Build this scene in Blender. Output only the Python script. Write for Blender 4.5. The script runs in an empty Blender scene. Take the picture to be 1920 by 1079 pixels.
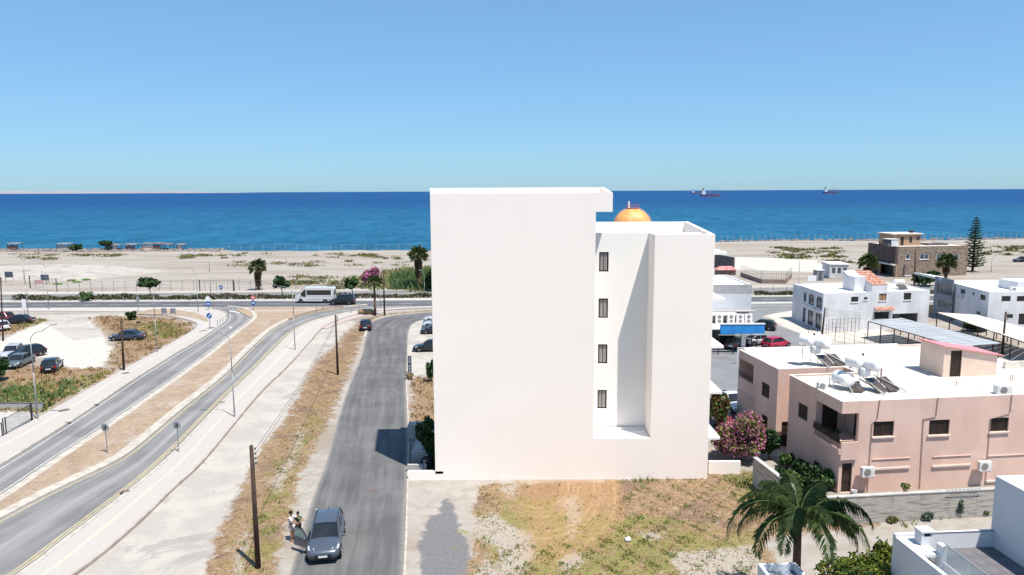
import bpy, bmesh, math, random
import numpy as np
from mathutils import Vector, Matrix
from mathutils.geometry import tessellate_polygon
random.seed(7); RNG = np.random.default_rng(7)
S = bpy.context.scene
COL = S.collection
R = math.radians

# ------------------------------------------------------------------ camera
F_PX = 1356.0; PITCH = 7.62; ROLL = 0.24; CAMH = 20.0
cam_d = bpy.data.cameras.new('camera'); cam = bpy.data.objects.new('camera', cam_d); COL.objects.link(cam)
cam_d.sensor_width = 36.0; cam_d.lens = F_PX * 36.0 / 1920.0
cam_d.clip_start = 0.1; cam_d.clip_end = 60000
CM = Matrix.Rotation(R(90 - PITCH), 4, 'X') @ Matrix.Rotation(R(-ROLL), 4, 'Z')
cam.matrix_world = Matrix.Translation((0, 0, CAMH)) @ CM
S.camera = cam
# ------------------------------------------------------------------ world, sun, exposure
SUN = Vector((0.27, -0.29, 1.0)).normalized()
w = bpy.data.worlds.new('World'); S.world = w; w.use_nodes = True
nt = w.node_tree
bg = nt.nodes['Background']; sky = nt.nodes.new('ShaderNodeTexSky'); sky.sky_type = 'NISHITA'
sky.sun_disc = False
sky.sun_elevation = math.asin(SUN.z); sky.sun_rotation = math.atan2(SUN.x, SUN.y)
sky.altitude = 0; sky.air_density = 1.0; sky.dust_density = 0.3; sky.ozone_density = 6.0
tint = nt.nodes.new('ShaderNodeMix'); tint.data_type = 'RGBA'; tint.blend_type = 'MULTIPLY'; tint.inputs[0].default_value = 1.0
tint.inputs[7].default_value = (0.775, 1.195, 1.55, 1); gam = nt.nodes.new('ShaderNodeGamma'); gam.inputs[1].default_value = 0.55
nt.links.new(sky.outputs[0], gam.inputs[0]); nt.links.new(gam.outputs[0], tint.inputs[6])
nt.links.new(tint.outputs[2], bg.inputs[0]); bg.inputs[1].default_value = 0.14
sl = bpy.data.lights.new('sun', 'SUN'); sl.energy = 5.0; sl.angle = R(0.53); sl.color = (1.0, 0.93, 0.84)
so = bpy.data.objects.new('sun', sl); COL.objects.link(so)
so.rotation_euler = SUN.to_track_quat('Z', 'Y').to_euler(); so.location = (0, 0, 100)
S.view_settings.view_transform = 'Standard'; S.view_settings.look = 'None'
S.view_settings.exposure = 0.6; S.view_settings.gamma = 1.0; S.view_settings.use_curve_mapping = False

# ------------------------------------------------------------------ survey helpers (photograph pixel -> place)
CAMP = Vector((0, 0, CAMH)); CM3 = CM.to_3x3()
def ray(px, py): return CM3 @ Vector(((px - 960) / F_PX, -(py - 539.5) / F_PX, -1))
def G(px, py, z=0.0):
    d = ray(px, py); t = (z - CAMH) / d.z; p = CAMP + d * t; return Vector((p.x, p.y, z))
def P(px, py, Y):
    d = ray(px, py); return CAMP + d * (Y / d.y)
def onplane(px, py, O, rz):
    """ray against the vertical plane through O along direction rz: (u along, z)"""
    n = Vector((-math.sin(rz), math.cos(rz), 0)); d = ray(px, py)
    t = (Vector((O[0], O[1], 0)) - CAMP).dot(n) / d.dot(n); p = CAMP + d * t
    return ((p.x - O[0]) * math.cos(rz) + (p.y - O[1]) * math.sin(rz), p.z)
def cr(pts, n=6):
    """Catmull-Rom through points"""
    P_ = [Vector(p) for p in pts]; out = []
    for i in range(len(P_) - 1):
        p0 = P_[max(i - 1, 0)]; p1 = P_[i]; p2 = P_[i + 1]; p3 = P_[min(i + 2, len(P_) - 1)]
        for k in range(n):
            t = k / n
            out.append(0.5 * ((2 * p1) + (-p0 + p2) * t + (2 * p0 - 5 * p1 + 4 * p2 - p3) * t * t + (-p0 + 3 * p1 - 3 * p2 + p3) * t ** 3))
    out.append(P_[-1]); return out
def resample(pts, n):
    pts = [Vector(p) for p in pts]; d = [0]
    for a, b in zip(pts, pts[1:]): d.append(d[-1] + (b - a).length)
    out = []; j = 0
    for k in range(n):
        s = d[-1] * k / (n - 1)
        while j < len(d) - 2 and d[j + 1] < s: j += 1
        t = (s - d[j]) / max(d[j + 1] - d[j], 1e-9); out.append(pts[j].lerp(pts[j + 1], min(max(t, 0), 1)))
    return out
def offs(pts, dist):
    """offset a plan polyline to its left by dist"""
    out = []
    for i, p in enumerate(pts):
        a = pts[max(i - 1, 0)]; b = pts[min(i + 1, len(pts) - 1)]; d = (b - a); d.z = 0
        d.normalize(); out.append(Vector((p.x - d.y * dist, p.y + d.x * dist, p.z)))
    return out

# ------------------------------------------------------------------ materials
MATS = {}
def nodes_of(name):
    m = bpy.data.materials.new(name); m.use_nodes = True; nt = m.node_tree
    return m, nt, nt.nodes['Principled BSDF']
def N(nt, typ, **kw):
    n = nt.nodes.new(typ)
    for k, v in kw.items():
        if k.startswith('i_'):
            key = k[2:]; key = int(key) if key.isdigit() else key
            n.inputs[key].default_value = v
        else: setattr(n, k, v)
    return n
def mixc(nt, fac, a, b):
    m = nt.nodes.new('ShaderNodeMix'); m.data_type = 'RGBA'
    for sock, val in ((m.inputs[0], fac), (m.inputs[6], a), (m.inputs[7], b)):
        if isinstance(val, bpy.types.NodeSocket): nt.links.new(val, sock)
        elif isinstance(val, (int, float)): sock.default_value = val
        else: sock.default_value = (*val, 1) if len(val) == 3 else val
    return m.outputs[2]
def math_(nt, op, a, b=None, clamp=False):
    m = nt.nodes.new('ShaderNodeMath'); m.operation = op; m.use_clamp = clamp
    for i, v in enumerate((a, b)):
        if v is None: continue
        if isinstance(v, bpy.types.NodeSocket): nt.links.new(v, m.inputs[i])
        else: m.inputs[i].default_value = v
    return m.outputs[0]
def ramp(nt, fac, lo, hi):
    m = nt.nodes.new('ShaderNodeMapRange'); m.interpolation_type = 'SMOOTHSTEP'
    nt.links.new(fac, m.inputs[0]); m.inputs[1].default_value = lo; m.inputs[2].default_value = hi
    return m.outputs[0]
def noise(nt, vec, scale, detail=5, rough=0.55, dist=0.0):
    n = N(nt, 'ShaderNodeTexNoise'); n.inputs['Scale'].default_value = scale; n.inputs['Detail'].default_value = detail
    n.inputs['Roughness'].default_value = rough; n.inputs['Distortion'].default_value = dist
    if vec is not None: nt.links.new(vec, n.inputs['Vector'])
    return n.outputs['Fac']
def scaled(nt, vec, s):
    m = N(nt, 'ShaderNodeMapping'); nt.links.new(vec, m.inputs['Vector']); m.inputs['Scale'].default_value = s; return m.outputs['Vector']
def bump(nt, bsdf, h, strength, dist=0.02):
    b = N(nt, 'ShaderNodeBump'); b.inputs['Strength'].default_value = strength; b.inputs['Distance'].default_value = dist
    nt.links.new(h, b.inputs['Height']); nt.links.new(b.outputs[0], bsdf.inputs['Normal'])
def pm(name, c1, c2=None, scale=3.0, rough=0.7, metal=0.0, bmp=0.0, spec=0.3, streak=None, lo=0.35, hi=0.65, coat=0.0):
    if name in MATS: return MATS[name]
    m, nt, b = nodes_of(name)
    b.inputs['Roughness'].default_value = rough; b.inputs['Metallic'].default_value = metal
    b.inputs['Specular IOR Level'].default_value = spec; b.inputs['Coat Weight'].default_value = coat
    tc = N(nt, 'ShaderNodeTexCoord').outputs['Object']
    vec = scaled(nt, tc, streak) if streak else tc
    if c2 is None: c2 = tuple(x * 0.88 for x in c1)
    f = noise(nt, vec, scale, 6)
    nt.links.new(mixc(nt, ramp(nt, f, lo, hi), c1, c2), b.inputs['Base Color'])
    if bmp: bump(nt, b, noise(nt, tc, scale * 6, 4), bmp)
    MATS[name] = m; return m
def leafmat(name, a, b_, c=None, rough=0.6):
    m, nt, b = nodes_of(name)
    g = N(nt, 'ShaderNodeNewGeometry'); tc = N(nt, 'ShaderNodeTexCoord')
    c0 = mixc(nt, g.outputs['Random Per Island'], a, b_)
    if c: c0 = mixc(nt, ramp(nt, noise(nt, tc.outputs['Object'], 0.9, 3), 0.45, 0.62), c0, c)
    nt.links.new(c0, b.inputs['Base Color']); b.inputs['Roughness'].default_value = rough
    b.inputs['Specular IOR Level'].default_value = 0.2
    MATS[name] = m; return m

white_render = pm('white_render', (0.92, 0.825, 0.745), (0.905, 0.81, 0.73), 0.25, 0.85, bmp=0.04)
white_warm = pm('white_warm_render', (0.86, 0.82, 0.77), (0.84, 0.80, 0.75), 0.3, 0.85, bmp=0.04)
white_wash = pm('whitewash', (0.66, 0.66, 0.67), (0.55, 0.55, 0.56), 0.6, 0.85, bmp=0.06, streak=(1, 1, 0.5))
white_roofm = pm('white_roof_coating', (0.78, 0.765, 0.74), (0.63, 0.60, 0.56), 0.45, 0.8, bmp=0.06, lo=0.45, hi=0.75)
cream_roof = pm('cream_roof_coating', (0.614, 0.567, 0.512), (0.409, 0.372, 0.330), 0.7, 0.85, bmp=0.05, lo=0.48, hi=0.72)
pink_render = pm('pink_render', (0.67, 0.475, 0.395), (0.59, 0.41, 0.34), 0.5, 0.9, bmp=0.08, streak=(1, 1, 0.6))
pink_trim = pm('pink_trim', (0.66, 0.52, 0.46), None, 1, 0.85)
grey_conc = pm('board_marked_concrete', (0.40, 0.37, 0.335), (0.20, 0.185, 0.17), 3.4, 0.92, bmp=0.3, streak=(0.35, 0.35, 3.2), lo=0.42, hi=0.72)
conc_white = pm('pale_concrete', (0.43, 0.42, 0.40), (0.36, 0.345, 0.33), 1.5, 0.9, bmp=0.1)
wall_dark = pm('dark_wall', (0.13, 0.12, 0.12), (0.08, 0.075, 0.08), 1.0, 0.9)
brown_door = pm('brown_shutter', (0.045, 0.028, 0.022), (0.03, 0.02, 0.016), 3, 0.6)
dark_frame = pm('dark_frame', (0.035, 0.027, 0.024), None, 3, 0.5)
iron = pm('black_iron', (0.02, 0.018, 0.02), None, 3, 0.5)
rust_iron = pm('rusty_iron', (0.12, 0.07, 0.05), (0.05, 0.035, 0.03), 8, 0.8)
galv = pm('galvanised_steel', (0.30, 0.31, 0.325), (0.23, 0.24, 0.25), 5, 0.5, 0.3)
timber = pm('creosoted_timber', (0.085, 0.052, 0.038), (0.035, 0.022, 0.018), 2.0, 0.9, bmp=0.3, streak=(6, 6, 0.5))
white_metal = pm('white_enamel', (0.80, 0.80, 0.80), (0.72, 0.72, 0.71), 3, 0.35)
tank_white = pm('tank_white', (0.82, 0.82, 0.82), (0.76, 0.76, 0.76), 2, 0.35)
ac_white = pm('ac_casing', (0.72, 0.71, 0.69), None, 3, 0.5)
fan_grey = pm('fan_grille', (0.16, 0.15, 0.145), (0.25, 0.24, 0.23), 20, 0.6)
solar = pm('solar_glass', (0.06, 0.05, 0.045), (0.09, 0.075, 0.065), 2, 0.15, spec=0.5)
glass_dark = pm('dark_glass', (0.012, 0.014, 0.018), (0.02, 0.023, 0.028), 1.0, 0.07, spec=0.6)
glass_blue = pm('tinted_glass', (0.03, 0.055, 0.075), (0.06, 0.10, 0.11), 0.5, 0.06, spec=0.6)
glass_mid = pm('window_glass', (0.05, 0.06, 0.085), (0.08, 0.10, 0.13), 0.7, 0.08, spec=0.6)
curtain_m = pm('curtain', (0.44, 0.40, 0.36), (0.27, 0.24, 0.22), 9, 0.9, streak=(3, 3, 0.05), lo=0.42, hi=0.58)
tyre_m = pm('tyre_rubber', (0.018, 0.018, 0.019), None, 5, 0.85)
rim_m = pm('alloy_rim', (0.50, 0.50, 0.52), (0.35, 0.35, 0.37), 10, 0.3, 0.7)
lamp_clear = pm('headlamp', (0.70, 0.72, 0.75), (0.4, 0.42, 0.45), 12, 0.1, spec=0.6)
lamp_red = pm('tail_lamp', (0.35, 0.02, 0.02), None, 12, 0.2)
plate_m = pm('plate_white', (0.70, 0.70, 0.68), None, 5, 0.5)
trim_black = pm('black_trim', (0.015, 0.015, 0.016), None, 5, 0.55)
terracotta = pm('terracotta', (0.36, 0.13, 0.08), (0.55, 0.36, 0.28), 3.0, 0.85, bmp=0.1)
pink_sheet = pm('pink_roof_sheet', (0.62, 0.24, 0.26), (0.55, 0.20, 0.22), 1.5, 0.6)
ply = pm('plywood', (0.36, 0.22, 0.12), (0.28, 0.17, 0.09), 2, 0.8)
tan_wall = pm('tan_render', (0.40, 0.27, 0.17), (0.33, 0.22, 0.15), 1.0, 0.9)
blue_fabric = pm('blue_awning', (0.01, 0.16, 0.42), (0.01, 0.13, 0.36), 1.2, 0.6)
sign_blue = pm('sign_blue', (0.01, 0.10, 0.38), None, 3, 0.4)
sign_white = pm('sign_white', (0.78, 0.78, 0.78), None, 3, 0.4)
sign_red = pm('sign_red', (0.55, 0.06, 0.06), None, 3, 0.4)
sheet_blue = pm('pale_blue_sheet', (0.36, 0.385, 0.40), (0.30, 0.325, 0.345), 0.8, 0.55, streak=(1, 0.15, 1))
sheet_cream = pm('cream_sheet', (0.72, 0.68, 0.60), (0.62, 0.58, 0.52), 0.7, 0.6)
dark_roof = pm('dark_membrane', (0.20, 0.24, 0.30), (0.07, 0.08, 0.11), 4, 0.9, lo=0.45, hi=0.55)
grey_tile = pm('grey_tile', (0.15, 0.145, 0.155), (0.12, 0.115, 0.125), 2, 0.7)
skin_m = pm('skin', (0.30, 0.16, 0.10), None, 4, 0.6)
hair_m = pm('hair', (0.012, 0.009, 0.008), None, 4, 0.6)
cloth_white = pm('light_grey_cotton', (0.55, 0.53, 0.55), None, 6, 0.9)
cloth_green = pm('green_cotton', (0.02, 0.12, 0.06), None, 6, 0.9)
cloth_dark = pm('dark_cotton', (0.02, 0.022, 0.03), None, 6, 0.9)
bark = pm('bark', (0.16, 0.11, 0.08), (0.07, 0.05, 0.04), 4, 0.95, bmp=0.4)
palmbark = pm('palm_trunk', (0.14, 0.085, 0.06), (0.05, 0.032, 0.025), 6, 0.95, bmp=0.5, streak=(1, 1, 3))
rockm = pm('rock', (0.22, 0.19, 0.17), (0.10, 0.085, 0.08), 1.0, 0.9, bmp=0.3)
shed_m = pm('shed_board', (0.16, 0.10, 0.09), (0.24, 0.17, 0.15), 1.0, 0.9)
yellow_m = pm('yellow_paint', (0.55, 0.36, 0.05), None, 3, 0.6)
leaf_dark = leafmat('leaf_dark_green', (0.015, 0.035, 0.012), (0.04, 0.085, 0.025))
leaf_mid = leafmat('leaf_mid_green', (0.03, 0.07, 0.02), (0.09, 0.15, 0.04))
leaf_olive = leafmat('leaf_olive', (0.08, 0.09, 0.03), (0.17, 0.16, 0.05))
leaf_yellow = leafmat('leaf_yellow_green', (0.05, 0.09, 0.015), (0.16, 0.17, 0.02), (0.02, 0.05, 0.012))
leaf_red = leafmat('leaf_russet', (0.22, 0.07, 0.04), (0.10, 0.11, 0.03))
leaf_dead = leafmat('dead_frond', (0.16, 0.11, 0.06), (0.30, 0.22, 0.12))
leaf_blue = leafmat('leaf_dusty_green', (0.05, 0.08, 0.06), (0.09, 0.13, 0.09))
frond_m = leafmat('frond_green', (0.022, 0.048, 0.016), (0.11, 0.155, 0.05))
flower_pink = leafmat('pink_blossom', (0.38, 0.06, 0.19), (0.52, 0.20, 0.34))
flower_lilac = leafmat('lilac_blossom', (0.25, 0.14, 0.40), (0.45, 0.32, 0.55))
grass_dry = leafmat('dry_grass_blades', (0.286, 0.190, 0.088), (0.354, 0.265, 0.136), (0.204, 0.129, 0.061), 0.9)
grass_green = leafmat('green_grass_blades', (0.09, 0.14, 0.025), (0.17, 0.21, 0.05), (0.20, 0.19, 0.06), 0.9)
reed_m = leafmat('reed_green', (0.05, 0.10, 0.03), (0.12, 0.19, 0.06))

# ------------------------------------------------------------------ mesh builder
class MB:
    def __init__(s): s.v = []; s.f = []
    def add(s, vs, fs):
        k = len(s.v); s.v.extend([tuple(v) for v in vs]); s.f.extend([tuple(i + k for i in f) for f in fs]); return s
    def box(s, x0, x1, y0, y1, z0, z1):
        return s.add([(x0, y0, z0), (x1, y0, z0), (x1, y1, z0), (x0, y1, z0), (x0, y0, z1), (x1, y0, z1), (x1, y1, z1), (x0, y1, z1)],
                     [(0, 3, 2, 1), (4, 5, 6, 7), (0, 1, 5, 4), (1, 2, 6, 5), (2, 3, 7, 6), (3, 0, 4, 7)])
    def hexa(s, p):   # 8 points: bottom 4 ccw, top 4 ccw
        return s.add(p, [(0, 3, 2, 1), (4, 5, 6, 7), (0, 1, 5, 4), (1, 2, 6, 5), (2, 3, 7, 6), (3, 0, 4, 7)])
    def obox(s, c, sx, sy, sz, rz=0, base=True):
        co, si = math.cos(rz), math.sin(rz); z0 = c[2] if base else c[2] - sz / 2
        pts = [(c[0] + a * co - b * si, c[1] + a * si + b * co) for a, b in ((-sx/2, -sy/2), (sx/2, -sy/2), (sx/2, sy/2), (-sx/2, sy/2))]
        return s.hexa([(x, y, z0) for x, y in pts] + [(x, y, z0 + sz) for x, y in pts])
    def prism(s, poly, z0, z1, z1f=None):
        n = len(poly); a = sum(poly[i][0] * poly[(i+1) % n][1] - poly[(i+1) % n][0] * poly[i][1] for i in range(n))
        if a < 0: poly = poly[::-1]
        vs = [(p[0], p[1], z0) for p in poly] + [(p[0], p[1], z1) for p in poly]
        tri = tessellate_polygon([[Vector((p[0], p[1], 0)) for p in poly]])
        fs = []
        for t in tri:
            A, B, C = [Vector(poly[i][:2]) for i in t]
            if (B - A).cross(C - A) < 0: t = t[::-1]
            fs.append(tuple(i + n for i in t)); fs.append(tuple(reversed(t)))
        fs += [(i, (i + 1) % n, (i + 1) % n + n, i + n) for i in range(n)]
        return s.add(vs, fs)
    def sideprism(s, prof, x0, x1, axis='x'):
        """profile in (y,z) extruded along x (or (x,z) along y)"""
        n = len(prof)
        mk = (lambda p, t: (t, p[0], p[1])) if axis == 'x' else (lambda p, t: (p[0], t, p[1]))
        vs = [mk(p, x0) for p in prof] + [mk(p, x1) for p in prof]
        tri = tessellate_polygon([[Vector((p[0], p[1], 0)) for p in prof]])
        fs = [tuple(t) for t in tri] + [tuple(i + n for i in reversed(t)) for t in tri]
        fs += [(i, (i + 1) % n, (i + 1) % n + n, i + n) for i in range(n)]
        return s.add(vs, fs)
    def tube(s, p0, p1, r0, r1=None, n=6):
        r1 = r0 if r1 is None else r1; p0, p1 = Vector(p0), Vector(p1); d = (p1 - p0)
        if d.length < 1e-6: return s
        d.normalize(); u = d.orthogonal().normalized(); w_ = d.cross(u)
        vs = []
        for p, r in ((p0, r0), (p1, r1)):
            for k in range(n):
                a = 2 * math.pi * k / n; vs.append(p + (u * math.cos(a) + w_ * math.sin(a)) * r)
        fs = [(k, (k + 1) % n, (k + 1) % n + n, k + n) for k in range(n)] + [tuple(range(n - 1, -1, -1)), tuple(range(n, 2 * n))]
        return s.add(vs, fs)
    def path(s, pts, r, n=5):
        rs = r if isinstance(r, (list, tuple)) else [r] * len(pts)
        for i in range(len(pts) - 1): s.tube(pts[i], pts[i + 1], rs[i], rs[i + 1], n)
        return s
    def lathe(s, prof, c=(0, 0, 0), n=16):
        k = len(prof); vs = []
        for i in range(n):
            a = 2 * math.pi * i / n
            for r, z in prof: vs.append((c[0] + r * math.cos(a), c[1] + r * math.sin(a), c[2] + z))
        fs = []
        for i in range(n):
            j = (i + 1) % n
            for q in range(k - 1): fs.append((i * k + q, j * k + q, j * k + q + 1, i * k + q + 1))
        return s.add(vs, fs)
    def ell(s, c, r, nu=12, nv=8):
        prof = [(math.sin(math.pi * q / nv), -math.cos(math.pi * q / nv)) for q in range(nv + 1)]
        vs = []; fs = []
        for i in range(nu):
            a = 2 * math.pi * i / nu
            for pr, pz in prof: vs.append((c[0] + r[0] * pr * math.cos(a), c[1] + r[1] * pr * math.sin(a), c[2] + r[2] * pz))
        k = nv + 1
        for i in range(nu):
            j = (i + 1) % nu
            for q in range(nv): fs.append((i * k + q, j * k + q, j * k + q + 1, i * k + q + 1))
        return s.add(vs, fs)
    def wall(s, L, T, z0, z1, holes=()):
        """wall along +x of length L, outer face at y=0, thickness T to +y, with openings (u0,u1,za,zb)"""
        zs = sorted(set([z0, z1] + [min(max(h[i], z0), z1) for h in holes for i in (2, 3)]))
        for a, b in zip(zs, zs[1:]):
            if b - a < 1e-5: continue
            zc = (a + b) / 2; cuts = sorted([(max(h[0], 0), min(h[1], L)) for h in holes if h[2] < zc < h[3]]); x = 0
            for c0, c1 in cuts:
                if c0 - x > 1e-4: s.box(x, c0, 0, T, a, b)
                x = max(x, c1)
            if L - x > 1e-4: s.box(x, L, 0, T, a, b)
        return s
    def move(s, loc=(0, 0, 0), rz=0):
        co, si = math.cos(rz), math.sin(rz)
        s.v = [(x * co - y * si + loc[0], x * si + y * co + loc[1], z + loc[2]) for x, y, z in s.v]; return s
    def join(s, o): return s.add(o.v, o.f)
    def build(s, name, mat, parent=None, smooth=False, bevel=0, label=None):
        me = bpy.data.meshes.new(name); me.from_pydata(s.v, [], s.f); me.update()
        if smooth: me.shade_smooth()
        return link(name, me, mat, parent, bevel, label)
def link(name, me, mat, parent=None, bevel=0, label=None):
    if mat is not None and not me.materials: me.materials.append(mat)
    o = bpy.data.objects.new(name, me); COL.objects.link(o)
    if parent: o.parent = parent
    if label: o['label'] = label
    if bevel:
        b = o.modifiers.new('bevel', 'BEVEL'); b.width = bevel; b.segments = 2; b.limit_method = 'ANGLE'
    return o
def fast(name, V, Q, mat, parent=None):
    """V (n,3) array, Q (m,k) faces array"""
    me = bpy.data.meshes.new(name); k = Q.shape[1]
    me.vertices.add(len(V)); me.vertices.foreach_set('co', np.ascontiguousarray(V, dtype=np.float32).ravel())
    me.loops.add(Q.size); me.loops.foreach_set('vertex_index', Q.astype(np.int32).ravel())
    me.polygons.add(len(Q)); me.polygons.foreach_set('loop_start', np.arange(0, Q.size, k, dtype=np.int32))
    me.polygons.foreach_set('loop_total', np.full(len(Q), k, dtype=np.int32)); me.update(calc_edges=True)
    return link(name, me, mat, parent)
def thing(name, label, cat, loc=(0, 0, 0), rz=0, group=None):
    o = bpy.data.objects.new(name, None); COL.objects.link(o); o.empty_display_size = 0.3
    o.location = loc; o.rotation_euler = (0, 0, rz); o['label'] = label; o['category'] = cat
    if group: o['group'] = group
    return o
def tag(o, label, cat, group=None):
    o['label'] = label; o['category'] = cat
    if group: o['group'] = group
    return o
def struct(o, label=None):
    o['kind'] = 'structure'
    if label: o['label'] = label
    return o
def stuff(o, label=None, cat=None):
    o['kind'] = 'stuff'
    if label: o['label'] = label
    if cat: o['category'] = cat
    return o
def kids(o): return [c for c in bpy.data.objects if c.parent is o]
KID = {}
def copy_tree(o, parent=None):
    if o.name not in KID: KID[o.name] = kids(o)
    c = o.copy(); COL.objects.link(c); c.parent = parent
    KID[c.name] = []
    for ch in KID[o.name]: KID[c.name].append(copy_tree(ch, c))
    return c
def put(o, loc, rz=None, label=None, group=None, scale=None):
    o.location = loc
    if rz is not None: o.rotation_euler = (0, 0, rz)
    if label: o['label'] = label
    if group: o['group'] = group
    if scale: o.scale = scale if isinstance(scale, (tuple, list)) else (scale,) * 3
    return o

# ------------------------------------------------------------------ leaves
def leafquads(C, size, elong=1.6, droop=None):
    n = len(C); d = RNG.normal(size=(n, 3)); d /= np.linalg.norm(d, axis=1)[:, None]
    if droop is not None: d[:, 2] += droop; d /= np.linalg.norm(d, axis=1)[:, None]
    e = np.cross(d, RNG.normal(size=(n, 3))); e /= np.linalg.norm(e, axis=1)[:, None]
    s = size * RNG.uniform(0.6, 1.3, size=(n, 1))
    V = np.stack([C - d * s * elong, C + e * s, C + d * s * elong, C - e * s], 1).reshape(-1, 3)
    return V, np.arange(4 * n).reshape(n, 4)
def cloud(blobs, n, size, name, mat, parent, elong=1.5, shell=0.45, clump=0.0):
    """leaves through several ellipsoids (cx,cy,cz,rx,ry,rz)"""
    vol = np.array([b[3] * b[4] * b[5] for b in blobs]) ** 0.75; vol /= vol.sum(); Cs = []
    for b, f in zip(blobs, vol):
        m = max(int(n * f), 6); d = RNG.normal(size=(m, 3)); d /= np.linalg.norm(d, axis=1)[:, None]
        r = RNG.uniform(shell, 1.0, size=(m, 1)) ** 0.6
        r *= 1 + 0.22 * np.sin(d[:, :1] * 7 + b[0]) * np.cos(d[:, 1:2] * 6 + b[1]) + RNG.normal(size=(m, 1)) * 0.05
        Cs.append(np.array(b[:3]) + d * r * np.array(b[3:6]))
    V, Q = leafquads(np.concatenate(Cs), size, elong); return fast(name, V, Q, mat, parent)
def blobs_in(rx, ry, rz, cz, k, seed, f=0.5):
    r = random.Random(seed); out = [(0, 0, cz, rx * 0.6, ry * 0.6, rz * 0.6)]
    for i in range(k):
        a = 2 * math.pi * (i + r.random() * 0.6) / k; e = r.uniform(-0.5, 0.8); q = f * r.uniform(0.75, 1.15)
        out.append((math.cos(a) * rx * (1 - q * 0.8), math.sin(a) * ry * (1 - q * 0.8), cz + e * rz * 0.75, rx * q, ry * q, rz * q))
    return out
# ================================================================== THE SETTING
# survey lines of the road edges (photograph pixels, turned into places on the ground)
CL = [(-330,1080),(-160,975),(0,875),(129,795),(243,719),(292,688),(330,664),(370,641),(405,617),(424,603),(427,592),(412,583.5),(385,578)]
CR = [(-330,1140),(-160,1030),(0,932),(106,860),(227,780),(330,708),(383,670),(425,636),(462,608),(474,596),(470,586),(455,579.5),(425,575.5)]
BL = [(-300,1130),(-100,1025),(0,975),(76,935),(133,907),(190,880),(224,863),(265,833),(341,769),(417,708),(470,655),(512,618),(550,598),(590,586),(637,577.5),(690,573)]
BR = [(-170,1210),(34,1079),(114,1019),(243,920),(322,852),(417,753),(482,690),(525,645),(552,621),(585,604),(632,591),(675,583.5),(740,578.5),(830,575)]
PCO = [(-330,1000),(-160,905),(0,822),(72,785),(227,697),(295,660),(350,628),(370,614),(364,605),(335,597),(300,591),(262,587)]
GO = [(-20,1180),(140,1079),(243,996),(322,920),(379,867),(480,746),(537,690),(580,642),(607,614),(645,598),(690,587),(745,581.5),(830,578)]
SL = [(480,1250),(542,1079),(578,958),(612,867),(631,795),(658,715),(677,670),(684,640),(693,612),(705,601),(735,593),(775,589),(820,586),(900,583)]
SR = [(740,1250),(756,1079),(763,897),(764,795),(761,727),(763,690),(764,645),(767,620),(778,605),(815,597.5),(900,593)]
def W(pts, z=0.0, n=5): return [G(p.x, p.y, z) for p in cr([Vector((a, b)) for a, b in pts], n)]
def strip(name, A, B, z, h, mat, n=60, uvw=True):
    """ribbon between world polylines A (left) and B (right); top at z, skirts h deep; UV = metres along, 0..1 across"""
    A = resample(A, n); B = resample(B, n)
    m = 5; vs = []; fs = []; uv = []
    d = 0
    for i in range(n):
        if i: d += ((A[i] + B[i]) / 2 - (A[i-1] + B[i-1]) / 2).length
        for k in range(m):
            t = k / (m - 1); p = A[i].lerp(B[i], t); vs.append((p.x, p.y, z)); uv.append((d, t))
    for i in range(n - 1):
        for k in range(m - 1): fs.append((i*m+k, i*m+k+1, (i+1)*m+k+1, (i+1)*m+k))
    if h:
        k0 = len(vs)
        for i in range(n):
            for t, p in ((0, A[i]), (1, B[i])): vs.append((p.x, p.y, z - h)); uv.append((uv[i*m][0], t))
        for i in range(n - 1):
            fs.append((k0+2*i, i*m, (i+1)*m, k0+2*i+2)); fs.append((i*m+m-1, k0+2*i+1, k0+2*i+3, (i+1)*m+m-1))
        fs.append((k0, k0+1, m-1, 0)); fs.append((k0+2*n-2, (n-1)*m, n*m-1, k0+2*n-1))
    me = bpy.data.meshes.new(name); me.from_pydata(vs, [], fs)
    ul = me.uv_layers.new(name='UVMap')
    for lp in me.loops: ul.data[lp.index].uv = uv[lp.vertex_index]
    me.update()
    bm = bmesh.new(); bm.from_mesh(me); bmesh.ops.recalc_face_normals(bm, faces=bm.faces)
    for f in bm.faces:
        if abs(f.normal.z) > .9 and f.normal.z < 0: f.normal_flip()
    bm.to_mesh(me); bm.free()
    return struct(link(name, me, mat))
def flat(name, pts, z, mat, h=0.0, jitter=0.0, world=False, n=0):
    w_ = [Vector(p) for p in pts] if world else [G(a, b) for a, b in pts]
    if n: w_ = [G(p.x, p.y) for p in cr([Vector((a, b)) for a, b in pts + pts[:1]], n)][:-1]
    mb = MB(); mb.prism([(p.x, p.y) for p in w_], z - max(h, 0.001), z)
    return struct(mb.build(name, mat))

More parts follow.
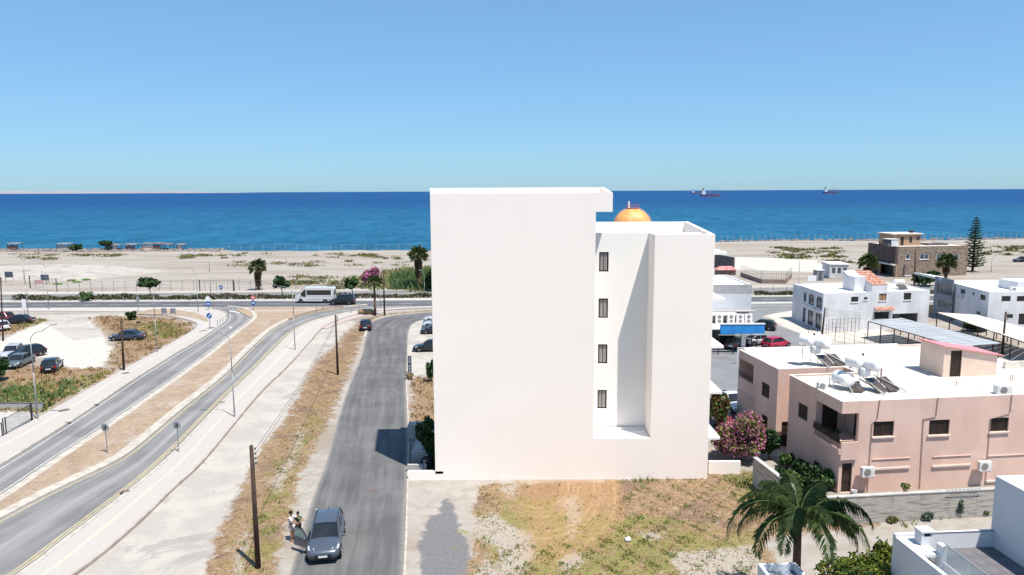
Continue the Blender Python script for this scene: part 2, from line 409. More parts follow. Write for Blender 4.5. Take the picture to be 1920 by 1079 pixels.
# ---- asphalt with wheel tracks along the strip
def asphalt(name, base, pale, tracks=True, k=1.0, edge=0.5):
    m, nt, b = nodes_of(name); uvn = N(nt, 'ShaderNodeUVMap').outputs[0]; tc = N(nt, 'ShaderNodeTexCoord').outputs['Object']
    sv = scaled(nt, uvn, (0.12, 9, 1)); st = noise(nt, sv, 1.0, 6, 0.6)
    n1 = noise(nt, tc, 0.35, 6); n2 = noise(nt, tc, 30, 3, 0.7); n3 = noise(nt, tc, 3, 5)
    dark = tuple(x * 0.72 for x in base)
    c = mixc(nt, ramp(nt, st, 0.35, 0.68), dark, pale); c = mixc(nt, 0.45, c, mixc(nt, ramp(nt, n1, 0.35, 0.65), base, pale))
    sep = N(nt, 'ShaderNodeSeparateXYZ'); nt.links.new(uvn, sep.inputs[0]); v = sep.outputs[1]
    if tracks:
        c2 = math_(nt, 'ABSOLUTE', math_(nt, 'SUBTRACT', v, 0.5)); mid = math_(nt, 'SUBTRACT', 1.0, ramp(nt, c2, 0.0, 0.16))
        c = mixc(nt, math_(nt, 'MULTIPLY', mid, math_(nt, 'ADD', math_(nt, 'MULTIPLY', st, 0.9), 0.1)), c, tuple(min(x * k * 1.1, 1) for x in pale))
    e = math_(nt, 'ABSOLUTE', math_(nt, 'SUBTRACT', v, 0.5)); ed = ramp(nt, math_(nt, 'ADD', e, math_(nt, 'MULTIPLY', math_(nt, 'SUBTRACT', n3, 0.5), 0.08)), 0.44, 0.52)
    c = mixc(nt, math_(nt, 'MULTIPLY', ed, edge), c, (0.34, 0.31, 0.27))
    c = mixc(nt, math_(nt, 'MULTIPLY', ramp(nt, n2, 0.5, 0.8), 0.25), c, tuple(x * 1.5 for x in pale))
    pt = ramp(nt, noise(nt, tc, 0.11, 2), 0.60, 0.63); c = mixc(nt, math_(nt, 'MULTIPLY', pt, 0.35), c, dark)
    nt.links.new(c, b.inputs['Base Color']); b.inputs['Roughness'].default_value = 0.92; b.inputs['Specular IOR Level'].default_value = 0.2
    bump(nt, b, n2, 0.25); return m
asp_street = asphalt('street_asphalt', (0.095, 0.095, 0.097), (0.147, 0.147, 0.150), tracks=False, edge=0.55)
asp_slip = asphalt('slip_asphalt', (0.165, 0.163, 0.163), (0.215, 0.213, 0.212), edge=0.55, k=1.18)
asp_main = asphalt('main_asphalt', (0.082, 0.086, 0.098), (0.123, 0.127, 0.139), edge=0.2)
asp_lot = asphalt('lot_asphalt', (0.164, 0.168, 0.176), (0.221, 0.226, 0.234), tracks=False, edge=0.0)
def paving(name, c1, c2, c3, bs=0.2):
    m, nt, b = nodes_of(name); tc = N(nt, 'ShaderNodeTexCoord').outputs['Object']; uvn = N(nt, 'ShaderNodeUVMap').outputs[0]
    br = N(nt, 'ShaderNodeTexBrick'); nt.links.new(scaled(nt, uvn, (1, 6, 1)), br.inputs['Vector']); br.inputs['Scale'].default_value = 1.6
    br.inputs['Color1'].default_value = (*c1, 1); br.inputs['Color2'].default_value = (*c2, 1); br.inputs['Mortar'].default_value = (*c3, 1)
    br.inputs['Mortar Size'].default_value = 0.012; br.inputs['Bias'].default_value = 0.1
    c = mixc(nt, ramp(nt, noise(nt, tc, 0.5, 6), 0.4, 0.7), br.outputs[0], c2)
    sep = N(nt, 'ShaderNodeSeparateXYZ'); nt.links.new(uvn, sep.inputs[0])
    y = math_(nt, 'SUBTRACT', 1.0, ramp(nt, math_(nt, 'ABSOLUTE', math_(nt, 'SUBTRACT', sep.outputs[1], 0.42)), 0.03, 0.05))
    c = mixc(nt, math_(nt, 'MULTIPLY', y, math_(nt, 'MULTIPLY', noise(nt, tc, 1.0, 4), 0.55)), c, (0.62, 0.53, 0.34))
    nt.links.new(c, b.inputs['Base Color']); b.inputs['Roughness'].default_value = 0.9; return m
pave_m = paving('pavement_blocks', (0.403, 0.380, 0.354), (0.372, 0.346, 0.320), (0.304, 0.281, 0.258))
pave_pink = paving('pink_pavement_blocks', (0.403, 0.334, 0.304), (0.365, 0.304, 0.275), (0.304, 0.258, 0.228))
kerb_m = pm('kerb_concrete', (0.441, 0.410, 0.357), (0.334, 0.304, 0.266), 1.5, 0.9, bmp=0.1)
earth_m = None

# ---- ground sheet with soil masks
TRK = (2.2, 2.55, 2.85, 3.9, 4.3, 5.25)
def ground_material():
    m, nt, b = nodes_of('dry_ground'); tc = N(nt, 'ShaderNodeTexCoord').outputs['Object']
    at = N(nt, 'ShaderNodeVertexColor', layer_name='mask_a'); at2 = N(nt, 'ShaderNodeVertexColor', layer_name='mask_b')
    s1 = N(nt, 'ShaderNodeSeparateColor'); nt.links.new(at.outputs[0], s1.inputs[0])
    s2 = N(nt, 'ShaderNodeSeparateColor'); nt.links.new(at2.outputs[0], s2.inputs[0])
    nA = noise(nt, tc, 0.30, 8, 0.62); nB = noise(nt, tc, 1.1, 8, 0.65, 0.4); nC = noise(nt, tc, 5.0, 6, 0.7); nD = noise(nt, tc, 0.06, 5, 0.6)
    fine = noise(nt, tc, 22, 4, 0.75); wide = noise(nt, scaled(nt, tc, (0.25, 1.0, 1)), 0.12, 7, 0.65)
    def thr(chan, nz, amt=0.9, soft=0.1):
        v = math_(nt, 'ADD', chan, math_(nt, 'MULTIPLY', math_(nt, 'SUBTRACT', nz, 0.5), amt)); return ramp(nt, v, 0.5 - soft, 0.5 + soft)
    sand = mixc(nt, ramp(nt, nB, 0.35, 0.7), (0.325, 0.302, 0.273), (0.265, 0.239, 0.209))
    sand = mixc(nt, math_(nt, 'MULTIPLY', ramp(nt, wide, 0.44, 0.62), 0.8), sand, (0.238, 0.196, 0.158))
    sand = mixc(nt, math_(nt, 'MULTIPLY', ramp(nt, noise(nt, scaled(nt, tc, (0.35, 1.0, 1)), 0.5, 8, 0.72), 0.52, 0.68), 0.42), sand, (0.217, 0.186, 0.164))
    sand = mixc(nt, math_(nt, 'MULTIPLY', ramp(nt, fine, 0.5, 0.8), 0.35), sand, (0.368, 0.349, 0.325))
    conc = mixc(nt, ramp(nt, nA, 0.40, 0.60), (0.392, 0.365, 0.329), (0.329, 0.306, 0.279)); conc = mixc(nt, ramp(nt, nC, 0.5, 0.8), conc, (0.432, 0.410, 0.373))
    conc = mixc(nt, math_(nt, 'MULTIPLY', ramp(nt, noise(nt, tc, 0.16, 6, 0.62, 1.0), 0.55, 0.60), 0.65), conc, (0.243, 0.234, 0.216))
    conc = mixc(nt, math_(nt, 'MULTIPLY', ramp(nt, noise(nt, tc, 1.7, 8, 0.75, 0.6), 0.56, 0.66), 0.45), conc, (0.234, 0.211, 0.184))
    nE = noise(nt, tc, 2.6, 8, 0.72, 0.5); nF = noise(nt, scaled(nt, tc, (1.0, 0.6, 1)), 9.0, 5, 0.75)
    dry = mixc(nt, ramp(nt, nE, 0.38, 0.62), (0.259, 0.172, 0.103), (0.170, 0.114, 0.070)); dry = mixc(nt, ramp(nt, nF, 0.48, 0.68), dry, (0.313, 0.237, 0.151))
    dry = mixc(nt, math_(nt, 'MULTIPLY', ramp(nt, nA, 0.52, 0.60), 0.75), dry, (0.156, 0.107, 0.080))
    dry = mixc(nt, math_(nt, 'MULTIPLY', ramp(nt, nF, 0.40, 0.30), 0.6), dry, (0.078, 0.057, 0.039))
    dry = mixc(nt, math_(nt, 'MULTIPLY', ramp(nt, nB, 0.56, 0.70), 0.6), dry, (0.352, 0.299, 0.233))
    grn = mixc(nt, ramp(nt, nF, 0.35, 0.65), (0.096, 0.126, 0.020), (0.184, 0.199, 0.045))
    wht = mixc(nt, ramp(nt, nB, 0.4, 0.7), (0.458, 0.435, 0.395), (0.395, 0.368, 0.329))
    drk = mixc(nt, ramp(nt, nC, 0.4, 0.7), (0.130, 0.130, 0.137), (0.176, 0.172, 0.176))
    c = sand
    c = mixc(nt, thr(s2.outputs[0], nA, 0.6), c, wht)
    c = mixc(nt, thr(s1.outputs[2], nB, 0.5, 0.06), c, conc)
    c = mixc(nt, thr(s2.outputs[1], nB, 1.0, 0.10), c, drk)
    c = mixc(nt, thr(s1.outputs[0], nB, 1.5, 0.12), c, dry)
    gn = noise(nt, tc, 0.75, 7, 0.68, 0.3); c = mixc(nt, math_(nt, 'MULTIPLY', thr(s1.outputs[1], gn, 2.6, 0.16), math_(nt, 'MULTIPLY', ramp(nt, nC, 0.38, 0.58), 0.85)), c, grn)
    c = mixc(nt, math_(nt, 'MULTIPLY', thr(s2.outputs[2], nE, 1.5, 0.14), 0.9), c, mixc(nt, ramp(nt, nF, 0.35, 0.65), (0.37, 0.34, 0.305), (0.25, 0.215, 0.175)))
    # tyre tracks curving over the lot (rings about a point)
    sep = N(nt, 'ShaderNodeSeparateXYZ'); nt.links.new(tc, sep.inputs[0])
    c0 = G(1006, 903); dx = math_(nt, 'SUBTRACT', sep.outputs[0], c0.x); dy = math_(nt, 'SUBTRACT', sep.outputs[1], c0.y)
    rr = math_(nt, 'SQRT', math_(nt, 'ADD', math_(nt, 'MULTIPLY', dx, dx), math_(nt, 'MULTIPLY', math_(nt, 'MULTIPLY', dy, dy), 0.27)))
    tr = None; dk = None
    for q in TRK:
        dd = math_(nt, 'ABSOLUTE', math_(nt, 'SUBTRACT', rr, q)); t = math_(nt, 'SUBTRACT', 1.0, ramp(nt, dd, 0.03, 0.13)); tr = t if tr is None else math_(nt, 'MAXIMUM', tr, t)
    lim = math_(nt, 'MULTIPLY', ramp(nt, dx, -2.2, 0.3), ramp(nt, nB, 0.62, 0.42)); tr = math_(nt, 'MULTIPLY', tr, lim)
    c = mixc(nt, math_(nt, 'MULTIPLY', math_(nt, 'MULTIPLY', ramp(nt, rr, 6.2, 5.4), ramp(nt, dx, -2.0, 0.0)), 0.45), c, (0.32, 0.19, 0.09))
    c = mixc(nt, math_(nt, 'MULTIPLY', tr, 0.32), c, (0.43, 0.31, 0.185))
    nt.links.new(c, b.inputs['Base Color']); b.inputs['Roughness'].default_value = 0.95; b.inputs['Specular IOR Level'].default_value = 0.12
    bump(nt, b, math_(nt, 'ADD', math_(nt, 'MULTIPLY', nC, 1.0), math_(nt, 'MULTIPLY', fine, 0.5)), 0.35, 0.06); return m
ground_m = ground_material()
MASK = {  # soil kind -> polygons as surveyed, with edge softness in metres
 'dry': [
  [(360,1180),(385,1060),(402,1011),(430,950),(464,886),(490,837),(533,787),(567,719),(597,670),(627,648),(650,620),(672,604),(700,592),(740,586),(830,580),(830,584.5),(760,588),(715,594),(696,606),(683,634),(672,665),(652,712),(634,760),(615,800),(590,850),(565,890),(552,960),(530,1030),(500,1180)],
  [(885,930),(905,907),(1100,903),(1330,888),(1440,880),(1500,935),(1640,975),(1700,975),(1560,1000),(1440,1008),(1460,1080),(1420,1250),(850,1250),(872,1079),(890,1000),(885,950)],
  [(768,708),(830,700),(830,815),(766,800)],
  [(-300,712),(0,700),(60,685),(120,690),(185,690),(228,692),(180,720),(110,757),(75,778),(0,775),(-300,860)],
  [(162,597),(200,592),(260,594),(330,598),(362,607),(366,616),(350,628),(300,655),(255,680),(225,690),(200,684),(205,660),(215,645),(200,630),(180,610)],
  [(-60,628),(40,605),(75,597),(95,602),(60,612),(20,628),(-60,640)],
  [(640,524),(740,505),(830,500),(830,548),(700,548),(640,537)],
  [(1540,600),(1541,600),(1541,601),(1540,601)]],
 'green': [
  [(900,1079),(890,1000),(930,950),(1000,930),(1180,960),(1300,985),(1420,1000),(1430,1079),(1350,1200),(950,1200)],[(470,1079),(470,990),(505,900),(545,820),(590,760),(600,790),(560,880),(530,980),(505,1079)],
  [(1350,890),(1435,882),(1450,930),(1400,960),(1360,920)],
  [(940,935),(1010,925),(1100,960),(1250,970),(1340,990),(1250,1060),(1150,1100),(960,1110),(930,1060),(960,990)],
  [(-300,745),(0,722),(120,712),(215,695),(180,720),(110,757),(75,778),(0,775),(-300,860)],
  [(240,612),(300,603),(355,610),(340,630),(290,640),(250,630)],
  [(20,612),(75,597),(95,602),(60,612)],
  [(700,520),(830,505),(830,548),(700,545)],
  [(420,1100),(450,1000),(500,930),(520,960),(490,1040),(470,1100)]],
 'conc': [
  [(-20,1180),(140,1079),(243,996),(322,920),(379,867),(480,746),(537,690),(580,642),(607,614),(650,600),(672,604),(640,630),(597,670),(567,719),(533,787),(464,886),(400,1011),(360,1180)],
  [(-300,500),(150,497),(330,508),(150,526),(-300,526)],
  [(60,592),(240,588),(230,600),(160,600),(200,630),(140,640),(90,610)],
  [(764,600),(830,596),(830,700),(764,706)],
  [(1335,655),(1480,650),(1560,640),(1700,640),(1800,700),(1335,700)]],
 'white': [
  [(-100,650),(0,640),(60,612),(100,597),(170,602),(200,640),(215,665),(190,690),(140,700),(110,675),(0,660)],
  [(1430,590),(1505,578),(1620,600),(1700,640),(1573,652),(1480,618)],
  [(900,975),(940,965),(930,1000),(900,1010)],[(1060,935),(1080,925),(1090,975),(1070,985)],[(1300,1040),(1400,1035),(1410,1070),(1310,1079)],
  [(1350,480),(1600,492),(1560,510),(1350,505)]],
 'bare': [[(1045,935),(1085,928),(1095,960),(1080,1010),(1062,1020),(1065,980)],[(880,975),(925,960),(960,985),(1000,1000),(1010,1040),(980,1079),(930,1090),(930,1030),(890,1010)],[(1040,1050),(1080,1030),(1110,1045),(1060,1079)],[(1250,1035),(1330,1030),(1420,1020),(1440,1079),(1300,1110),(1260,1060)],[(1210,995),(1250,1000),(1240,1015),(1200,1010)],[(880,1079),(910,1040),(960,1090),(930,1130)],[(930,915),(980,905),(960,935)],[(425,1120),(440,1040),(460,985),(470,1000),(455,1079)],[(500,905),(540,860),(560,800),(575,810),(550,880),(520,930)]],
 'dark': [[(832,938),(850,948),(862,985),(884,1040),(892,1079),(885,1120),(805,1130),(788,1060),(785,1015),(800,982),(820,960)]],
}
def sdist(px, py, poly):
    """signed distance, + inside"""
    n = len(poly); d = np.full(px.shape, 1e9); ins = np.zeros(px.shape, bool)
    for i in range(n):
        ax, ay = poly[i]; bx, by = poly[(i + 1) % n]; ex, ey = bx - ax, by - ay
        t = np.clip(((px - ax) * ex + (py - ay) * ey) / (ex * ex + ey * ey + 1e-12), 0, 1)
        d = np.minimum(d, np.hypot(px - ax - t * ex, py - ay - t * ey))
        if ay != by:
            c = ((ay > py) != (by > py)) & (px < ex * (py - ay) / (by - ay) + ax); ins ^= c
    return np.where(ins, d, -d)
COAST = [(-900,474),(-300,472),(0,470),(400,470),(800,469.5),(1100,460),(1340,453.5),(1600,451),(1920,448.5),(2400,446)]
CW = [G(a, b) for a, b in COAST]; CW[0].x -= 200; CW[-1].x += 300
cwx = np.array([p.x for p in CW]); cwy = np.array([p.y for p in CW])
ratios = np.linspace(-1.5, 1.5, 421); NX = len(ratios)
ys = [6.0]
while ys[-1] < 420: ys.append(ys[-1] * 1.0115 + 0.02)
ys = np.array(ys); NY = len(ys)
YY, RR = np.meshgrid(ys, ratios, indexing='ij'); XX = YY * RR
XX = XX + np.where(np.abs(RR) > 1.49, np.sign(RR) * 250, 0)
shore = np.interp(XX, cwx, cwy) + 1.5 * np.sin(XX * 0.09) + 0.8 * np.sin(XX * 0.31 + 1)
over = YY - shore
ZZ = np.where(over > 0, -np.minimum(over * 0.35, 6.0), 0.0)
ZZ += np.where((YY > 150) & (over < 0), 0.25 * np.sin(XX * 0.07) * np.cos(YY * 0.11) * np.clip((YY - 150) / 30, 0, 1), 0) - 0.0
VV = np.stack([XX, YY, ZZ], -1).reshape(-1, 3)
ii = np.arange((NY - 1) * (NX - 1)); r_, c_ = ii // (NX - 1), ii % (NX - 1); a_ = r_ * NX + c_
Q = np.stack([a_, a_ + 1, a_ + NX + 1, a_ + NX], 1)
gr = fast('ground', VV, Q, ground_m); struct(gr); gr.data.shade_smooth()
def maskval(key):
    out = np.zeros(len(VV))
    for poly in MASK[key]:
        wp = [tuple(G(a, b).xy) for a, b in poly]
        far = np.clip(VV[:, 1] / 60, 0.5, 3.0) * (2.2 if key == 'green' else 1); out = np.maximum(out, np.clip(0.5 + sdist(VV[:, 0], VV[:, 1], wp) / (2.4 * far), 0, 1))
    return out
ma = np.ones((len(VV), 4), np.float32); mbb = np.ones((len(VV), 4), np.float32)
ma[:, 0] = maskval('dry') * 0.86; ma[:, 1] = maskval('green') * 0.70; ma[:, 2] = maskval('conc')
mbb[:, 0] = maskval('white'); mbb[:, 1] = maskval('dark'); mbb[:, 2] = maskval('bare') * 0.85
# open beach: sparse scrub
bs = (VV[:, 1] > 150) & (over.reshape(-1) < 0)
ma[bs, 0] = np.maximum(ma[bs, 0], 0.24); ma[bs, 1] = np.maximum(ma[bs, 1], 0.14)
for nm, arr in (('mask_a', ma), ('mask_b', mbb)):
    at = gr.data.color_attributes.new(nm, 'FLOAT_COLOR', 'POINT'); at.data.foreach_set('color', arr.ravel())

# ---- sea
def sea_material():
    m, nt, b = nodes_of('sea_water'); tc = N(nt, 'ShaderNodeTexCoord').outputs['Object']
    sep = N(nt, 'ShaderNodeSeparateXYZ'); nt.links.new(tc, sep.inputs[0])
    depth = ramp(nt, sep.outputs[1], 240, 1500); near = ramp(nt, sep.outputs[1], 230, 320)
    wv = noise(nt, scaled(nt, tc, (0.8, 0.45, 1)), 0.13, 8, 0.75); w2 = noise(nt, scaled(nt, tc, (1, 0.35, 1)), 0.42, 6, 0.75); sw = noise(nt, scaled(nt, tc, (0.3, 1, 1)), 0.006, 6, 0.6); w3 = noise(nt, scaled(nt, tc, (1, 0.22, 1)), 0.055, 9, 0.78)
    teal = mixc(nt, near, (0.026, 0.098, 0.150), (0.007, 0.090, 0.172)); deep = (0.0025, 0.040, 0.150)
    c = mixc(nt, depth, teal, deep); c = mixc(nt, math_(nt, 'MULTIPLY', ramp(nt, sw, 0.4, 0.65), 0.5), c, (0.004, 0.050, 0.115))
    c = mixc(nt, math_(nt, 'MULTIPLY', ramp(nt, wv, 0.42, 0.66), 0.65), c, mixc(nt, depth, (0.030, 0.150, 0.265), (0.010, 0.085, 0.225)))  # bright wave crests and, below, dark troughs painted into the colour
    c = mixc(nt, math_(nt, 'MULTIPLY', ramp(nt, w3, 0.50, 0.64), 0.55), c, mixc(nt, depth, (0.018, 0.135, 0.225), (0.008, 0.072, 0.20)))
    c = mixc(nt, math_(nt, 'MULTIPLY', ramp(nt, w3, 0.48, 0.34), 0.6), c, mixc(nt, depth, (0.004, 0.060, 0.115), (0.002, 0.028, 0.11)))
    c = mixc(nt, math_(nt, 'MULTIPLY', ramp(nt, w2, 0.48, 0.62), 0.45), c, (0.004, 0.040, 0.09))
    cap = ramp(nt, noise(nt, scaled(nt, tc, (0.35, 1, 1)), 0.055, 10, 0.78), 0.775, 0.80)
    c = mixc(nt, math_(nt, 'MULTIPLY', cap, 0.8), c, (0.6, 0.7, 0.75))
    nt.links.new(c, b.inputs['Base Color']); b.inputs['Roughness'].default_value = 0.55; b.inputs['Specular IOR Level'].default_value = 0.10
    bump(nt, b, math_(nt, 'ADD', wv, math_(nt, 'MULTIPLY', w2, 0.3)), 0.6, 1.5); return m
sea = MB().add([(-45000, 150, -1.6), (45000, 150, -1.6), (45000, 34000, -1.6), (-45000, 34000, -1.6)], [(0, 1, 2, 3)]).build('sea', sea_material()); struct(sea)
# surf line
foam_m = pm('foam', (0.75, 0.76, 0.76), (0.45, 0.55, 0.6), 0.4, 0.8)
mb = MB(); xs = np.linspace(-160, 60, 90)
A = [Vector((x, np.interp(x, cwx, cwy) + 5.0 + 1.5 * math.sin(x * .09) + .6 * math.sin(x * .5), -1.55)) for x in xs]
B = [Vector((p.x, p.y + 1.2 + 1.0 * math.sin(p.x * .23) ** 2 + 0.6 * random.random(), -1.55)) for p in A]
struct(strip('surf', B, A, -1.55, 0, foam_m, 90))
# far headland
hill_m = pm('far_land', (0.27, 0.25, 0.27), (0.22, 0.215, 0.25), 0.001, 0.95)  # greyed mauve tone puts distance haze into the land colour
mb = MB(); prof = []
for i in range(61):
    px = -500 + 960 * i / 60; t = i / 60; h = (math.sin(t * 3.1) ** .6 if 0 < t < 1 else 0) * (55 + 14 * math.sin(i * .9) + 9 * math.sin(i * 2.3)) * (1 if px < 330 else max(0, (460 - px) / 130))
    q = P(px, 361, 17000); prof.append((q.x, h))
vs = []; fs = []
for x, h in prof: vs += [(x, 16400, -1.7), (x, 17000, h * .55 - 1), (x, 17800, h), (x, 19500, -1.7)]
for i in range(60):
    for k in range(3): fs.append((4*i+k, 4*i+4+k, 4*i+5+k, 4*i+1+k))
struct(mb.add(vs, fs).build('hills', hill_m, smooth=True))

# ---- roads
wCL, wCR, wBL, wBR, wPCO, wGO, wSL, wSR = [W(x) for x in (CL, CR, BL, BR, PCO, GO, SL, SR)]
strip('street', wSL, wSR, 0.012, 0, asp_street, 110)
strip('slip_road', wCL, wCR, 0.012, 0, asp_slip, 110)
strip('slip_road', wBL, wBR, 0.016, 0, asp_slip, 120)
MRf = [(-500,572),(0,568.2),(480,566),(810,564.5),(1410,558),(1760,556),(2400,551)]; MRn = [(-500,583),(0,578),(480,575.5),(810,573.8),(1410,567.6),(1760,565),(2400,561)]
strip('main_road', W(MRf), W(MRn), 0.020, 0, asp_main, 60)
C2f = [(-500,558),(0,554),(480,549.5),(810,545.5),(1410,541),(1760,539),(2400,534)]; C2n = [(-500,567),(0,563),(480,558.5),(810,555.5),(1410,551),(1760,549),(2400,544)]
strip('main_road', W(C2f), W(C2n), 0.016, 0, asp_slip, 60)
flat('side_street', [(1270,575),(1410,573),(1520,571.5),(1522,578),(1500,580.5),(1458,587),(1430,593),(1431,600),(1480,618),(1515,632),(1573,652),(1660,690),(1660,720),(1386,800),(1270,820)], 0.008, asp_lot)
strip('street', W([(1300,572),(1410,571.5),(1760,567.5),(2400,564)]), W([(1300,578),(1410,577),(1760,573.5),(2400,571)]), 0.014, 0, asp_slip, 20)
# pavements, 0.12 m above the road, with kerbs
strip('pavement', W(PCO), offs(wCL, 0.28), 0.12, 0.13, pave_m, 90)
strip('kerb', offs(wCL, 0.27), wCL, 0.13, 0.14, kerb_m, 110)
strip('pavement', offs(wBR, -0.28), wGO, 0.12, 0.13, pave_m, 100)
strip('kerb', wBR, offs(wBR, -0.27), 0.13, 0.14, kerb_m, 110)
strip('kerb', offs(wGO, 0.0), offs(wGO, -0.14), 0.20, 0.21, pm('edge_kerb', (0.40, 0.34, 0.31), (0.31, 0.26, 0.235), 1.2, 0.9), 100)
strip('kerb', offs(wBL, 0.85), offs(wBL, 0.0), 0.125, 0.13, kerb_m, 120)
strip('kerb', wCR, offs(wCR, -0.65), 0.125, 0.13, kerb_m, 110)
strip('kerb', offs(wSR, 0.0)[0:30], offs(wSR, -0.12)[0:30], 0.10, 0.11, kerb_m, 60)
strip('kerb', offs(wSL, 0.3)[-30:], wSL[-30:], 0.12, 0.12, kerb_m, 40)
strip('pavement', W([(-500,584),(0,579),(385,577.3)]), W([(-500,590),(0,584.5),(262,585),(385,578.5)]), 0.11, 0.11, pave_m, 40)
strip('pavement', W([(-500,568),(0,565),(480,562.5),(810,560),(1410,555.5),(1760,553),(2400,548)]), W([(-500,571.5),(0,568),(480,565.8),(810,564.2),(1410,557.8),(1760,555.8),(2400,551)]), 0.12, 0.12, conc_white, 60)
strip('pavement', W([(-500,553),(0,549),(480,545),(810,541.5),(1410,537),(1760,535)]), W([(-500,557.5),(0,553.7),(480,549.3),(810,545.3),(1410,540.8),(1760,538.8)]), 0.12, 0.12, pave_m, 60)
strip('pavement', W([(1300,568),(1410,567.8),(1760,565.3),(2400,561.3)]), W([(1300,571.6),(1410,571.2),(1760,567.8),(2400,564)]), 0.13, 0.12, conc_white, 20)
# earth islands
def earth():
    m, nt, b = nodes_of('bare_verge_earth'); tc = N(nt, 'ShaderNodeTexCoord').outputs['Object']
    c = mixc(nt, ramp(nt, noise(nt, tc, 0.5, 7, .6), .38, .62), (0.305, 0.23, 0.16), (0.25, 0.18, 0.12)); c = mixc(nt, ramp(nt, noise(nt, tc, 6, 6, .7), .45, .75), c, (0.389, 0.310, 0.231))
    c = mixc(nt, math_(nt, 'MULTIPLY', ramp(nt, noise(nt, tc, .22, 7, .7), .50, .62), .6), c, (0.36, 0.305, 0.25)); c = mixc(nt, math_(nt, 'MULTIPLY', ramp(nt, noise(nt, tc, .31, 7, .7, .6), .54, .64), .6), c, (0.27, 0.185, 0.15))
    c = mixc(nt, math_(nt, 'MULTIPLY', ramp(nt, noise(nt, tc, 1.6, 6, .7), .52, .66), .75), c, (0.208, 0.154, 0.116))
    nt.links.new(c, b.inputs['Base Color']); b.inputs['Roughness'].default_value = .95; bump(nt, b, noise(nt, tc, 9, 5, .7), .5, .06); return m
earth_m = earth()
a = offs(wCR, -0.64); b_ = offs(wBL, 0.84)
ia = [p for p in a if p.y < 118]; ib = [p for p in b_ if p.y < 121]
strip('verge', ia, ib, 0.11, 0.1, earth_m, 120)
strip('verge', W([(440,581),(490,578.5),(600,577.5),(640,578)]), W([(470,597),(500,600),(560,592),(640,579)]), 0.10, 0.1, earth_m, 30)
strip('pavement', W([(478,583.5),(540,583),(600,580.8)]), W([(478,586),(540,585.2),(600,583)]), 0.13, 0.13, pave_pink, 20)
flat('verge', [(256,591),(270,585),(285,581.5),(330,582.5),(372,589),(388,597),(391,606),(372,600),(340,594.5),(310,592)], 0.135, earth_m, 0.02)
strip('pavement', W([(596,616),(640,598.8),(690,588),(720,583.5)]), W([(612,618),(650,603),(690,592.5),(724,586)]), 0.10, 0.09, pave_pink, 30)
# painted lines
line_w = pm('line_white', (0.527, 0.527, 0.510), (0.383, 0.383, 0.374), 3, .8); line_y = pm('line_yellow', (0.476, 0.399, 0.204), (0.357, 0.315, 0.204), 2, .8)
def pline(base, o, wd, mat, z, i0=0, i1=None):
    A = offs(base, o)[i0:i1]; B = offs(base, o + wd)[i0:i1]; return strip('road_marking', B, A, z, 0, mat, max(2, len(A) * 2))
pline(wBL, -0.32, 0.10, line_y, 0.021); pline(wBR, 0.30, 0.10, line_y, 0.021); pline(wBR, 0.52, 0.10, line_y, 0.021)
pline(wCL, -0.40, 0.10, line_w, 0.017); pline(wCR, 0.35, 0.10, line_w, 0.017)
for i in range(4):   # broken line in the wide mouth of the slip road
    p0 = G(-70 + i * 62, 1008 - i * 42.5); p1 = G(-32 + i * 62, 982 - i * 42.5); d = (p1 - p0).normalized(); n_ = Vector((-d.y, d.x, 0)) * .06
    struct(MB().add([p0 + n_ + Vector((0,0,.021)), p0 - n_ + Vector((0,0,.021)), p1 - n_ + Vector((0,0,.021)), p1 + n_ + Vector((0,0,.021))], [(0, 1, 2, 3)]).build('road_marking', line_w))
mm = [p.lerp(q, .52) for p, q in zip(resample(W(MRf), 120), resample(W(MRn), 120))]
for i in range(2, 118, 2):
    strip('road_marking', offs(mm[i:i+2], .07), offs(mm[i:i+2], -.07), .026, 0, line_w, 2)
strip('road_marking', W([(430,583.3),(440,584),(450,586.8)], .0), W([(430,585),(440,585.8),(449,588.6)], .0), .021, 0, line_w, 8)
flat('road_marking', [(430,614),(436,613.6),(434,616.5),(431,617)], .021, line_w)
flat('road_marking', [(662,584.5),(674,583.6),(674,584.6),(662,585.6)], .021, line_w)
# manhole and gully covers
cov = pm('cast_iron_cover', (0.16, 0.11, 0.10), (0.10, 0.08, 0.08), 6, .8)
for i, (x, y, sx, sy, lab) in enumerate([(120,772,.9,.7,'reddish double manhole cover in pavement beside the left roadside lamp'),(236,702,.7,.6,'manhole cover in pavement at foot of the far left timber pole'),(181,761,.45,.3,'small gully grate in kerb line of left carriageway, uphill one'),(128,795,.45,.3,'small gully grate in kerb line of left carriageway, nearer one'),(234,925,.55,.35,'gully grate by the yellow lines of the near carriageway'),(417,757,.45,.3,'small gully grate beside the tall lamp on the paved walk'),(381,622,1.1,.5,'manhole cover near the tip of the grassy corner'),(700,921,.6,.4,'square manhole cover sunk in the grey street')]):
    p = G(x, y); z = .125 if i not in (7,) else .013
    o = MB().obox((0, 0, 0), sx, sy, .012).build('manhole_cover', cov); o.location = (p.x, p.y, z); o.rotation_euler = (0, 0, R(48) if i != 7 else 0); tag(o, lab, 'manhole cover')
patch = pm('tar_patch', (0.13, 0.13, 0.135), (0.11, 0.11, 0.115), 3, .9)

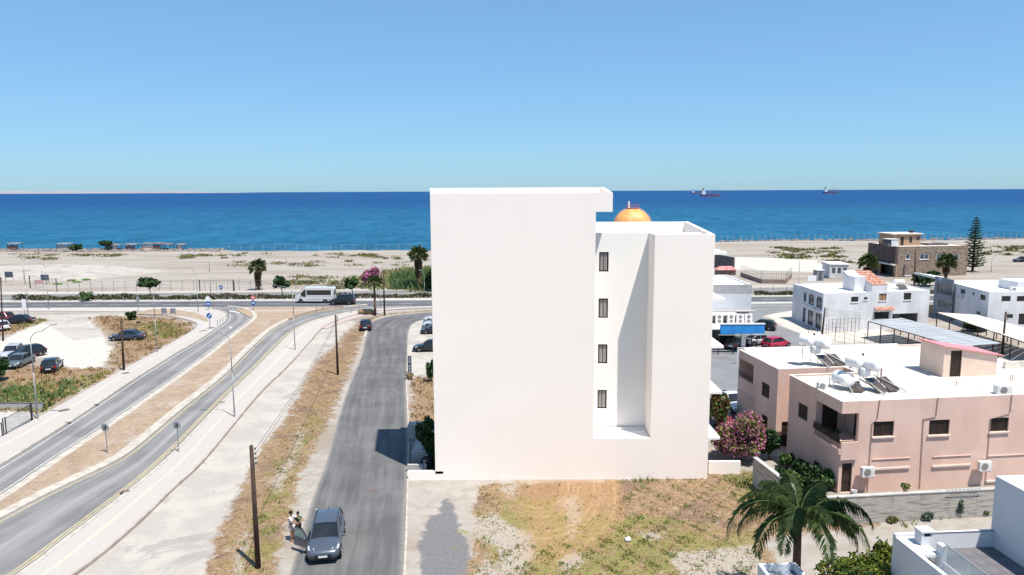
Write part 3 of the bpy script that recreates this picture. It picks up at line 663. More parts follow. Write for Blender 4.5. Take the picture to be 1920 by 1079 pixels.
# ---- weeds and grasses
def blades(name, polys, dens, h, mat, lab, seed, keep=0.5, wd=0.02, scale=0.5, k=4):
    rg = np.random.default_rng(seed); V = []
    for poly in polys:
        wp = np.array([tuple(G(a, b).xy) for a, b in poly]); lo, hi = wp.min(0), wp.max(0); n = int((hi - lo).prod() * dens)
        p = rg.uniform(lo, hi, size=(n, 2)); p = p[sdist(p[:, 0], p[:, 1], [tuple(q) for q in wp]) > 0.15]
        f = (np.sin(p[:, 0] * scale * 1.7 + 1 + seed) * np.cos(p[:, 1] * scale * 1.3) + np.sin(p[:, 0] * scale * 4.1) * np.sin(p[:, 1] * scale * 3.3 + seed) * .8 + rg.normal(size=len(p)) * .35)
        p = p[f > keep]; c0 = G(1006, 903); rr = np.sqrt((p[:, 0] - c0.x) ** 2 + .27 * (p[:, 1] - c0.y) ** 2); p = p[~((rr < 5.5) & (p[:, 0] > c0.x - 2.5) & (p[:, 1] > c0.y - 9) & (rg.uniform(0, 1, len(p)) < .85))]; V.append(p)
    p = np.concatenate(V); n = len(p); tris = []
    for q in range(k):
        a = rg.uniform(0, 2 * np.pi, n); r = rg.uniform(0, h * .5, n); hh = h * rg.uniform(.35, 1.1, n); la = rg.uniform(0, 2 * np.pi, n); ln = hh * .6
        b0 = np.stack([p[:, 0] + np.cos(a) * r, p[:, 1] + np.sin(a) * r, np.zeros(n)], 1); s = wd * rg.uniform(.7, 1.4, n)
        e = np.stack([np.cos(a + 1.6) * s, np.sin(a + 1.6) * s, np.zeros(n)], 1); t = b0 + np.stack([np.cos(la) * ln, np.sin(la) * ln, hh], 1)
        tris.append(np.stack([b0 - e, b0 + e, t], 1))
    V = np.concatenate(tris).reshape(-1, 3); o = fast(name, V, np.arange(len(V)).reshape(-1, 3), mat); stuff(o, lab, None); return o
MD = MASK['dry']; MG = MASK['green']
blades('dry_grass', [MD[0][:-1], MD[1]], 40, .08, grass_dry, 'dry straw coloured grass over the vacant lot and roadside strip', 3, -.2, .016, 1.3)
blades('green_grass', [MG[2], MG[3], MG[1], MG[8], MD[1]], 75, .10, grass_green, 'patchy green weeds on the vacant lot', 5, .6, .022, 1.6)
blades('dry_grass', [MD[3], MD[4], MD[5], MD[2]], 7, .35, grass_dry, 'tall dry grass round the dirt car park', 6, -.1, .05)
blades('green_grass', [MG[4], MG[5], MG[6]], 8, .34, grass_green, 'green rough grass beside the dirt car park', 8, 0, .05)
blades('green_grass', [[(-200,790),(0,768),(70,768),(78,745),(60,728),(0,722),(-200,735)], [(75,778),(110,757),(160,722),(130,712),(70,730)]], 6, .55, reed_m, 'tall green weeds behind the black mesh fence', 9, -.9, .06)
blades('dry_grass', [MD[6]], 1.2, .9, leafmat('reedbed', (0.10, 0.15, 0.05), (0.24, 0.22, 0.09)), 'reedy scrub behind the far hedge', 10, -.4, .15)
blades('green_grass', [[(735,522),(830,512),(830,545),(735,545)]], 5, 2.2, reed_m, 'tall green reeds at foot of the large palm', 11, -2, .12)
blades('green_grass', [[(1640,985),(1700,965),(1860,955),(1860,968),(1800,975),(1740,985),(1660,995)], [(1350,902),(1440,885),(1450,900),(1400,925)], [(1640,982),(1720,968),(1860,957),(1860,963),(1700,980)], [(930,925),(1330,900),(1330,893),(930,915)]], 12, .45, grass_green, 'green weeds along the foot of the concrete wall', 12, .1, .04)
blades('dry_grass', [[(0,942),(106,868),(227,788),(330,716),(383,680),(425,646),(470,604),(540,591),(470,646),(417,698),(341,759),(265,823),(190,870),(76,925),(0,963)]], 40, .16, grass_dry, 'sparse dry stubble over the earth median', 31, -.3, .016)
# pebbles
rg = np.random.default_rng(4); n = 2500; pts = []
for poly, k in ((MD[1], 1500), ([(545,1079),(560,1010),(600,880),(570,880),(530,1000)], 400), ([(1600,1000),(1860,970),(1860,1020),(1700,1030)], 400)):
    wp = np.array([tuple(G(a, b).xy) for a, b in poly]); q = rg.uniform(wp.min(0), wp.max(0), size=(k * 3, 2)); q = q[sdist(q[:, 0], q[:, 1], [tuple(x) for x in wp]) > 0][:k]; pts.append(q)
p = np.concatenate(pts); n = len(p); s = rg.uniform(.008, .04, n) ** 1.0; base = np.array([[1, 0, 0], [0, 1, 0], [-1, 0, 0], [0, -1, 0], [0, 0, .8]])
V = (base[None] * s[:, None, None] * rg.uniform(.6, 1.3, size=(n, 5, 1))) + np.concatenate([p, np.zeros((n, 1))], 1)[:, None]
k = np.arange(n) * 5; Q = np.concatenate([np.stack([k + a, k + b, k + 4], 1) for a, b in ((0, 1), (1, 2), (2, 3), (3, 0))])
stuff(fast('gravel', V.reshape(-1, 3), Q, pm('pebble', (0.40, 0.36, 0.32), (0.26, 0.23, 0.2), 2, .9)), 'loose stones on the sandy ground')
# shore rocks
n = 1500; px = np.concatenate([rg.uniform(-60, 420, 1150), rg.uniform(1341, 1960, 350)]); V = []; Q = []
for i, x in enumerate(px):
    g = G(x, 470 if x < 500 else 451); yy = np.interp(g.x, cwx, cwy); c = (g.x, yy + rg.uniform(-5 if x < 420 else -1, 2.5), rg.uniform(-.2, .2)); r0 = rg.uniform(.3, .9)
    for a in range(5): V.append((c[0] + math.cos(a * 1.257) * r0 * rg.uniform(.6, 1.2), c[1] + math.sin(a * 1.257) * r0, c[2]))
    V.append((c[0], c[1], c[2] + r0 * rg.uniform(.6, 1.1)))
    for a in range(5): Q.append((i * 6 + a, i * 6 + (a + 1) % 5, i * 6 + 5))
stuff(fast('rocks', np.array(V), np.array(Q), rockm), 'dark shore rocks along the water edge')
# beach scrub: low mounds of leaves
def scrub(name, boxes, n, sz, mat, lab, seed):
    rg = np.random.default_rng(seed); C = []
    for (x0, y0, x1, y1, m) in boxes:
        for _ in range(m):
            g = G(rg.uniform(x0, x1), rg.uniform(y0, y1)); r0 = rg.uniform(.5, 1.7); q = rg.normal(size=(n, 3)) * np.array([r0, r0 * .7, .22]); q[:, 2] = np.abs(q[:, 2]); C.append(q + np.array(g))
    V, Q = leafquads(np.concatenate(C), sz); return stuff(fast(name, V, Q, mat), lab)
scrub('scrub', [(20,476,110,484,10),(140,478,230,482,12),(330,478,470,486,14),(50,484,120,488,8),(620,476,700,482,16),(440,475,800,500,30),(540,520,640,535,20),(600,538,690,545,10)], 60, .16, leaf_olive, 'low olive scrub dotted over the left beach', 21)
scrub('scrub', [(1450,465,1500,476,14),(1470,478,1510,486,10),(1505,466,1580,484,24),(1560,488,1600,495,6),(1830,462,1990,480,26)], 70, .2, leaf_olive, 'low olive scrub dotted over the right beach', 22)
# ================================================================== BUILDINGS
def win(parent, O, rz, u0, u1, z0, z1, frame=dark_frame, glass=glass_mid, depth=.12, curtain=False, sill=None, mull=1, fr=.06, local=True, frame_name='window', lab=None):
    """a window set in the wall plane: frame, panes, optional sill and curtain; parent-local coordinates, plane through O along rz"""
    mb = MB(); y0, y1 = depth - .03, depth + .05
    mb.box(u0, u1, y0, y1, z1 - fr, z1); mb.box(u0, u1, y0, y1, z0, z0 + fr); mb.box(u0, u0 + fr, y0, y1, z0 + fr, z1 - fr); mb.box(u1 - fr, u1, y0, y1, z0 + fr, z1 - fr)
    for i in range(mull):
        c = u0 + (u1 - u0) * (i + 1) / (mull + 1); mb.box(c - fr * .4, c + fr * .4, y0, y1, z0 + fr, z1 - fr)
    o = mb.move(O, rz).build(frame_name, frame, parent, label=lab)
    MB().box(u0 + fr, u1 - fr, depth, depth + .02, z0 + fr, z1 - fr).move(O, rz).build('pane', glass, o)
    if curtain:
        c = MB(); n = 14; W_ = (u1 - u0 - 2 * fr)
        for i in range(n):
            a = u0 + fr + W_ * i / n; b = u0 + fr + W_ * (i + 1) / n; yy = depth - .012 - .01 * (i % 2)
            if .40 < (i + .5) / n < .58: continue
            c.add([(a, yy, z0 + fr), (b, yy - .008, z0 + fr), (b, yy - .008, z1 - fr), (a, yy, z1 - fr)], [(0, 1, 2, 3)])
        c.move(O, rz).build('curtain', curtain_m, o)
    if sill:
        MB().box(u0 - .1, u1 + .1, -.09, depth - .04, z0 - .09, z0 - .003).move(O, rz).build('sill', sill, o)
    return o
def louvre(parent, O, rz, u0, u1, z0, z1, depth=.1, name='shutter', mat=brown_door, n=10, leaves=2):
    mb = MB(); mb.box(u0, u1, depth, depth + .04, z0, z1)
    for l in range(leaves):
        a = u0 + (u1 - u0) * l / leaves; b = u0 + (u1 - u0) * (l + 1) / leaves
        mb.box(a, a + .05, depth - .035, depth - .002, z0, z1); mb.box(b - .05, b - .002, depth - .035, depth - .002, z0, z1)
        for i in range(n): q = z0 + .05 + (z1 - z0 - .1) * i / n; mb.box(a + .055, b - .055, depth - .025, depth - .002, q, q + (z1 - z0) / n * .45)
    return mb.move(O, rz).build(name, mat, parent)
def ac_unit(loc, rz, lab, w_=.85, h=.65, d=.32, fans=1, grp='air conditioner units'):
    t = thing('air_conditioner', lab, 'air conditioner', loc, rz, grp)
    MB().box(-w_/2, w_/2, -d, 0, 0, h).build('casing', ac_white, t, bevel=.015)
    for k in range(fans):
        c = MB(); zz = h * (.5 if fans == 1 else (.27 + .46 * k)); r = min(w_, h / fans) * .38; x = -.08 if fans == 1 else 0
        for q in range(4): c.add([(x + (r - q*r/4) * math.cos(a), -d - .012 - .001*q, zz + (r - q*r/4) * math.sin(a)) for a in np.linspace(0, 2*np.pi, 17)[:-1]] + [(x + (r - q*r/4 - r/9) * math.cos(a), -d - .012 - .001*q, zz + (r - q*r/4 - r/9) * math.sin(a)) for a in np.linspace(0, 2*np.pi, 17)[:-1]], [(i, (i + 1) % 16, (i + 1) % 16 + 16, i + 16) for i in range(16)])
        g = c.build('fan_grille', fan_grey, t)
        MB().tube((x, -d - .004, zz), (x, -d - .010, zz), r * .97, n=16).build('fan', pm('fan_disc_grey', (.30,.29,.28), None, 3, .6), g)  # plain grey disc behind the grille rings
    MB().box(-w_/2 + .08, -w_/2 + .12, -d + .02, -.02, -.08, -.001).box(w_/2 - .12, w_/2 - .08, -d + .02, -.02, -.08, -.001).build('bracket', galv, t)
    return t

# ---------------------------------------------------------------- the tall white block
Y0 = 48.3; YR = 50.5; YW = 55.2; YB = 53.1
T = thing('apartment_building', 'tall blank white apartment block in the middle with four narrow windows', 'building', (0, Y0, 0))
X0 = P(808.5, 500, Y0).x; X0 = -5.40
X1 = P(1117, 430, Y0).x; X2 = P(1149, 380, Y0).x; X3 = P(1227, 500, Y0).x; X4 = P(1341, 445, Y0).x
ZT = P(980, 362.5, Y0).z; ZC = P(1130, 397.5, Y0).z; ZW = P(1285, 440, Y0).z; ZL = P(1165, 822, Y0).z; ZB = P(816, 889, Y0).z
ZTB = P(970, 352.5, YB).z; ZWB = P(1200, 416.5, YW).z
XB = P(1133, 352, YB).x; XWB = P(1290.5, 415.5, YW).x
wt = .25
def yl(y): return y - Y0
mb = MB()
mb.box(X0 + .0, X1, 0, wt, ZB, ZT)                           # front wall of the main part
mb.box(X0 + .55, X1 - .001, 0.002, wt, .0, ZB - .001)
mb.build('wall', white_render, T)
MB().hexa([(X0 - .0, wt + .001, ZB), (X0 + .25, wt + .001, ZB), (X0 - .30, yl(YB), ZB), (X0 - .55, yl(YB), ZB), (X0, wt + .001, ZT), (X0 + .25, wt + .001, ZT), (X0 - .30, yl(YB), ZTB), (X0 - .55, yl(YB), ZTB)]).build('wall', white_render, T)
MB().box(X0 - .55, X1, yl(YB) + .001, yl(YB) + .26, ZB, ZTB).build('wall', white_warm, T)
MB().box(X0 - .5, X0 - .25, yl(YB) + .262, 7.4, 0, 13.5).box(X0 - .25, X4, 7.15, 7.4, 0, 13.5).build('wall', white_render, T)
MB().box(X1 - .25, X1 - .001, wt + .001, yl(YB), ZL, ZT - .3).build('wall', white_warm, T)
MB().box(X0 + .26, X1 - .26, wt + .002, yl(YB), ZT - .5, ZT - .32).build('roof', white_warm, T)
# cantilevered roof corner
c = MB(); c.box(X1 + .001, X2, 0, wt, ZC, ZT)
c.hexa([(X2 - .22, wt + .001, ZC), (X2, wt + .001, ZC), (XB, yl(YB), ZC), (XB - .22, yl(YB), ZC), (X2 - .22, wt + .001, ZT), (X2, wt + .001, ZT), (XB, yl(YB), ZTB), (XB - .22, yl(YB), ZTB)])
c.box(X1 + .001, XB, yl(YB) + .001, yl(YB) + .26, ZC, ZTB); c.box(X1 + .001, X2 - .23, wt + .002, yl(YB), ZC, ZC + .2)
c.build('cantilever', white_render, T)
# right wing
MB().box(X3, X4, .0, wt, ZL, ZW).box(X1 + .001, X4, .003, wt, 0, ZL - .001).build('wall', white_render, T)
MB().box(X3, X3 + wt, wt + .001, yl(YR) - .001, ZL, ZW - .001).build('wall', white_render, T)
wins = []
for a, b in ((473, 510), (560, 597), (646, 682.5), (731.5, 767)):
    z1 = P(1131, a, YR).z; z0 = P(1131, b, YR).z; u = (a - 473) / 258.; x0 = P(1123.5 - 4 * u, a, YR).x; x1 = P(1141.3 - 4.2 * u, a, YR).x; wins.append((P(1123.5, 480, YR).x, P(1141.3, 480, YR).x, z0, z1))
L0 = X1 - .24
mb = MB().wall(X4 - wt - L0, wt, ZL - .3, ZW, [(a - L0, b - L0, c_, d_) for a, b, c_, d_ in wins]).move((L0, yl(YR), 0)); mb.build('wall', white_warm, T)
for (a, b, c_, d_) in wins: win(T, (0, yl(YR), 0), 0, a + .002, b - .002, c_ + .002, d_ - .002, trim_black, glass_mid, .12, curtain=True, mull=0, fr=.095)
MB().box(X1 + .001, X4 - .3, yl(YR) + wt + .001, yl(YW), ZW - .75, ZW - .55).build('roof', cream_roof, T)
MB().box(X3 + wt + .001, X4 - .3, wt + .001, yl(YR) - .001, ZW - .75, ZW - .55).build('roof', cream_roof, T)
p = MB(); p.box(X1 - .25, XWB, yl(YW) + .001, yl(YW) + .25, ZW - .8, ZWB)
p.hexa([(X4 - wt, wt + .001, 0), (X4, wt + .001, 0), (XWB, yl(YW), 0), (XWB - .25, yl(YW), 0), (X4 - wt, wt + .001, ZW), (X4, wt + .001, ZW), (XWB, yl(YW), ZWB), (XWB - .25, yl(YW), ZWB)])
p.build('parapet', white_warm, T)
# floor of the light well with its slot and low ledge
MB().box(X1 + .001, X3 - .001, wt + .001, yl(YR) - .26, ZL - .32, ZL - .05).build('ledge', white_warm, T)
MB().box(P(1140, 806, YR).x, P(1190, 806, YR).x, yl(YR) - .18, yl(YR) - .002, ZL - .35, ZL - .02).build('drain_slot', trim_black, T)
MB().box(P(1128, 806, YR).x, X3 - .002, yl(YR) - .24, yl(YR) - .19, ZL - .32, ZL + .1).build('upstand', white_warm, T)
MB().box(X1 + .002, P(1127, 815, Y0).x, wt + .25, wt + 1.0, ZL - .048, ZL + .04).build('hatch', cream_roof, T)
# balcony slabs sticking out at the right
for (xr, yb) in ((1363, 478), (1360, 565), (1357, 653.5), (1354, 739), (1350, 824.5)):
    zb = P(xr, yb, Y0 + .15).z; xx = P(xr, yb, Y0 + .15).x
    MB().box(X4 + .001, xx, .15, 6.5, zb, zb + .17).build('balcony_slab', white_warm, T)
# podium wall in front
ZP = P(850, 898, Y0 - .4).z; xa = P(764, 900, Y0 - .4).x; xm = G(1389, 889).x
o = MB().box(xa, X0 + .549, 0, .24, 0, .62).build('planter_wall', white_render); o.location = (0, Y0, 0); tag(o, 'low white wall closing the planter between street and tall block', 'wall')
xq = G(1388, 889).x; hp = P(1385, 866, G(1388, 889).y).z
o = MB().box(X4 + .31, xq, 0, .25, 0, hp).build('garden_wall', white_render); o.location = (0, G(1388, 889).y, 0); tag(o, 'low white garden wall right of the tall block under the pink oleander', 'wall')
# planting court at the left foot of the block: stepped low walls
b0 = G(765, 824).y
o = MB().box(G(765, 824).x, X0 - .1, 0, .9, 0, P(780, 797, b0).z).build('garden_wall', conc_white); o.location = (0, b0, 0); tag(o, 'pale low concrete wall between dry grass and young tree', 'wall')
y1 = G(766, 886).y
t = thing('stepped_wall', 'stepped white planter walls beside the street at the foot of the block', 'wall', (0, y1, 0))
xs = G(764, 886).x
MB().box(xs, xs + 1.15, 0, .22, 0, .55).build('wall', conc_white, t); MB().box(xs + 1.16, xs + 1.38, .0, 4.6, 0, .9).build('wall', conc_white, t)
MB().box(xs, xs + 1.15, 2.2, 4.6, 0, .7).build('step', conc_white, t); MB().box(xs, xs + .55, 4.61, 6.2, 0, .85).build('step', conc_white, t)
soil = MB().box(xs + 1.39, X0 + .5, .3, 6.3, 0, .12); soil.move((0, y1 - .2, 0)); struct(soil.build('planting_bed', pm('dark_soil', (.06,.045,.035), (.10,.075,.055), 4, .95)))

# ---------------------------------------------------------------- pink house
OH = G(1570, 925.5); RH = R(6.8); ZR = 6.25
H = thing('pink_house', 'two storey pink house with flat pale roof behind the concrete wall', 'house', OH, RH)
def FH(px, py): return onplane(px, py, OH, RH)
def fr_rect(a): (u0, z1) = FH(a[0], a[1]); (u1, z0) = FH(a[2], a[3]); return [u0, u1, z0, z1]
wf = [fr_rect(a) for a in ((1638.5, 791.5, 1675, 818), (1743, 788.5, 1779, 815), (1857, 784.5, 1890, 809))]
dr = [FH(1579.5, 868)[0], FH(1598.5, 868)[0], .02, 2.05]
gl = [fr_rect(a) for a in ((1635, 862.5, 1705.5, 874.5), (1748.5, 857.5, 1820, 869.5), (1852, 856, 1925, 897))]
ub = FH(1611, 780)[0]; TH = .25
bz0, bz1 = 3.55, 5.45
LEN = 20.0
UB, VB = ub, 3.1
m1 = MB().wall(LEN, TH, 0, ZR, [(-1, ub, bz0, bz1)] + wf + [dr]); m1.build('wall', pink_render, H)
for r_ in wf:
    louvre(H, (0, 0, 0), 0, r_[0] + .002, r_[1] - .002, r_[2] + .002, r_[3] - .002, .13, 'shutter', n=12)
    MB().box(r_[0] - .08, r_[1] + .08, -.1, .1, r_[2] - .1, r_[2] - .002).build('sill', pink_trim, H)
louvre(H, (0, 0, 0), 0, dr[0] + .002, dr[1] - .002, .02, 2.045, .14, 'door', n=3, leaves=1)
for r_ in gl:   # recessed band under a ledge
    MB().box(r_[0], r_[1], -.10, -.001, r_[2] - .12, r_[2]).build('ledge', pink_trim, H)
    MB().box(r_[0], r_[1], -.055, -.001, r_[3], r_[3] + .05).build('band', pink_render, H)
# left flank: plane u=0, openings along v. local frame for it: origin (0,LB) direction -v
LBK = 6.9
def LF(px, py, O=None):   # left face: intersect plane through H origin along v
    u, z = onplane(px, py, OH, RH + R(90)); return u, z
wl = (LF(1515, 757)[0], LF(1497, 754)[0], LF(1505, 787)[1], LF(1505, 758)[1])
m2 = MB().wall(LBK - TH - .001, TH, 0, ZR, [(LBK - wl[1], LBK - wl[0], wl[2], wl[3]), (LBK - VB, 99, bz0, bz1)]).move((0, LBK, 0), R(-90)); m2.build('wall', pink_render, H)
louvre(H, (0, LBK, 0), R(-90), LBK - wl[1] + .002, LBK - wl[0] - .002, wl[2] + .002, wl[3] - .002, .12, 'shutter', n=12)
# balcony at the corner: inner walls, floor, louvred doors, parapet, rail
MB().box(TH, ub + 1.4, TH, VB + .2, 3.0, 3.2).build('balcony_floor', pink_trim, H)
MB().box(.26, ub + 1.2, VB + .0, VB + .2, 3.21, ZR - .2).build('wall', pink_render, H); MB().box(ub + 1.0, ub + 1.2, TH + .001, VB - .001, 3.21, ZR - .2).build('wall', pink_render, H)
MB().box(0.26, ub + 1.2, TH + .001, VB, 5.5, 5.7).build('soffit', pink_render, H)
louvre(H, (0, VB, 0), 0, .45, 1.55, 3.25, 5.3, -.06, 'door', n=14, leaves=2); louvre(H, (ub + 1.0, 0, 0), R(90), .7, 1.9, 3.25, 5.3, .06, 'door', n=14, leaves=2)
MB().box(-.03, ub - .05, -.18, -.002, 2.35, 3.55).box(-.18, -.002, -.18, VB + .1, 2.75, 3.1).build('balcony_parapet', pink_render, H)
rl = MB(); rl.path([(-.1, -.1, 3.62), (ub - .1, -.1, 3.62)], .03); rl.box(-.16, -.12, -.15, VB, 3.5, 3.9); rl.box(-.16, -.12, -.15, VB, 3.98, 4.03)
for i in range(22): rl.box(-.15, -.13, -.1 + i * .145, -.08 + i * .145, 3.12, 4.0)
rl.build('railing', iron, H)
# rear block and notch
UN = 5.4; VN = 8.75; VE = 15.6; UL = 0.02
def RFp(px, py): return onplane(px, py, (OH.x - math.sin(RH) * VN, OH.y + math.cos(RH) * VN), RH)
d1 = (RFp(1466, 791)[0], RFp(1479.5, 791)[0])
MB().wall(UN - UL, TH, 0, ZR, [(d1[0] - UL, d1[1] - UL, .02, 2.05)]).move((UL, VN, 0)).build('wall', pink_render, H)
louvre(H, (0, VN, 0), 0, d1[0] + .002, d1[1] - .002, .02, 2.045, .12, 'door', n=3, leaves=1)
MB().box(UN, UN + TH, LBK + .26, VN + TH, 0, ZR).build('wall', pink_render, H)
MB().box(TH, UN + TH, LBK, LBK + .25, 0, ZR).build('wall', pink_render, H)
wr = (LF(1443, 717)[0], LF(1428, 716)[0], LF(1435, 746)[1], LF(1435, 719)[1]); wr2 = (LF(1439, 780)[0], LF(1427.5, 778)[0], LF(1435, 806)[1], LF(1435, 780)[1])
VBAL = LF(1413, 680)[0]; VB0 = VN + TH + .001
Lr = VE - VB0
bh = (3.95, 5.55)
MB().wall(Lr, TH, 0, ZR, [(VE - wr[1], VE - wr[0], wr[2], wr[3]), (VE - wr2[1], VE - wr2[0], max(wr2[2], .3), wr2[3]), (-1, VE - VBAL, bh[0], bh[1])]).move((UL, VE, 0), R(-90)).build('wall', pink_render, H)
for q in (wr, wr2): louvre(H, (UL, VE, 0), R(-90), VE - q[1] + .002, VE - q[0] - .002, max(q[2], .3) + .002, q[3] - .002, .12, 'shutter', n=10)
MB().box(UL - .14, UL - .001, VBAL - .1, VE, 2.6, 2.75).build('ledge', pink_render, H)
r2 = MB(); r2.path([(UL - .04, VBAL, 4.5), (UL - .04, VE, 4.5)], .035); r2.path([(UL - .04, VBAL, 4.25), (UL - .04, VE, 4.25)], .02)
for i in range(8): r2.tube((UL - .04, VBAL + .1 + i * .38, 3.96), (UL - .04, VBAL + .1 + i * .38, 4.5), .015)
r2.build('railing', iron, H)
MB().box(UL + TH + 1.6, UL + TH + 1.8, VBAL, VE - .3, 3.0, ZR - .3).build('wall', pink_render, H)
MB().box(UL + TH, UL + 1.8, VBAL, VE - .3, 3.2, 3.4).build('balcony_floor', pink_trim, H)
MB().box(UL + TH, UL + 1.85, VBAL - .2, VBAL - .001, 3.0, ZR - .3).build('wall', pink_render, H)
# flat roofs with low upstands
zr = ZR - .12
MB().prism([(TH, TH), (LEN, TH), (LEN, VE - .01), (UL + TH, VE - .01), (UL + TH, VN + TH), (UN + TH, VN + TH), (UN + TH, LBK - .001), (TH, LBK - .001)], zr - .1, zr).build('roof', cream_roof, H)
MB().box(UL, LEN, VE, VE + .22, 0, ZR).build('wall', pink_render, H)
# coping, the pale edge seen from above
cp = MB(); e = .002
cp.box(-e, LEN, -e, TH + .02, ZR, ZR + .02).box(-e, TH + .02, TH + .021, LBK + .25, ZR, ZR + .02).box(TH + .021, UN + TH, LBK - .02, LBK + .25, ZR, ZR + .02).box(UN - .0, UN + TH + .02, LBK + .251, VN + TH, ZR, ZR + .02)
cp.box(UL - e, UN - .001, VN - e, VN + TH, ZR, ZR + .02).box(UL - e, UL + TH, VN + TH + .001, VE, ZR, ZR + .02).box(UL - e, LEN, VE + .001, VE + .2, ZR, ZR + .02)
cp.build('coping', cream_roof, H)
# conduits
def front_path(px, parent=H, dy=-.05, r=.025, nm='conduit'):
    pts = [(FH(a, b)[0], dy, FH(a, b)[1]) for a, b in px]; return MB().path(pts, r).build(nm, pm('cable_conduit', (.36,.26,.23), None, 3, .7), parent)
front_path([(1649.7, 747.5), (1644, 786), (1635, 793), (1625.5, 924)]); front_path([(1758.5, 744.5), (1754.5, 780), (1731, 785), (1723.6, 917)]); front_path([(1897, 739), (1893, 774), (1856.6, 785), (1846.6, 910)])
# stair hut on the roof
def atz(px, py, z): return H_inv(G(px, py, z))
def H_inv(p):
    d = p - OH; return Vector((d.x * math.cos(RH) + d.y * math.sin(RH), -d.x * math.sin(RH) + d.y * math.cos(RH), p.z))
s0 = atz(1767, 708, zr); s1 = atz(1873, 706, zr); s2 = atz(1730, 692, zr)
vd = s2.y - s0.y; hl = 2.35; hr = 1.55; ul = s1.x - s0.x
h = MB(); hx = (FH(0, 0)[0] * 0 + s0.x)
dA = .55; dB = 1.45
for a, b, za in ((0, dA, 0), (dB, ul, 0), (dA, dB, 2.0)):
    ta, tb = hl - (hl - hr) * a / ul, hl - (hl - hr) * b / ul
    h.hexa([(s0.x + a, s0.y, zr + za), (s0.x + b, s0.y, zr + za), (s0.x + b, s0.y + .2, zr + za), (s0.x + a, s0.y + .2, zr + za), (s0.x + a, s0.y, zr + ta), (s0.x + b, s0.y, zr + tb), (s0.x + b, s0.y + .2, zr + tb), (s0.x + a, s0.y + .2, zr + ta)])
h.box(s0.x, s0.x + .2, s0.y + .201, s0.y + vd, zr, zr + hl).box(s1.x - .2, s1.x, s0.y + .201, s0.y + vd, zr, zr + hr).box(s0.x + .201, s1.x - .201, s0.y + vd - .2, s0.y + vd, zr, zr + hr)
h.build('stair_hut_wall', pm('pale_pink_render', (.68,.53,.43), (.62,.48,.39), 1, .9), H)
louvre(H, (s0.x, s0.y, zr), 0, dA + .002, dB - .002, .02, 1.99, .1, 'door', n=4, leaves=1)
g = MB()
for i in range(6): g.box(s0.x + dA + .08 + i * .15, s0.x + dA + .1 + i * .15, s0.y + .0, s0.y + .02, zr + .03, zr + 1.95)
g.build('grille', rust_iron, H)
e = .18
MB().hexa([(s0.x - e, s0.y - e, zr + hl + .0), (s1.x + e * 2, s0.y - e, zr + hr - .05), (s1.x + e * 2, s0.y + vd + e, zr + hr - .05), (s0.x - e, s0.y + vd + e, zr + hl), (s0.x - e, s0.y - e, zr + hl + .07), (s1.x + e * 2, s0.y - e, zr + hr + .02), (s1.x + e * 2, s0.y + vd + e, zr + hr + .02), (s0.x - e, s0.y + vd + e, zr + hl + .07)]).build('stair_hut_roof', pink_sheet, H)
# white rear parapet right of the hut
q0 = atz(1874, 688, ZR); 
MB().box(q0.x + .3, LEN - .1, q0.y - .2, q0.y, zr + .001, zr + .55).build('parapet', cream_roof, H)
MB().box(UL + .3, s0.x + 3.4, VE - .25, VE - .02, zr + .001, zr + .3).build('parapet', white_roofm, H)
# rebar starters on the roof
rb = MB()
for cx_, cy_ in ((1650, 705), (1790, 726), (1895, 716), (1588, 680)):
    c0 = atz(cx_, cy_, zr)
    for i in range(6): rb.tube((c0.x + .12 * (i % 3), c0.y + .15 * (i // 3), zr), (c0.x + .12 * (i % 3) + random.uniform(-.05, .05), c0.y + .15 * (i // 3), zr + .5), .012, n=4)
rb.build('rebar', rust_iron, H)
def on_roof(px, py): g_ = G(px, py, zr + OH.z); return (g_.x, g_.y, zr)
def wallpt(u, v, z): return (OH.x + u * math.cos(RH) - v * math.sin(RH), OH.y + u * math.sin(RH) + v * math.cos(RH), z)
for a, lab in (((1607, 870, 1633, 890.5), 'air conditioner on the pink wall just right of the brown door'), ((1824.5, 860.5, 1851, 879.5), 'air conditioner on the pink wall below the third shuttered window')):
    u0, z1 = FH(a[0], a[1]); u1, z0 = FH(a[2], a[3]); ac_unit(wallpt((u0 + u1) / 2, -.22, z0 + .05), RH, lab, .86, .66, .3)
    cr_ = None
ac_unit(on_roof(1539, 731), RH, 'small air conditioner at the left edge of the pale flat roof', .7, .6, .3)
ac_unit(on_roof(1875, 737), RH - R(8), 'white air conditioner on the pale flat roof below the pink roofed hut', 1.0, .62, .5)
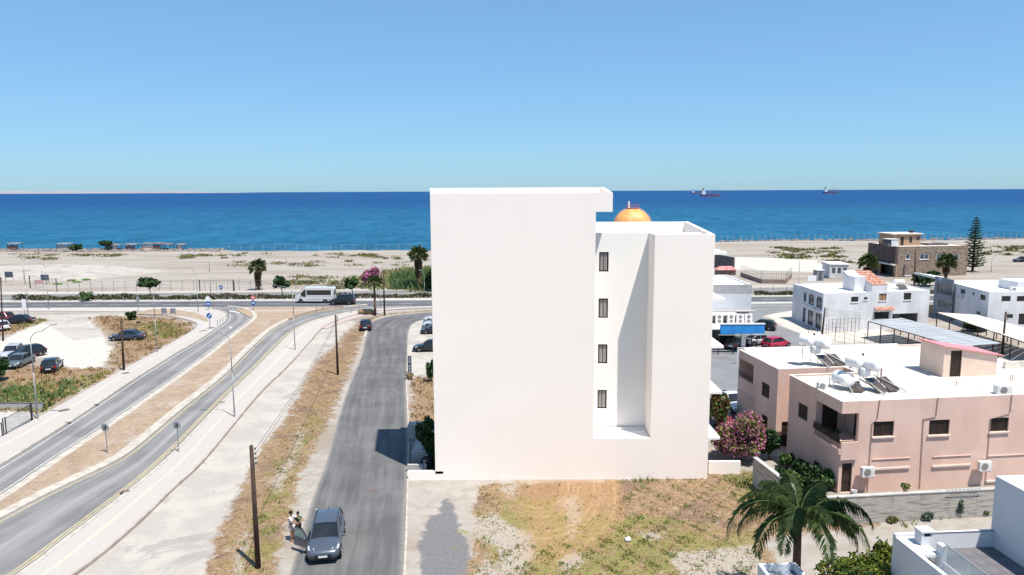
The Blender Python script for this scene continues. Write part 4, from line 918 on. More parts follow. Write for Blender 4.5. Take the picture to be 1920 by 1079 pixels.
# solar water heaters
def heater(loc, rz, lab, high=True):
    t = thing('solar_water_heater', lab, 'solar water heater', loc, rz, 'solar water heaters')
    fr = MB(); zt = 1.55 if high else .55
    for x in (-.75, .75):
        for y in (-.45, .55): fr.tube((x, y, 0), (x, y, (2.3 if high else .8) if y > 0 else zt), .025, n=5)
        fr.tube((x, -.45, zt), (x, .55, zt), .02, n=5); fr.tube((x, -.45, .6 if high else .2), (x, .55, .6 if high else .2), .018, n=5)
    fr.tube((-.75, -.45, zt), (.75, -.45, zt), .02, n=5).tube((-.75, .55, zt), (.75, .55, zt), .02, n=5).tube((-.75, -.45, .6), (.75, -.45, .6), .015, n=5)
    if high: fr.tube((-.75, .55, 2.3), (.75, .55, 2.3), .02, n=5)
    fr.build('stand', galv, t)
    def tank(c, r, L, ax, nm):
        m = MB(); prof = [(0, 0)] + [(r * math.sin(a), r * .35 * (1 - math.cos(a))) for a in np.linspace(.25, math.pi / 2, 5)]; top = [(p[0], L - p[1]) for p in prof[::-1]]
        m.lathe(prof + top, n=20); 
        if ax == 'x': m.v = [(z - L / 2 + c[0], y + c[1], x + c[2]) for x, y, z in m.v]
        elif ax == 'd': m.v = [((z - L/2) * .35 + y * .937 + c[0], (z - L/2) * -.937 + y * .35 + c[1], x + c[2]) for x, y, z in m.v]
        else: m.v = [(x + c[0], y + c[1], z + c[2]) for x, y, z in m.v]
        bm_ = m.build(nm, tank_white, t, smooth=True); return bm_
    if high:
        k = tank((.45, -.15, 1.95), .56, 1.25, 'd', 'hot_water_tank')
        MB().tube((.0, .1, 2.5), (-.1, .2, 2.52), .09, n=8).build('cap', trim_black, k)
        tank((-.65, .25, 2.1), .48, 1.1, 'd', 'hot_water_tank'); tank((.1, .1, .95), .42, .75, 'z', 'cold_water_tank')
    else: tank((0, 0, .72), .48, 1.6, 'd', 'hot_water_tank')
    p = MB(); pz = .72 if high else .45
    for i in range(2 if high else 1): p.hexa([(.25 + i * 1.0, -1.1, .1), (1.1 + i * 1.0, -1.1, .1), (1.1 + i * 1.0, .2, pz), (.25 + i * 1.0, .2, pz), (.25 + i * 1.0, -1.1, .17), (1.1 + i * 1.0, -1.1, .17), (1.1 + i * 1.0, .2, pz + .07), (.25 + i * 1.0, .2, pz + .07)])
    p.build('solar_panel', solar, t)
    MB().path([(1.2, .4, pz + .2), (2.3, -1.5, .12)], .05).path([(.2, .4, pz + .2), (.2, -1.7, .1)], .04).build('pipe', conc_white, t)
    return t
h1 = heater(on_roof(1527, 686), RH + R(10), 'twin tank solar water heater on a stand, rear left of the pale roof')
h2 = heater(on_roof(1618, 732), RH + R(10), 'twin tank solar water heater on a tall stand, middle of the pale roof')
h3 = heater(on_roof(1580, 729), RH - R(15), 'single low solar water tank near the front left roof corner', False)
t = thing('antenna', 'thin television aerial mast beside the middle water tanks', 'antenna', on_roof(1650, 733))
MB().tube((0, 0, 0), (.0, 0, 2.3), .025).build('mast', rust_iron, t)
a = MB().tube((0, 0, 2.25), (1.0, -.2, 2.0), .012)
for i in range(6): a.tube((.15 + i * .16, -.2, 2.22 - i * .04), (.15 + i * .16, .15, 2.22 - i * .04), .006, n=4)
a.build('aerial', galv, t)
t = thing('antenna', 'thin rod aerial behind the rear left water tanks', 'antenna', on_roof(1553, 687)); MB().tube((0, 0, 0), (0, 0, 2.4), .02).build('mast', rust_iron, t)
# orange gas bottles / chair by the back door and pots
t = thing('flower_pot', 'white flower pot beside the brown ground floor door', 'flower pot', wallpt(1.0, -.3, 0)); MB().lathe([(0, 0), (.13, 0), (.18, .3), (.15, .3), (.13, .1)], n=10).build('pot', white_metal, t)
t = thing('flower_pot', 'yellow green plant in a pot on top of the concrete wall', 'flower pot', G(1697, 922, 1.74)); MB().lathe([(0, 0), (.1, 0), (.14, .2), (0, .2)], n=10).build('pot', terracotta, t); cloud([(0, 0, .35, .28, .22, .2)], 120, .05, 'foliage', leaf_yellow, t)
t = thing('ladder', 'metal ladder lying along the top of the concrete wall', 'ladder', G(1810, 921, 1.80), R(6))
l = MB(); l.tube((-1.1, 0, 0), (1.2, 0, 0), .02).tube((-1.1, .25, 0), (1.2, .25, 0), .02)
l.build('rail', galv, t); l = MB()
for i in range(9): l.tube((-1.0 + i * .26, 0, 0), (-1.0 + i * .26, .25, 0), .012)
l.build('rung', galv, t)

# concrete boundary wall: two runs, coping; shutter-board panels as pieces
wa = G(1410, 911); wb = Vector((G(1494, 917, 1.95).x + .1, G(1494, 917, 1.95).y - .9, 0)); wc = G(1640, 981); wd = G(1880, 967.5)
dr_ = (wd - wc).normalized(); cb = wc - dr_ * ((wc - wb).length * .98); wb = Vector((cb.x, cb.y, 0))
t = thing('concrete_wall', 'grey stained concrete boundary wall with pale coping round the pink house', 'wall', (0, 0, 0))
def run(a, b, h0, h1, th, nseg):
    d = (b - a); L = d.length; rz = math.atan2(d.y, d.x); nb = 5
    for i in range(nseg):
        ha = h0 + (h1 - h0) * (i + .5) / nseg
        m = MB(); u0, u1 = L * i / nseg + .006, L * (i + 1) / nseg - .006; z = 0
        for k in range(nb):   # board courses, each a few mm off the next
            q = random.uniform(0, .012); m.box(u0, u1, q, th, ha * k / nb + .004, ha * (k + 1) / nb - .004)
        m.box(u0 - .005, u1 + .005, .02, th - .01, 0, ha - .005)
        m.move(a, rz).build('panel', grey_conc, t)
    MB().hexa([(0, -.03, h0), (L, -.03, h1), (L, th + .03, h1), (0, th + .03, h0), (0, -.03, h0 + .06), (L, -.03, h1 + .06), (L, th + .03, h1 + .06), (0, th + .03, h0 + .06)]).move(a, rz).build('coping', conc_white, t)
run(wb, wd, 1.72, 1.72, .25, 7)
run(wa, wb, 1.98, 1.75, .25, 4)

# ---------------------------------------------------------------- modern white house, bottom right
A = G(1867, 892.5, 6.6); rzm = R(4.0)
M = thing('modern_house', 'modern white house with glass balustrade and grey tiled terrace, lower right', 'house', (A.x, A.y, 0), rzm)
def MI(p): d = p - Vector((A.x, A.y, 0)); return Vector((d.x * math.cos(rzm) + d.y * math.sin(rzm), -d.x * math.sin(rzm) + d.y * math.cos(rzm), p.z))
wl_m = pm('white_house_render', (.60,.61,.63), (.57,.58,.60), .5, .85, bmp=.05)
zt = 3.15
MB().box(0, .2, -9, 0, zt, 6.6).box(.2, 8, -.2, 0, zt, 6.6).build('wall', wl_m, M); MB().box(.2, 8, -9, -.2, 6.25, 6.35).build('roof', white_roofm, M)
MB().box(0.8, 8, -1.9, -.9, 6.36, 6.55).build('roof_light', white_metal, M)
tl = MI(G(1701, 1020, 3.95)); UT = tl.x
zp = 3.95
MB().box(UT, -.001, -.2, 0, 0, zp).build('wall', wl_m, M)
MB().box(UT, UT + .2, -9, -.201, 0, zp - .12).build('wall', wl_m, M)
ub_ = MI(G(1755, 1017, 4.2)).x
MB().box(UT + .201, ub_ , -1.9, -.201, zp - .25, zp - .12).build('roof', wl_m, M)
MB().box(ub_ - .12, ub_ + .12, -2.1, -1.7, zt, zp + .35).build('pier', wl_m, M)
MB().box(ub_ - .05, ub_ + .05, -9, -2.101, zt, zt + .42).build('parapet', wl_m, M)
MB().box(UT + .201, -.001, -9, -1.901, zt - .15, zt - .003).build('terrace_slab', wl_m, M)
ft = MB()
for i in range(6):
    for j in range(9):
        x0_ = ub_ + .06 + i * (abs(ub_) - .07) / 6; x1_ = ub_ + .06 + (i + 1) * (abs(ub_) - .07) / 6 - .008
        if i == j == 0: tm = MB().box(x0_, x1_, 0, .78, 0, .02); proto_t = tm.build('tile', grey_tile, M); proto_t.location = (0, -1.0, zt); base_x = x0_
        else:
            o = proto_t.copy(); COL.objects.link(o); o.parent = M; o.location = (x0_ - base_x, -1.0 - j * .79, zt)
MB().box(ub_ + .06, -.002, -.215, -.201, zp - .001, zp + .04).build('coping', grey_tile, M)
for i in range(4):
    a0 = -2.12 - i * 1.55; MB().box(ub_ - .015, ub_ + .015, a0 - 1.5, a0, zt + .421, zt + 1.25).build('glass_panel', glass_blue if False else pm('balustrade_glass', (.45,.55,.54), (.42,.52,.52), 1, .08, spec=.6), M)
for o in kids(M):
    if o.name.startswith('glass_panel'):
        pass
gm = MATS['balustrade_glass']; gm.node_tree.nodes['Principled BSDF'].inputs['Alpha'].default_value = .38
MB().box(ub_ - .03, ub_ + .03, -9, -2.1, zt + 1.251, zt + 1.29).build('handrail', galv, M)
ch = MI(G(1748, 1026, zp)); 
c = MB().box(ch.x - .3, ch.x + .3, -1.1, -.6, zp - .119, zp + .3).box(ch.x - .3, ch.x - .18, -1.1, -.6, zp + .301, zp + .5).box(ch.x + .18, ch.x + .3, -1.1, -.6, zp + .301, zp + .5).box(ch.x - .34, ch.x + .34, -1.14, -.56, zp + .501, zp + .58)
c.build('chimney', wl_m, M); MB().box(ch.x - .17, ch.x + .17, -1.0, -.7, zp + .301, zp + .49).build('chimney_vent', trim_black, M)
win(M, (0, 0, 0), R(-90), 4.2, 5.2, 4.0, 5.6, dark_frame, glass_mid, -.04)
gar = MB().box(UT - .03, UT - .002, -4.8, -2.6, .2, 2.6).build('garage_door', white_metal, M)
# small roof corner, bottom centre
A2 = G(1421, 1057, 3.0); K = thing('flat_roof_house', 'corner of a small white flat roofed house with mottled dark roof, bottom edge', 'house', (A2.x, A2.y, 0), R(3))
MB().box(0, .15, -5, 0, 0, 3.0).box(.151, 1.75, -.15, 0, 0, 3.0).box(1.6, 1.75, -5, -.151, 0, 3.0).build('wall', wl_m, K)
MB().box(.151, 1.599, -5, -.151, 2.55, 2.7).build('roof', dark_roof, K)

# ---------------------------------------------------------------- white house by the junction
def house_frame(pA, pB, z): d = (pB - pA); return math.atan2(d.y, d.x), d.length
hz = 5.5
a = G(1544, 550.5, hz); b = G(1744, 544.5, hz); cL = G(1505, 537, hz)
rz, L = house_frame(a, b, hz); O = (a.x, a.y, 0)
D = (cL - a).length; rl_ = math.atan2((a - cL).y, (a - cL).x)
V = thing('white_house', 'white two storey house with arched windows on its left side', 'house', O, rz)
def loc_(o, orz, p): d = p - Vector((o[0], o[1], 0)); return Vector((d.x * math.cos(orz) + d.y * math.sin(orz), -d.x * math.sin(orz) + d.y * math.cos(orz), p.z))
def rect(O_, rz_, r): u0, z1 = onplane(r[0], r[1], O_, rz_); u1, z0 = onplane(r[2], r[3], O_, rz_); return (u0, u1, max(z0, .05), z1)
c3 = loc_(O, rz, Vector((cL.x, cL.y, 0))); th = .2
ws = [rect(O, rz, r) for r in ((1596, 557, 1609, 566.5), (1620, 557.5, 1626.5, 562.5), (1648.5, 551, 1661.7, 564), (1695, 549.7, 1708, 562.5), (1639, 585.5, 1666.5, 598))]
cpk = rect(O, rz, (1673, 589, 1720, 606)); cpk = (cpk[0], cpk[1], .0, cpk[3])
MB().wall(L, th, 0, hz, ws + [cpk]).build('wall', white_wash, V)
for i, q in enumerate(ws): win(V, (0, 0, 0), 0, q[0] + .002, q[1] - .002, q[2] + .002, q[3] - .002, brown_door if i == 2 else dark_frame, ply if i == 2 else glass_dark, .1, sill=white_roofm, mull=2 if i == 4 else 1, fr=.07)
lL = math.hypot(c3.x, c3.y); la = math.atan2(-c3.y, -c3.x)
arch = [onplane(x, 560, (cL.x, cL.y), rl_)[0] for x in (1506.7, 1511.7, 1516.3, 1526.7, 1531, 1542.5)]
up = [(arch[0], arch[1], 3.3, 4.75), (arch[2], arch[3], 3.2, 4.85), (arch[4], arch[5], 3.2, 4.85)]; dn = [(q[0], q[1], .15, 2.4) for q in up]
lw = MB().wall(lL - .001, th, 0, hz, up + dn).move((c3.x, c3.y, 0), la).build('wall', white_wash, V)
for q in up + dn:
    win(V, (c3.x, c3.y, 0), la, q[0] + .002, q[1] - .002, q[2] + .002, q[3] - .002, dark_frame, glass_mid, .12, mull=1, fr=.07)
    m = MB(); c_ = (q[0] + q[1]) / 2; w2 = (q[1] - q[0]) / 2   # arch spandrels
    if q in up:
        for s_ in (-1, 1):
            pts = [(c_ + s_ * w2, q[3] - .45)] + [(c_ + s_ * w2 * math.cos(t_), q[3] - .45 + .44 * math.sin(t_)) for t_ in np.linspace(0.05, math.pi / 2, 7)] + [(c_ + s_ * w2, q[3])]
            m.sideprism(pts, .01, .09, 'y')
        m.move((c3.x, c3.y, 0), la).build('arch', white_wash, V)
MB().box(0, lL, -.16, -.001, 2.72, 2.92).move((c3.x, c3.y, 0), la).build('string_course', white_wash, V)
MB().prism([(0.1, .1), (L - .05, .1), (L - .05, 10), (c3.x + .15, 10), (c3.x + .15, c3.y)], hz - .25, hz - .08).build('roof', white_roofm, V)
MB().box(L - th, L, th + .001, 10, 0, hz).box(c3.x, L, 10.001, 10.2, 0, hz).box(c3.x, c3.x + th, c3.y + .01, 10, 0, hz).build('wall', white_wash, V)
MB().box(L * .55, L * .56, .3, 4, .01, 2.5).box(L * .56, cpk[1] + .3, 4.0, 4.2, .01, 2.6).build('wall', white_wash, V)
# roof tower with tiled slope
t0 = loc_(O, rz, G(1636, 548, hz)); t1 = loc_(O, rz, G(1670, 548, hz)); x0, x1 = t0.x, t1.x
zf, zb = hz + .95, hz + 2.5
tw = MB().sideprism([(.02, hz - .2), (.02, zf), (4.2, zb), (4.2, hz - .2)], x0, x1); tw.build('stair_tower', white_wash, V)
n = 9; m = 6
for i in range(n):
    r_ = MB(); xa_, xb_ = x0 + (x1 - x0) * i / n + .01, x0 + (x1 - x0) * (i + 1) / n - .01
    for k in range(m):
        y_a = .0 + 4.2 * k / m; z_a = zf + (zb - zf) * k / m; y_b = y_a + 4.2 / m * 1.1; z_b = zf + (zb - zf) * (k + 1.1) / m
        r_.hexa([(xa_, y_a, z_a + .01), (xb_, y_a, z_a + .01), (xb_, y_b, z_b + .01), (xa_, y_b, z_b + .01), (xa_ + .05, y_a, z_a + .13), (xb_ - .05, y_a, z_a + .13), (xb_ - .05, y_b, z_b + .05), (xa_ + .05, y_b, z_b + .05)])
    r_.build('tile_course', terracotta, V)
MB().sideprism([(3.0, zb - .6), (4.3, zb - .1), (4.3, zb + .12), (3.0, zb - .4)], x0 - 1.8, x0 - .01).build('parapet', white_wash, V)
MB().box(x0 - 1.8, x0 - .01, 1.5, 4.2, hz - .1, zb - .45).build('wall', white_wash, V)
aw = rect(O, rz, (1639, 577.5, 1675, 582))
am = MB()
for i in range(12): xa_ = aw[0] + (aw[1] - aw[0]) * i / 12; am.hexa([(xa_, -.55, aw[3] - .35), (xa_ + .2, -.55, aw[3] - .35), (xa_ + .2, -.002, aw[3]), (xa_, -.002, aw[3]), (xa_ + .03, -.55, aw[3] - .25), (xa_ + .17, -.55, aw[3] - .25), (xa_ + .17, -.002, aw[3] + .1), (xa_ + .03, -.002, aw[3] + .1)])
am.build('tiled_awning', terracotta, V)
st = thing('solar_water_heater', 'small horizontal water tank on the roof of the arched window house', 'solar water heater', (G(1685, 541, hz).x, G(1685, 541, hz).y, hz - .08), rz, 'solar water heaters')
m = MB(); m.lathe([(0, 0), (.25, .03), (.35, .1), (.35, 1.5), (.25, 1.57), (0, 1.6)], n=14); m.v = [(z - .8, y, x + 1.05) for x, y, z in m.v]; m.build('hot_water_tank', tank_white, st, smooth=True)
f = MB()
for x in (-.6, .6):
    for y in (-.3, .3): f.tube((x, y, 0), (x, y, .75), .025)
f.build('stand', galv, st); MB().hexa([(-.7, -1.2, .1), (.7, -1.2, .1), (.7, -.2, .6), (-.7, -.2, .6), (-.7, -1.2, .16), (.7, -1.2, .16), (.7, -.2, .66), (-.7, -.2, .66)]).build('solar_panel', solar, st)

# ---------------------------------------------------------------- showroom house at the right edge
hz2 = 5.7
f0 = G(1753.5, 518, hz2 + .55); f1 = G(1787, 525.5, hz2 + .55)
s0_ = G(1787.5, 531, hz2); s1_ = G(1855, 548, hz2); e_ = G(1940, 547.5, hz2)
rs, Ls = house_frame(s0_, s1_, 0); rf_, Lf = house_frame(s1_, e_, 0); rg_, Lg = house_frame(f0, f1, 0)
U = thing('showroom_building', 'white and grey building with glazed end under a blue oval sign', 'building', (s1_.x, s1_.y, 0), rf_)
Lf2 = 16
OU = (s1_.x, s1_.y)
ws = [rect(OU, rf_, r) for r in ((1878.5, 555.5, 1894.5, 565.5), (1907, 555.5, 1924, 565.5), (1888, 589.5, 1899, 597), (1910.5, 588.5, 1922, 609))]
MB().wall(Lf2, .2, 0, hz2, ws).build('wall', white_wash, U)
for i, q in enumerate(ws): win(U, (0, 0, 0), 0, q[0] + .002, q[1] - .002, q[2] + .002, q[3] - .002, dark_frame, glass_dark, .1, mull=2 if i < 2 else 1, fr=.06)
oS = loc_((s1_.x, s1_.y), rf_, Vector((s0_.x, s0_.y, 0))); dS = rs - rf_
ws = [rect((s0_.x, s0_.y), rs, r) for r in ((1801.5, 541.7, 1809.5, 551.5), (1823.5, 548.5, 1826.7, 554), (1838.3, 552, 1847.6, 564), (1831, 583.5, 1838, 591))]
MB().wall(Ls - .001, .2, 0, hz2, ws).move((oS.x, oS.y, 0), dS).build('wall', white_wash, U)
for q in ws: win(U, (oS.x, oS.y, 0), dS, q[0] + .002, q[1] - .002, q[2] + .002, q[3] - .002, dark_frame, glass_dark, .1, mull=1 if q[1] - q[0] > .8 else 0, fr=.06)
gF = loc_((s1_.x, s1_.y), rf_, Vector((f0.x, f0.y, 0))); dG = rg_ - rf_
grey_pan = pm('grey_cladding', (.20,.225,.26), (.17,.195,.225), .6, .6)
gw = [rect((f0.x, f0.y), rg_, r) for r in ((1757.5, 531, 1785, 556.5), (1760, 562, 1783.5, 582))]
MB().wall(Lg + .1, .2, 0, hz2 + .55, gw).move((gF.x, gF.y, 0), dG).build('cladding', grey_pan, U)
for q in gw:
    win(U, (gF.x, gF.y, 0), dG, q[0] + .002, q[1] - .002, q[2] + .002, q[3] - .002, galv, glass_blue, .1, mull=3, fr=.06)
gB = gF + Vector((math.cos(dG), math.sin(dG), 0)) * Lg
rb_poly = [(gF.x, gF.y), (gB.x + .1, gB.y + .25), (gB.x + 1.0, gB.y + 6), (gF.x + .3, gF.y + 6.5)]
MB().prism([(gF.x + .02, gF.y + .25), (gB.x + .05, gB.y + .25), (gB.x + 1.5, gB.y + 6), (gF.x + .3, gF.y + 6.5)], hz2 + .1, hz2 + .45).build('roof', white_roofm, U)
MB().prism([(oS.x + .15, oS.y + .1), (.12, .12), (Lf2 - .1, .12), (Lf2 - .1, oS.y + 4), (oS.x + .3, oS.y + 4)], hz2 - .2, hz2 - .06).build('roof', white_roofm, U)
up_ = loc_((s1_.x, s1_.y), rf_, G(1907, 545, hz2)); MB().box(up_.x, Lf2, up_.y + .0, up_.y + 4, hz2 - .05, hz2 + 1.2).build('penthouse', white_wash, U)
sg = onplane(1761, 524.5, (f0.x, f0.y), rg_)
S1 = thing('oval_sign', 'blue oval dealer sign on the grey glazed building front', 'sign', (f0.x, f0.y, 0), rg_)
def oval(rx, rz_, y0, y1): return MB().sideprism([(sg[0] + .2 + rx * math.cos(t_), sg[1] + rz_ * math.sin(t_)) for t_ in np.linspace(0, 2 * np.pi, 25)[:-1]], y0, y1, 'y')
oval(.55, .27, -.10, -.004).build('rim', sign_white, S1); oval(.50, .235, -.115, -.101).build('oval_panel', sign_blue, S1)
def text_mesh(txt, size, mat, parent, loc, rot, name='lettering', extrude=.006, sx=1.0, shear=0.0):
    cu = bpy.data.curves.new('t', 'FONT'); cu.body = txt; cu.size = size; cu.extrude = extrude; cu.align_x = 'CENTER'; cu.align_y = 'CENTER'; cu.shear = shear; cu.resolution_u = 2
    tmp = bpy.data.objects.new('t', cu); COL.objects.link(tmp); bpy.context.view_layer.update()
    me = bpy.data.meshes.new_from_object(tmp.evaluated_get(bpy.context.evaluated_depsgraph_get())); bpy.data.objects.remove(tmp)
    o = link(name, me, None, parent); me.materials.clear(); me.materials.append(mat); o.location = loc; o.rotation_euler = rot; o.scale = (sx, 1, 1); return o
text_mesh('Ford', .34, sign_white, S1, (sg[0] + .2, -.122, sg[1]), (R(90), 0, 0), sx=1.0, shear=.3)
for a_, lab in (((1803, 557), 'double air conditioner below a window on the side of the showroom building'),):
    u_, z_ = onplane(a_[0], a_[1], (s0_.x, s0_.y), rs); p_ = Vector((s0_.x + u_ * math.cos(rs), s0_.y + u_ * math.sin(rs), z_ - .2)) + Vector((math.sin(rs), -math.cos(rs), 0)) * .1; ac_unit(p_, rs, lab, .9, .6, .3)
p_ = G(1898, 545, hz2); ac_unit((p_.x, p_.y, hz2 - .06), rf_, 'dark faced air conditioner on the roof edge of the showroom building', .9, .6, .5)

# ---------------------------------------------------------------- stone building by the sea
zs = 7.0; c1 = G(1682, 463, zs); c2_ = G(1816, 461, zs); c0_ = G(1628.5, 455.5, zs)
r_s, L_s = house_frame(c1, c2_, 0)
stone_m = pm('rubble_stone', (.25,.19,.145), (.17,.125,.10), 1.2, .95, bmp=.3); stone_l = pm('rubble_stone_pale', (.31,.245,.19), (.24,.185,.145), 1.5, .95, bmp=.3)
B = thing('stone_building', 'two storey rubble stone building with tan penthouse by the sea', 'building', (c1.x, c1.y, 0), r_s)
OB = (c1.x, c1.y)
ws = [rect(OB, r_s, r) for r in ((1698.3, 477.5, 1706, 486.5), (1725, 477, 1741, 486.7), (1755.5, 477, 1771, 486.5), (1790, 476.5, 1798, 485.5), (1692.5, 514.5, 1708, 522.5))]
ws = [(a_, b_, max(c_, .3), d_) for a_, b_, c_, d_ in ws]
MB().wall(L_s, .4, 0, zs, ws).build('wall', stone_m, B)
for q in ws: win(B, (0, 0, 0), 0, q[0] + .002, q[1] - .002, q[2] + .002, q[3] - .002, white_metal, glass_mid, .06, mull=1 if q[1] - q[0] > 1.3 else 0, fr=.10, sill=white_roofm)
# separate facing stones standing proud, as one part
rgs = np.random.default_rng(8); V_ = []; Q_ = []; k = 0
for i in range(900):
    x = rgs.uniform(.3, L_s - .3); z = rgs.uniform(.2, zs - .4)
    if any(a_ - .35 < x < b_ + .35 and c_ - .35 < z < d_ + .3 for a_, b_, c_, d_ in ws): continue
    r = rgs.uniform(.16, .33); ng = 6; th0 = rgs.uniform(0, 1); dpt = rgs.uniform(.03, .09)
    for a in range(ng): V_.append((x + r * math.cos(th0 + a * 1.047) * rgs.uniform(.8, 1.2), -.002, z + r * .75 * math.sin(th0 + a * 1.047) * rgs.uniform(.8, 1.2)))
    V_.append((x, -dpt, z))
    for a in range(ng): Q_.append((k + a, k + (a + 1) % ng, k + ng))
    k += ng + 1
o = fast('facing_stones', np.array(V_), np.array(Q_), stone_l, B); o['kind'] = 'stuff'
cc = loc_(OB, r_s, Vector((c0_.x, c0_.y, 0))); Ll = math.hypot(cc.x, cc.y); al = math.atan2(-cc.y, -cc.x)
MB().wall(Ll - .001, .4, 2.9, zs, []).wall(Ll * .35, .4, 0, 2.9, []).move((cc.x, cc.y, 0), al).build('wall', pm('shaded_streaked_wall', (.12,.085,.08), (.075,.055,.055), .8, .95, streak=(2, 2, .3)), B)  # shade of the left side put into this darker colour, plus streaks
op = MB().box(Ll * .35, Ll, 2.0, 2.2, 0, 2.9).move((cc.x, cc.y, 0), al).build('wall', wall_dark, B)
MB().box(Ll * .40, Ll * .46, 0, .4, 0, 2.9).box(Ll * .93, Ll - .001, 0, .4, 0, 2.899).move((cc.x, cc.y, 0), al).build('column', tan_wall, B)
MB().box(Ll * .35, Ll, -.9, -.001, 2.7, 3.0).move((cc.x, cc.y, 0), al).build('canopy', cream_roof, B)
MB().prism([(.3, .35), (L_s - .1, .35), (L_s + .2, Ll - .5), (cc.x + .5, cc.y - .2)], zs - .3, zs - .05).build('roof', cream_roof, B)
MB().box(L_s - .4, L_s, .401, Ll - .4, 0, zs).box(cc.x, L_s, Ll - .39, Ll, 0, zs).build('wall', stone_m, B)
h0 = loc_(OB, r_s, G(1682, 461.0, zs)); pu0 = loc_(OB, r_s, G(1684, 461.5, zs)).x
px0, py0 = loc_(OB, r_s, G(1686, 459.5, zs)).x, 3.5
pl = onplane(1742, 455, OB, r_s)[0] * 1.02
px0 = 1.2; 
PH = MB().wall(pl - px0, .2, zs, zs + 2.6, [(1.7, 2.5, zs + .05, zs + 2.0), (3.9 if pl > 6 else 3, 4.6, zs + .6, zs + 2.1), (5.6, 6.5, zs + 1.2, zs + 2.1)]).box(0, .2, .201, 5.5, zs, zs + 2.6).box(pl - px0 - .2, pl - px0, .201, 5.5, zs, zs + 2.6).box(.201, pl - px0 - .201, 5.3, 5.5, zs, zs + 2.6).move((px0, 3.0, 0)); PH.build('penthouse_wall', tan_wall, B)
MB().box(px0 - .5, pl + .4, 2.6, 8.9, zs + 2.601, zs + 2.8).build('penthouse_roof', cream_roof, B)
louvre(B, (px0, 3.0, 0), 0, 1.705, 2.495, zs + .05, zs + 1.995, .08, 'door', mat=brown_door, n=4, leaves=1)
win(B, (px0, 3.0, 0), 0, 3.905, 4.595, zs + .605, zs + 2.095, dark_frame, glass_dark, .08, mull=0); win(B, (px0, 3.0, 0), 0, 5.605, 6.495, zs + 1.205, zs + 2.095, dark_frame, glass_mid, .08, mull=0)
MB().box(pl - 1.2, pl - .5, 5, 5.7, zs + 2.801, zs + 3.3).build('chimney', brown_door, B)
sh = MB().box(px0 - 1.8, px0 - .02, 1.2, 3.4, zs - .04, zs + 1.6); sh.build('roof_store', white_wash, B); MB().box(px0 - 2.5, px0 - 1.81, 1.4, 3.4, zs - .04, zs + 1.5).build('roof_store', wall_dark, B); MB().box(px0 - 2.6, px0 + .1, 1.1, 3.5, zs + 1.601, zs + 1.68).build('roof_sheet', white_metal, B)
MB().box(L_s * .55, L_s * .85, 3, 6, zs - .03, zs + .35).build('roof_panel', wall_dark, B)

# ---------------------------------------------------------------- white block-walled shop, AC row and blue awning
ysh = G(1400, 637).y
yb_ = 101.0
hb = P(1408, 534, yb_).z; xr = P(1409, 560, yb_).x; xl = 20.0
blockm, nt_, bb = nodes_of('white_blockwork'); tc_ = N(nt_, 'ShaderNodeTexCoord').outputs['Object']
br = N(nt_, 'ShaderNodeTexBrick'); mp = N(nt_, 'ShaderNodeMapping'); nt_.links.new(tc_, mp.inputs[0]); mp.inputs['Rotation'].default_value = (R(90), 0, 0); nt_.links.new(mp.outputs[0], br.inputs[0]); br.inputs['Scale'].default_value = 2.2
br.inputs['Color1'].default_value = (.62,.63,.66,1); br.inputs['Color2'].default_value = (.53,.55,.58,1); br.inputs['Mortar'].default_value = (.36,.38,.42,1); br.inputs['Mortar Size'].default_value = .03; nt_.links.new(br.outputs[0], bb.inputs[0]); bb.inputs['Roughness'].default_value = .9
Sx = thing('shop_building', 'white blockwork shop with flat roof right of the tall block', 'building', (0, yb_, 0), 0)
zm = P(1380, 583, yb_).z
MB().box(xl, xr, 0, .25, zm, hb - 1.3).build('wall', blockm, Sx); MB().box(xl, xr, .004, .25, hb - 1.3, hb).build('fascia', pm('grey_fascia', (.36,.36,.36), (.30,.30,.31), .8, .9), Sx)
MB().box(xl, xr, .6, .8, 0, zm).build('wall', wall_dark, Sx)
MB().box(xr - .25, xr, .26, 12, 0, hb).box(xl, xr - .251, 11.75, 12, 0, hb).box(xl, xl + .2, .26, 11.7, 0, hb).build('wall', white_wash, Sx); MB().box(xl + .21, xr - .26, .26, 11.7, hb - .4, hb - .2).build('roof', white_roofm, Sx)
MB().box(xl, xr + .6, -.5, -.002, zm - .15, zm + .05).build('canopy', conc_white, Sx)
zac = 2.9
low = thing('shop_canopy', 'flat pale canopy roof carrying the row of air conditioners', 'canopy', (0, yb_, 0), 0)
fx0, fx1 = P(1345, 610, 90).x, P(1433, 610, 90).x
MB().box(xl, P(1433, 606, 88.5).x, -12.5, -.6, zac - .15, zac).build('roof', white_roofm, low); MB().box(xl, P(1409, 606, 92.2).x, -8.75, -8.65, zac + .001, zac + 1.0).build('dark_backing', wall_dark, low)  # dark backing sheet added so the gaps between the units read dark
for i, x in enumerate((1347, 1369, 1386, 1401.5)):
    p_ = P(x, 606, 92.0); ac_unit((p_.x, 92.0, zac), 0, ['leftmost tall air conditioner above the blue awning, partly behind another', 'second tall air conditioner from the left above the blue awning', 'third tall air conditioner from the left above the blue awning', 'rightmost tall air conditioner above the blue awning'][i], .95, 1.25, .4, 2, 'tall air conditioners over the blue awning')
yq = 87.6
aw = thing('shop_awning', 'bright blue fabric awning on dark posts over the shop front', 'awning', (0, yq, 0), 0)
ax0, ax1 = P(1350, 610, yq).x, P(1432.5, 610, yq).x; z1_, z0_ = P(1400, 608.5, yq).z, P(1400, 625, yq).z
MB().hexa([(ax0, -.42, z0_), (ax1, -.42, z0_), (ax1, 0, z0_), (ax0, 0, z0_), (ax0, -.12, z1_), (ax1, -.12, z1_), (ax1, 0, z1_), (ax0, 0, z1_)]).build('awning_cloth', blue_fabric, aw)
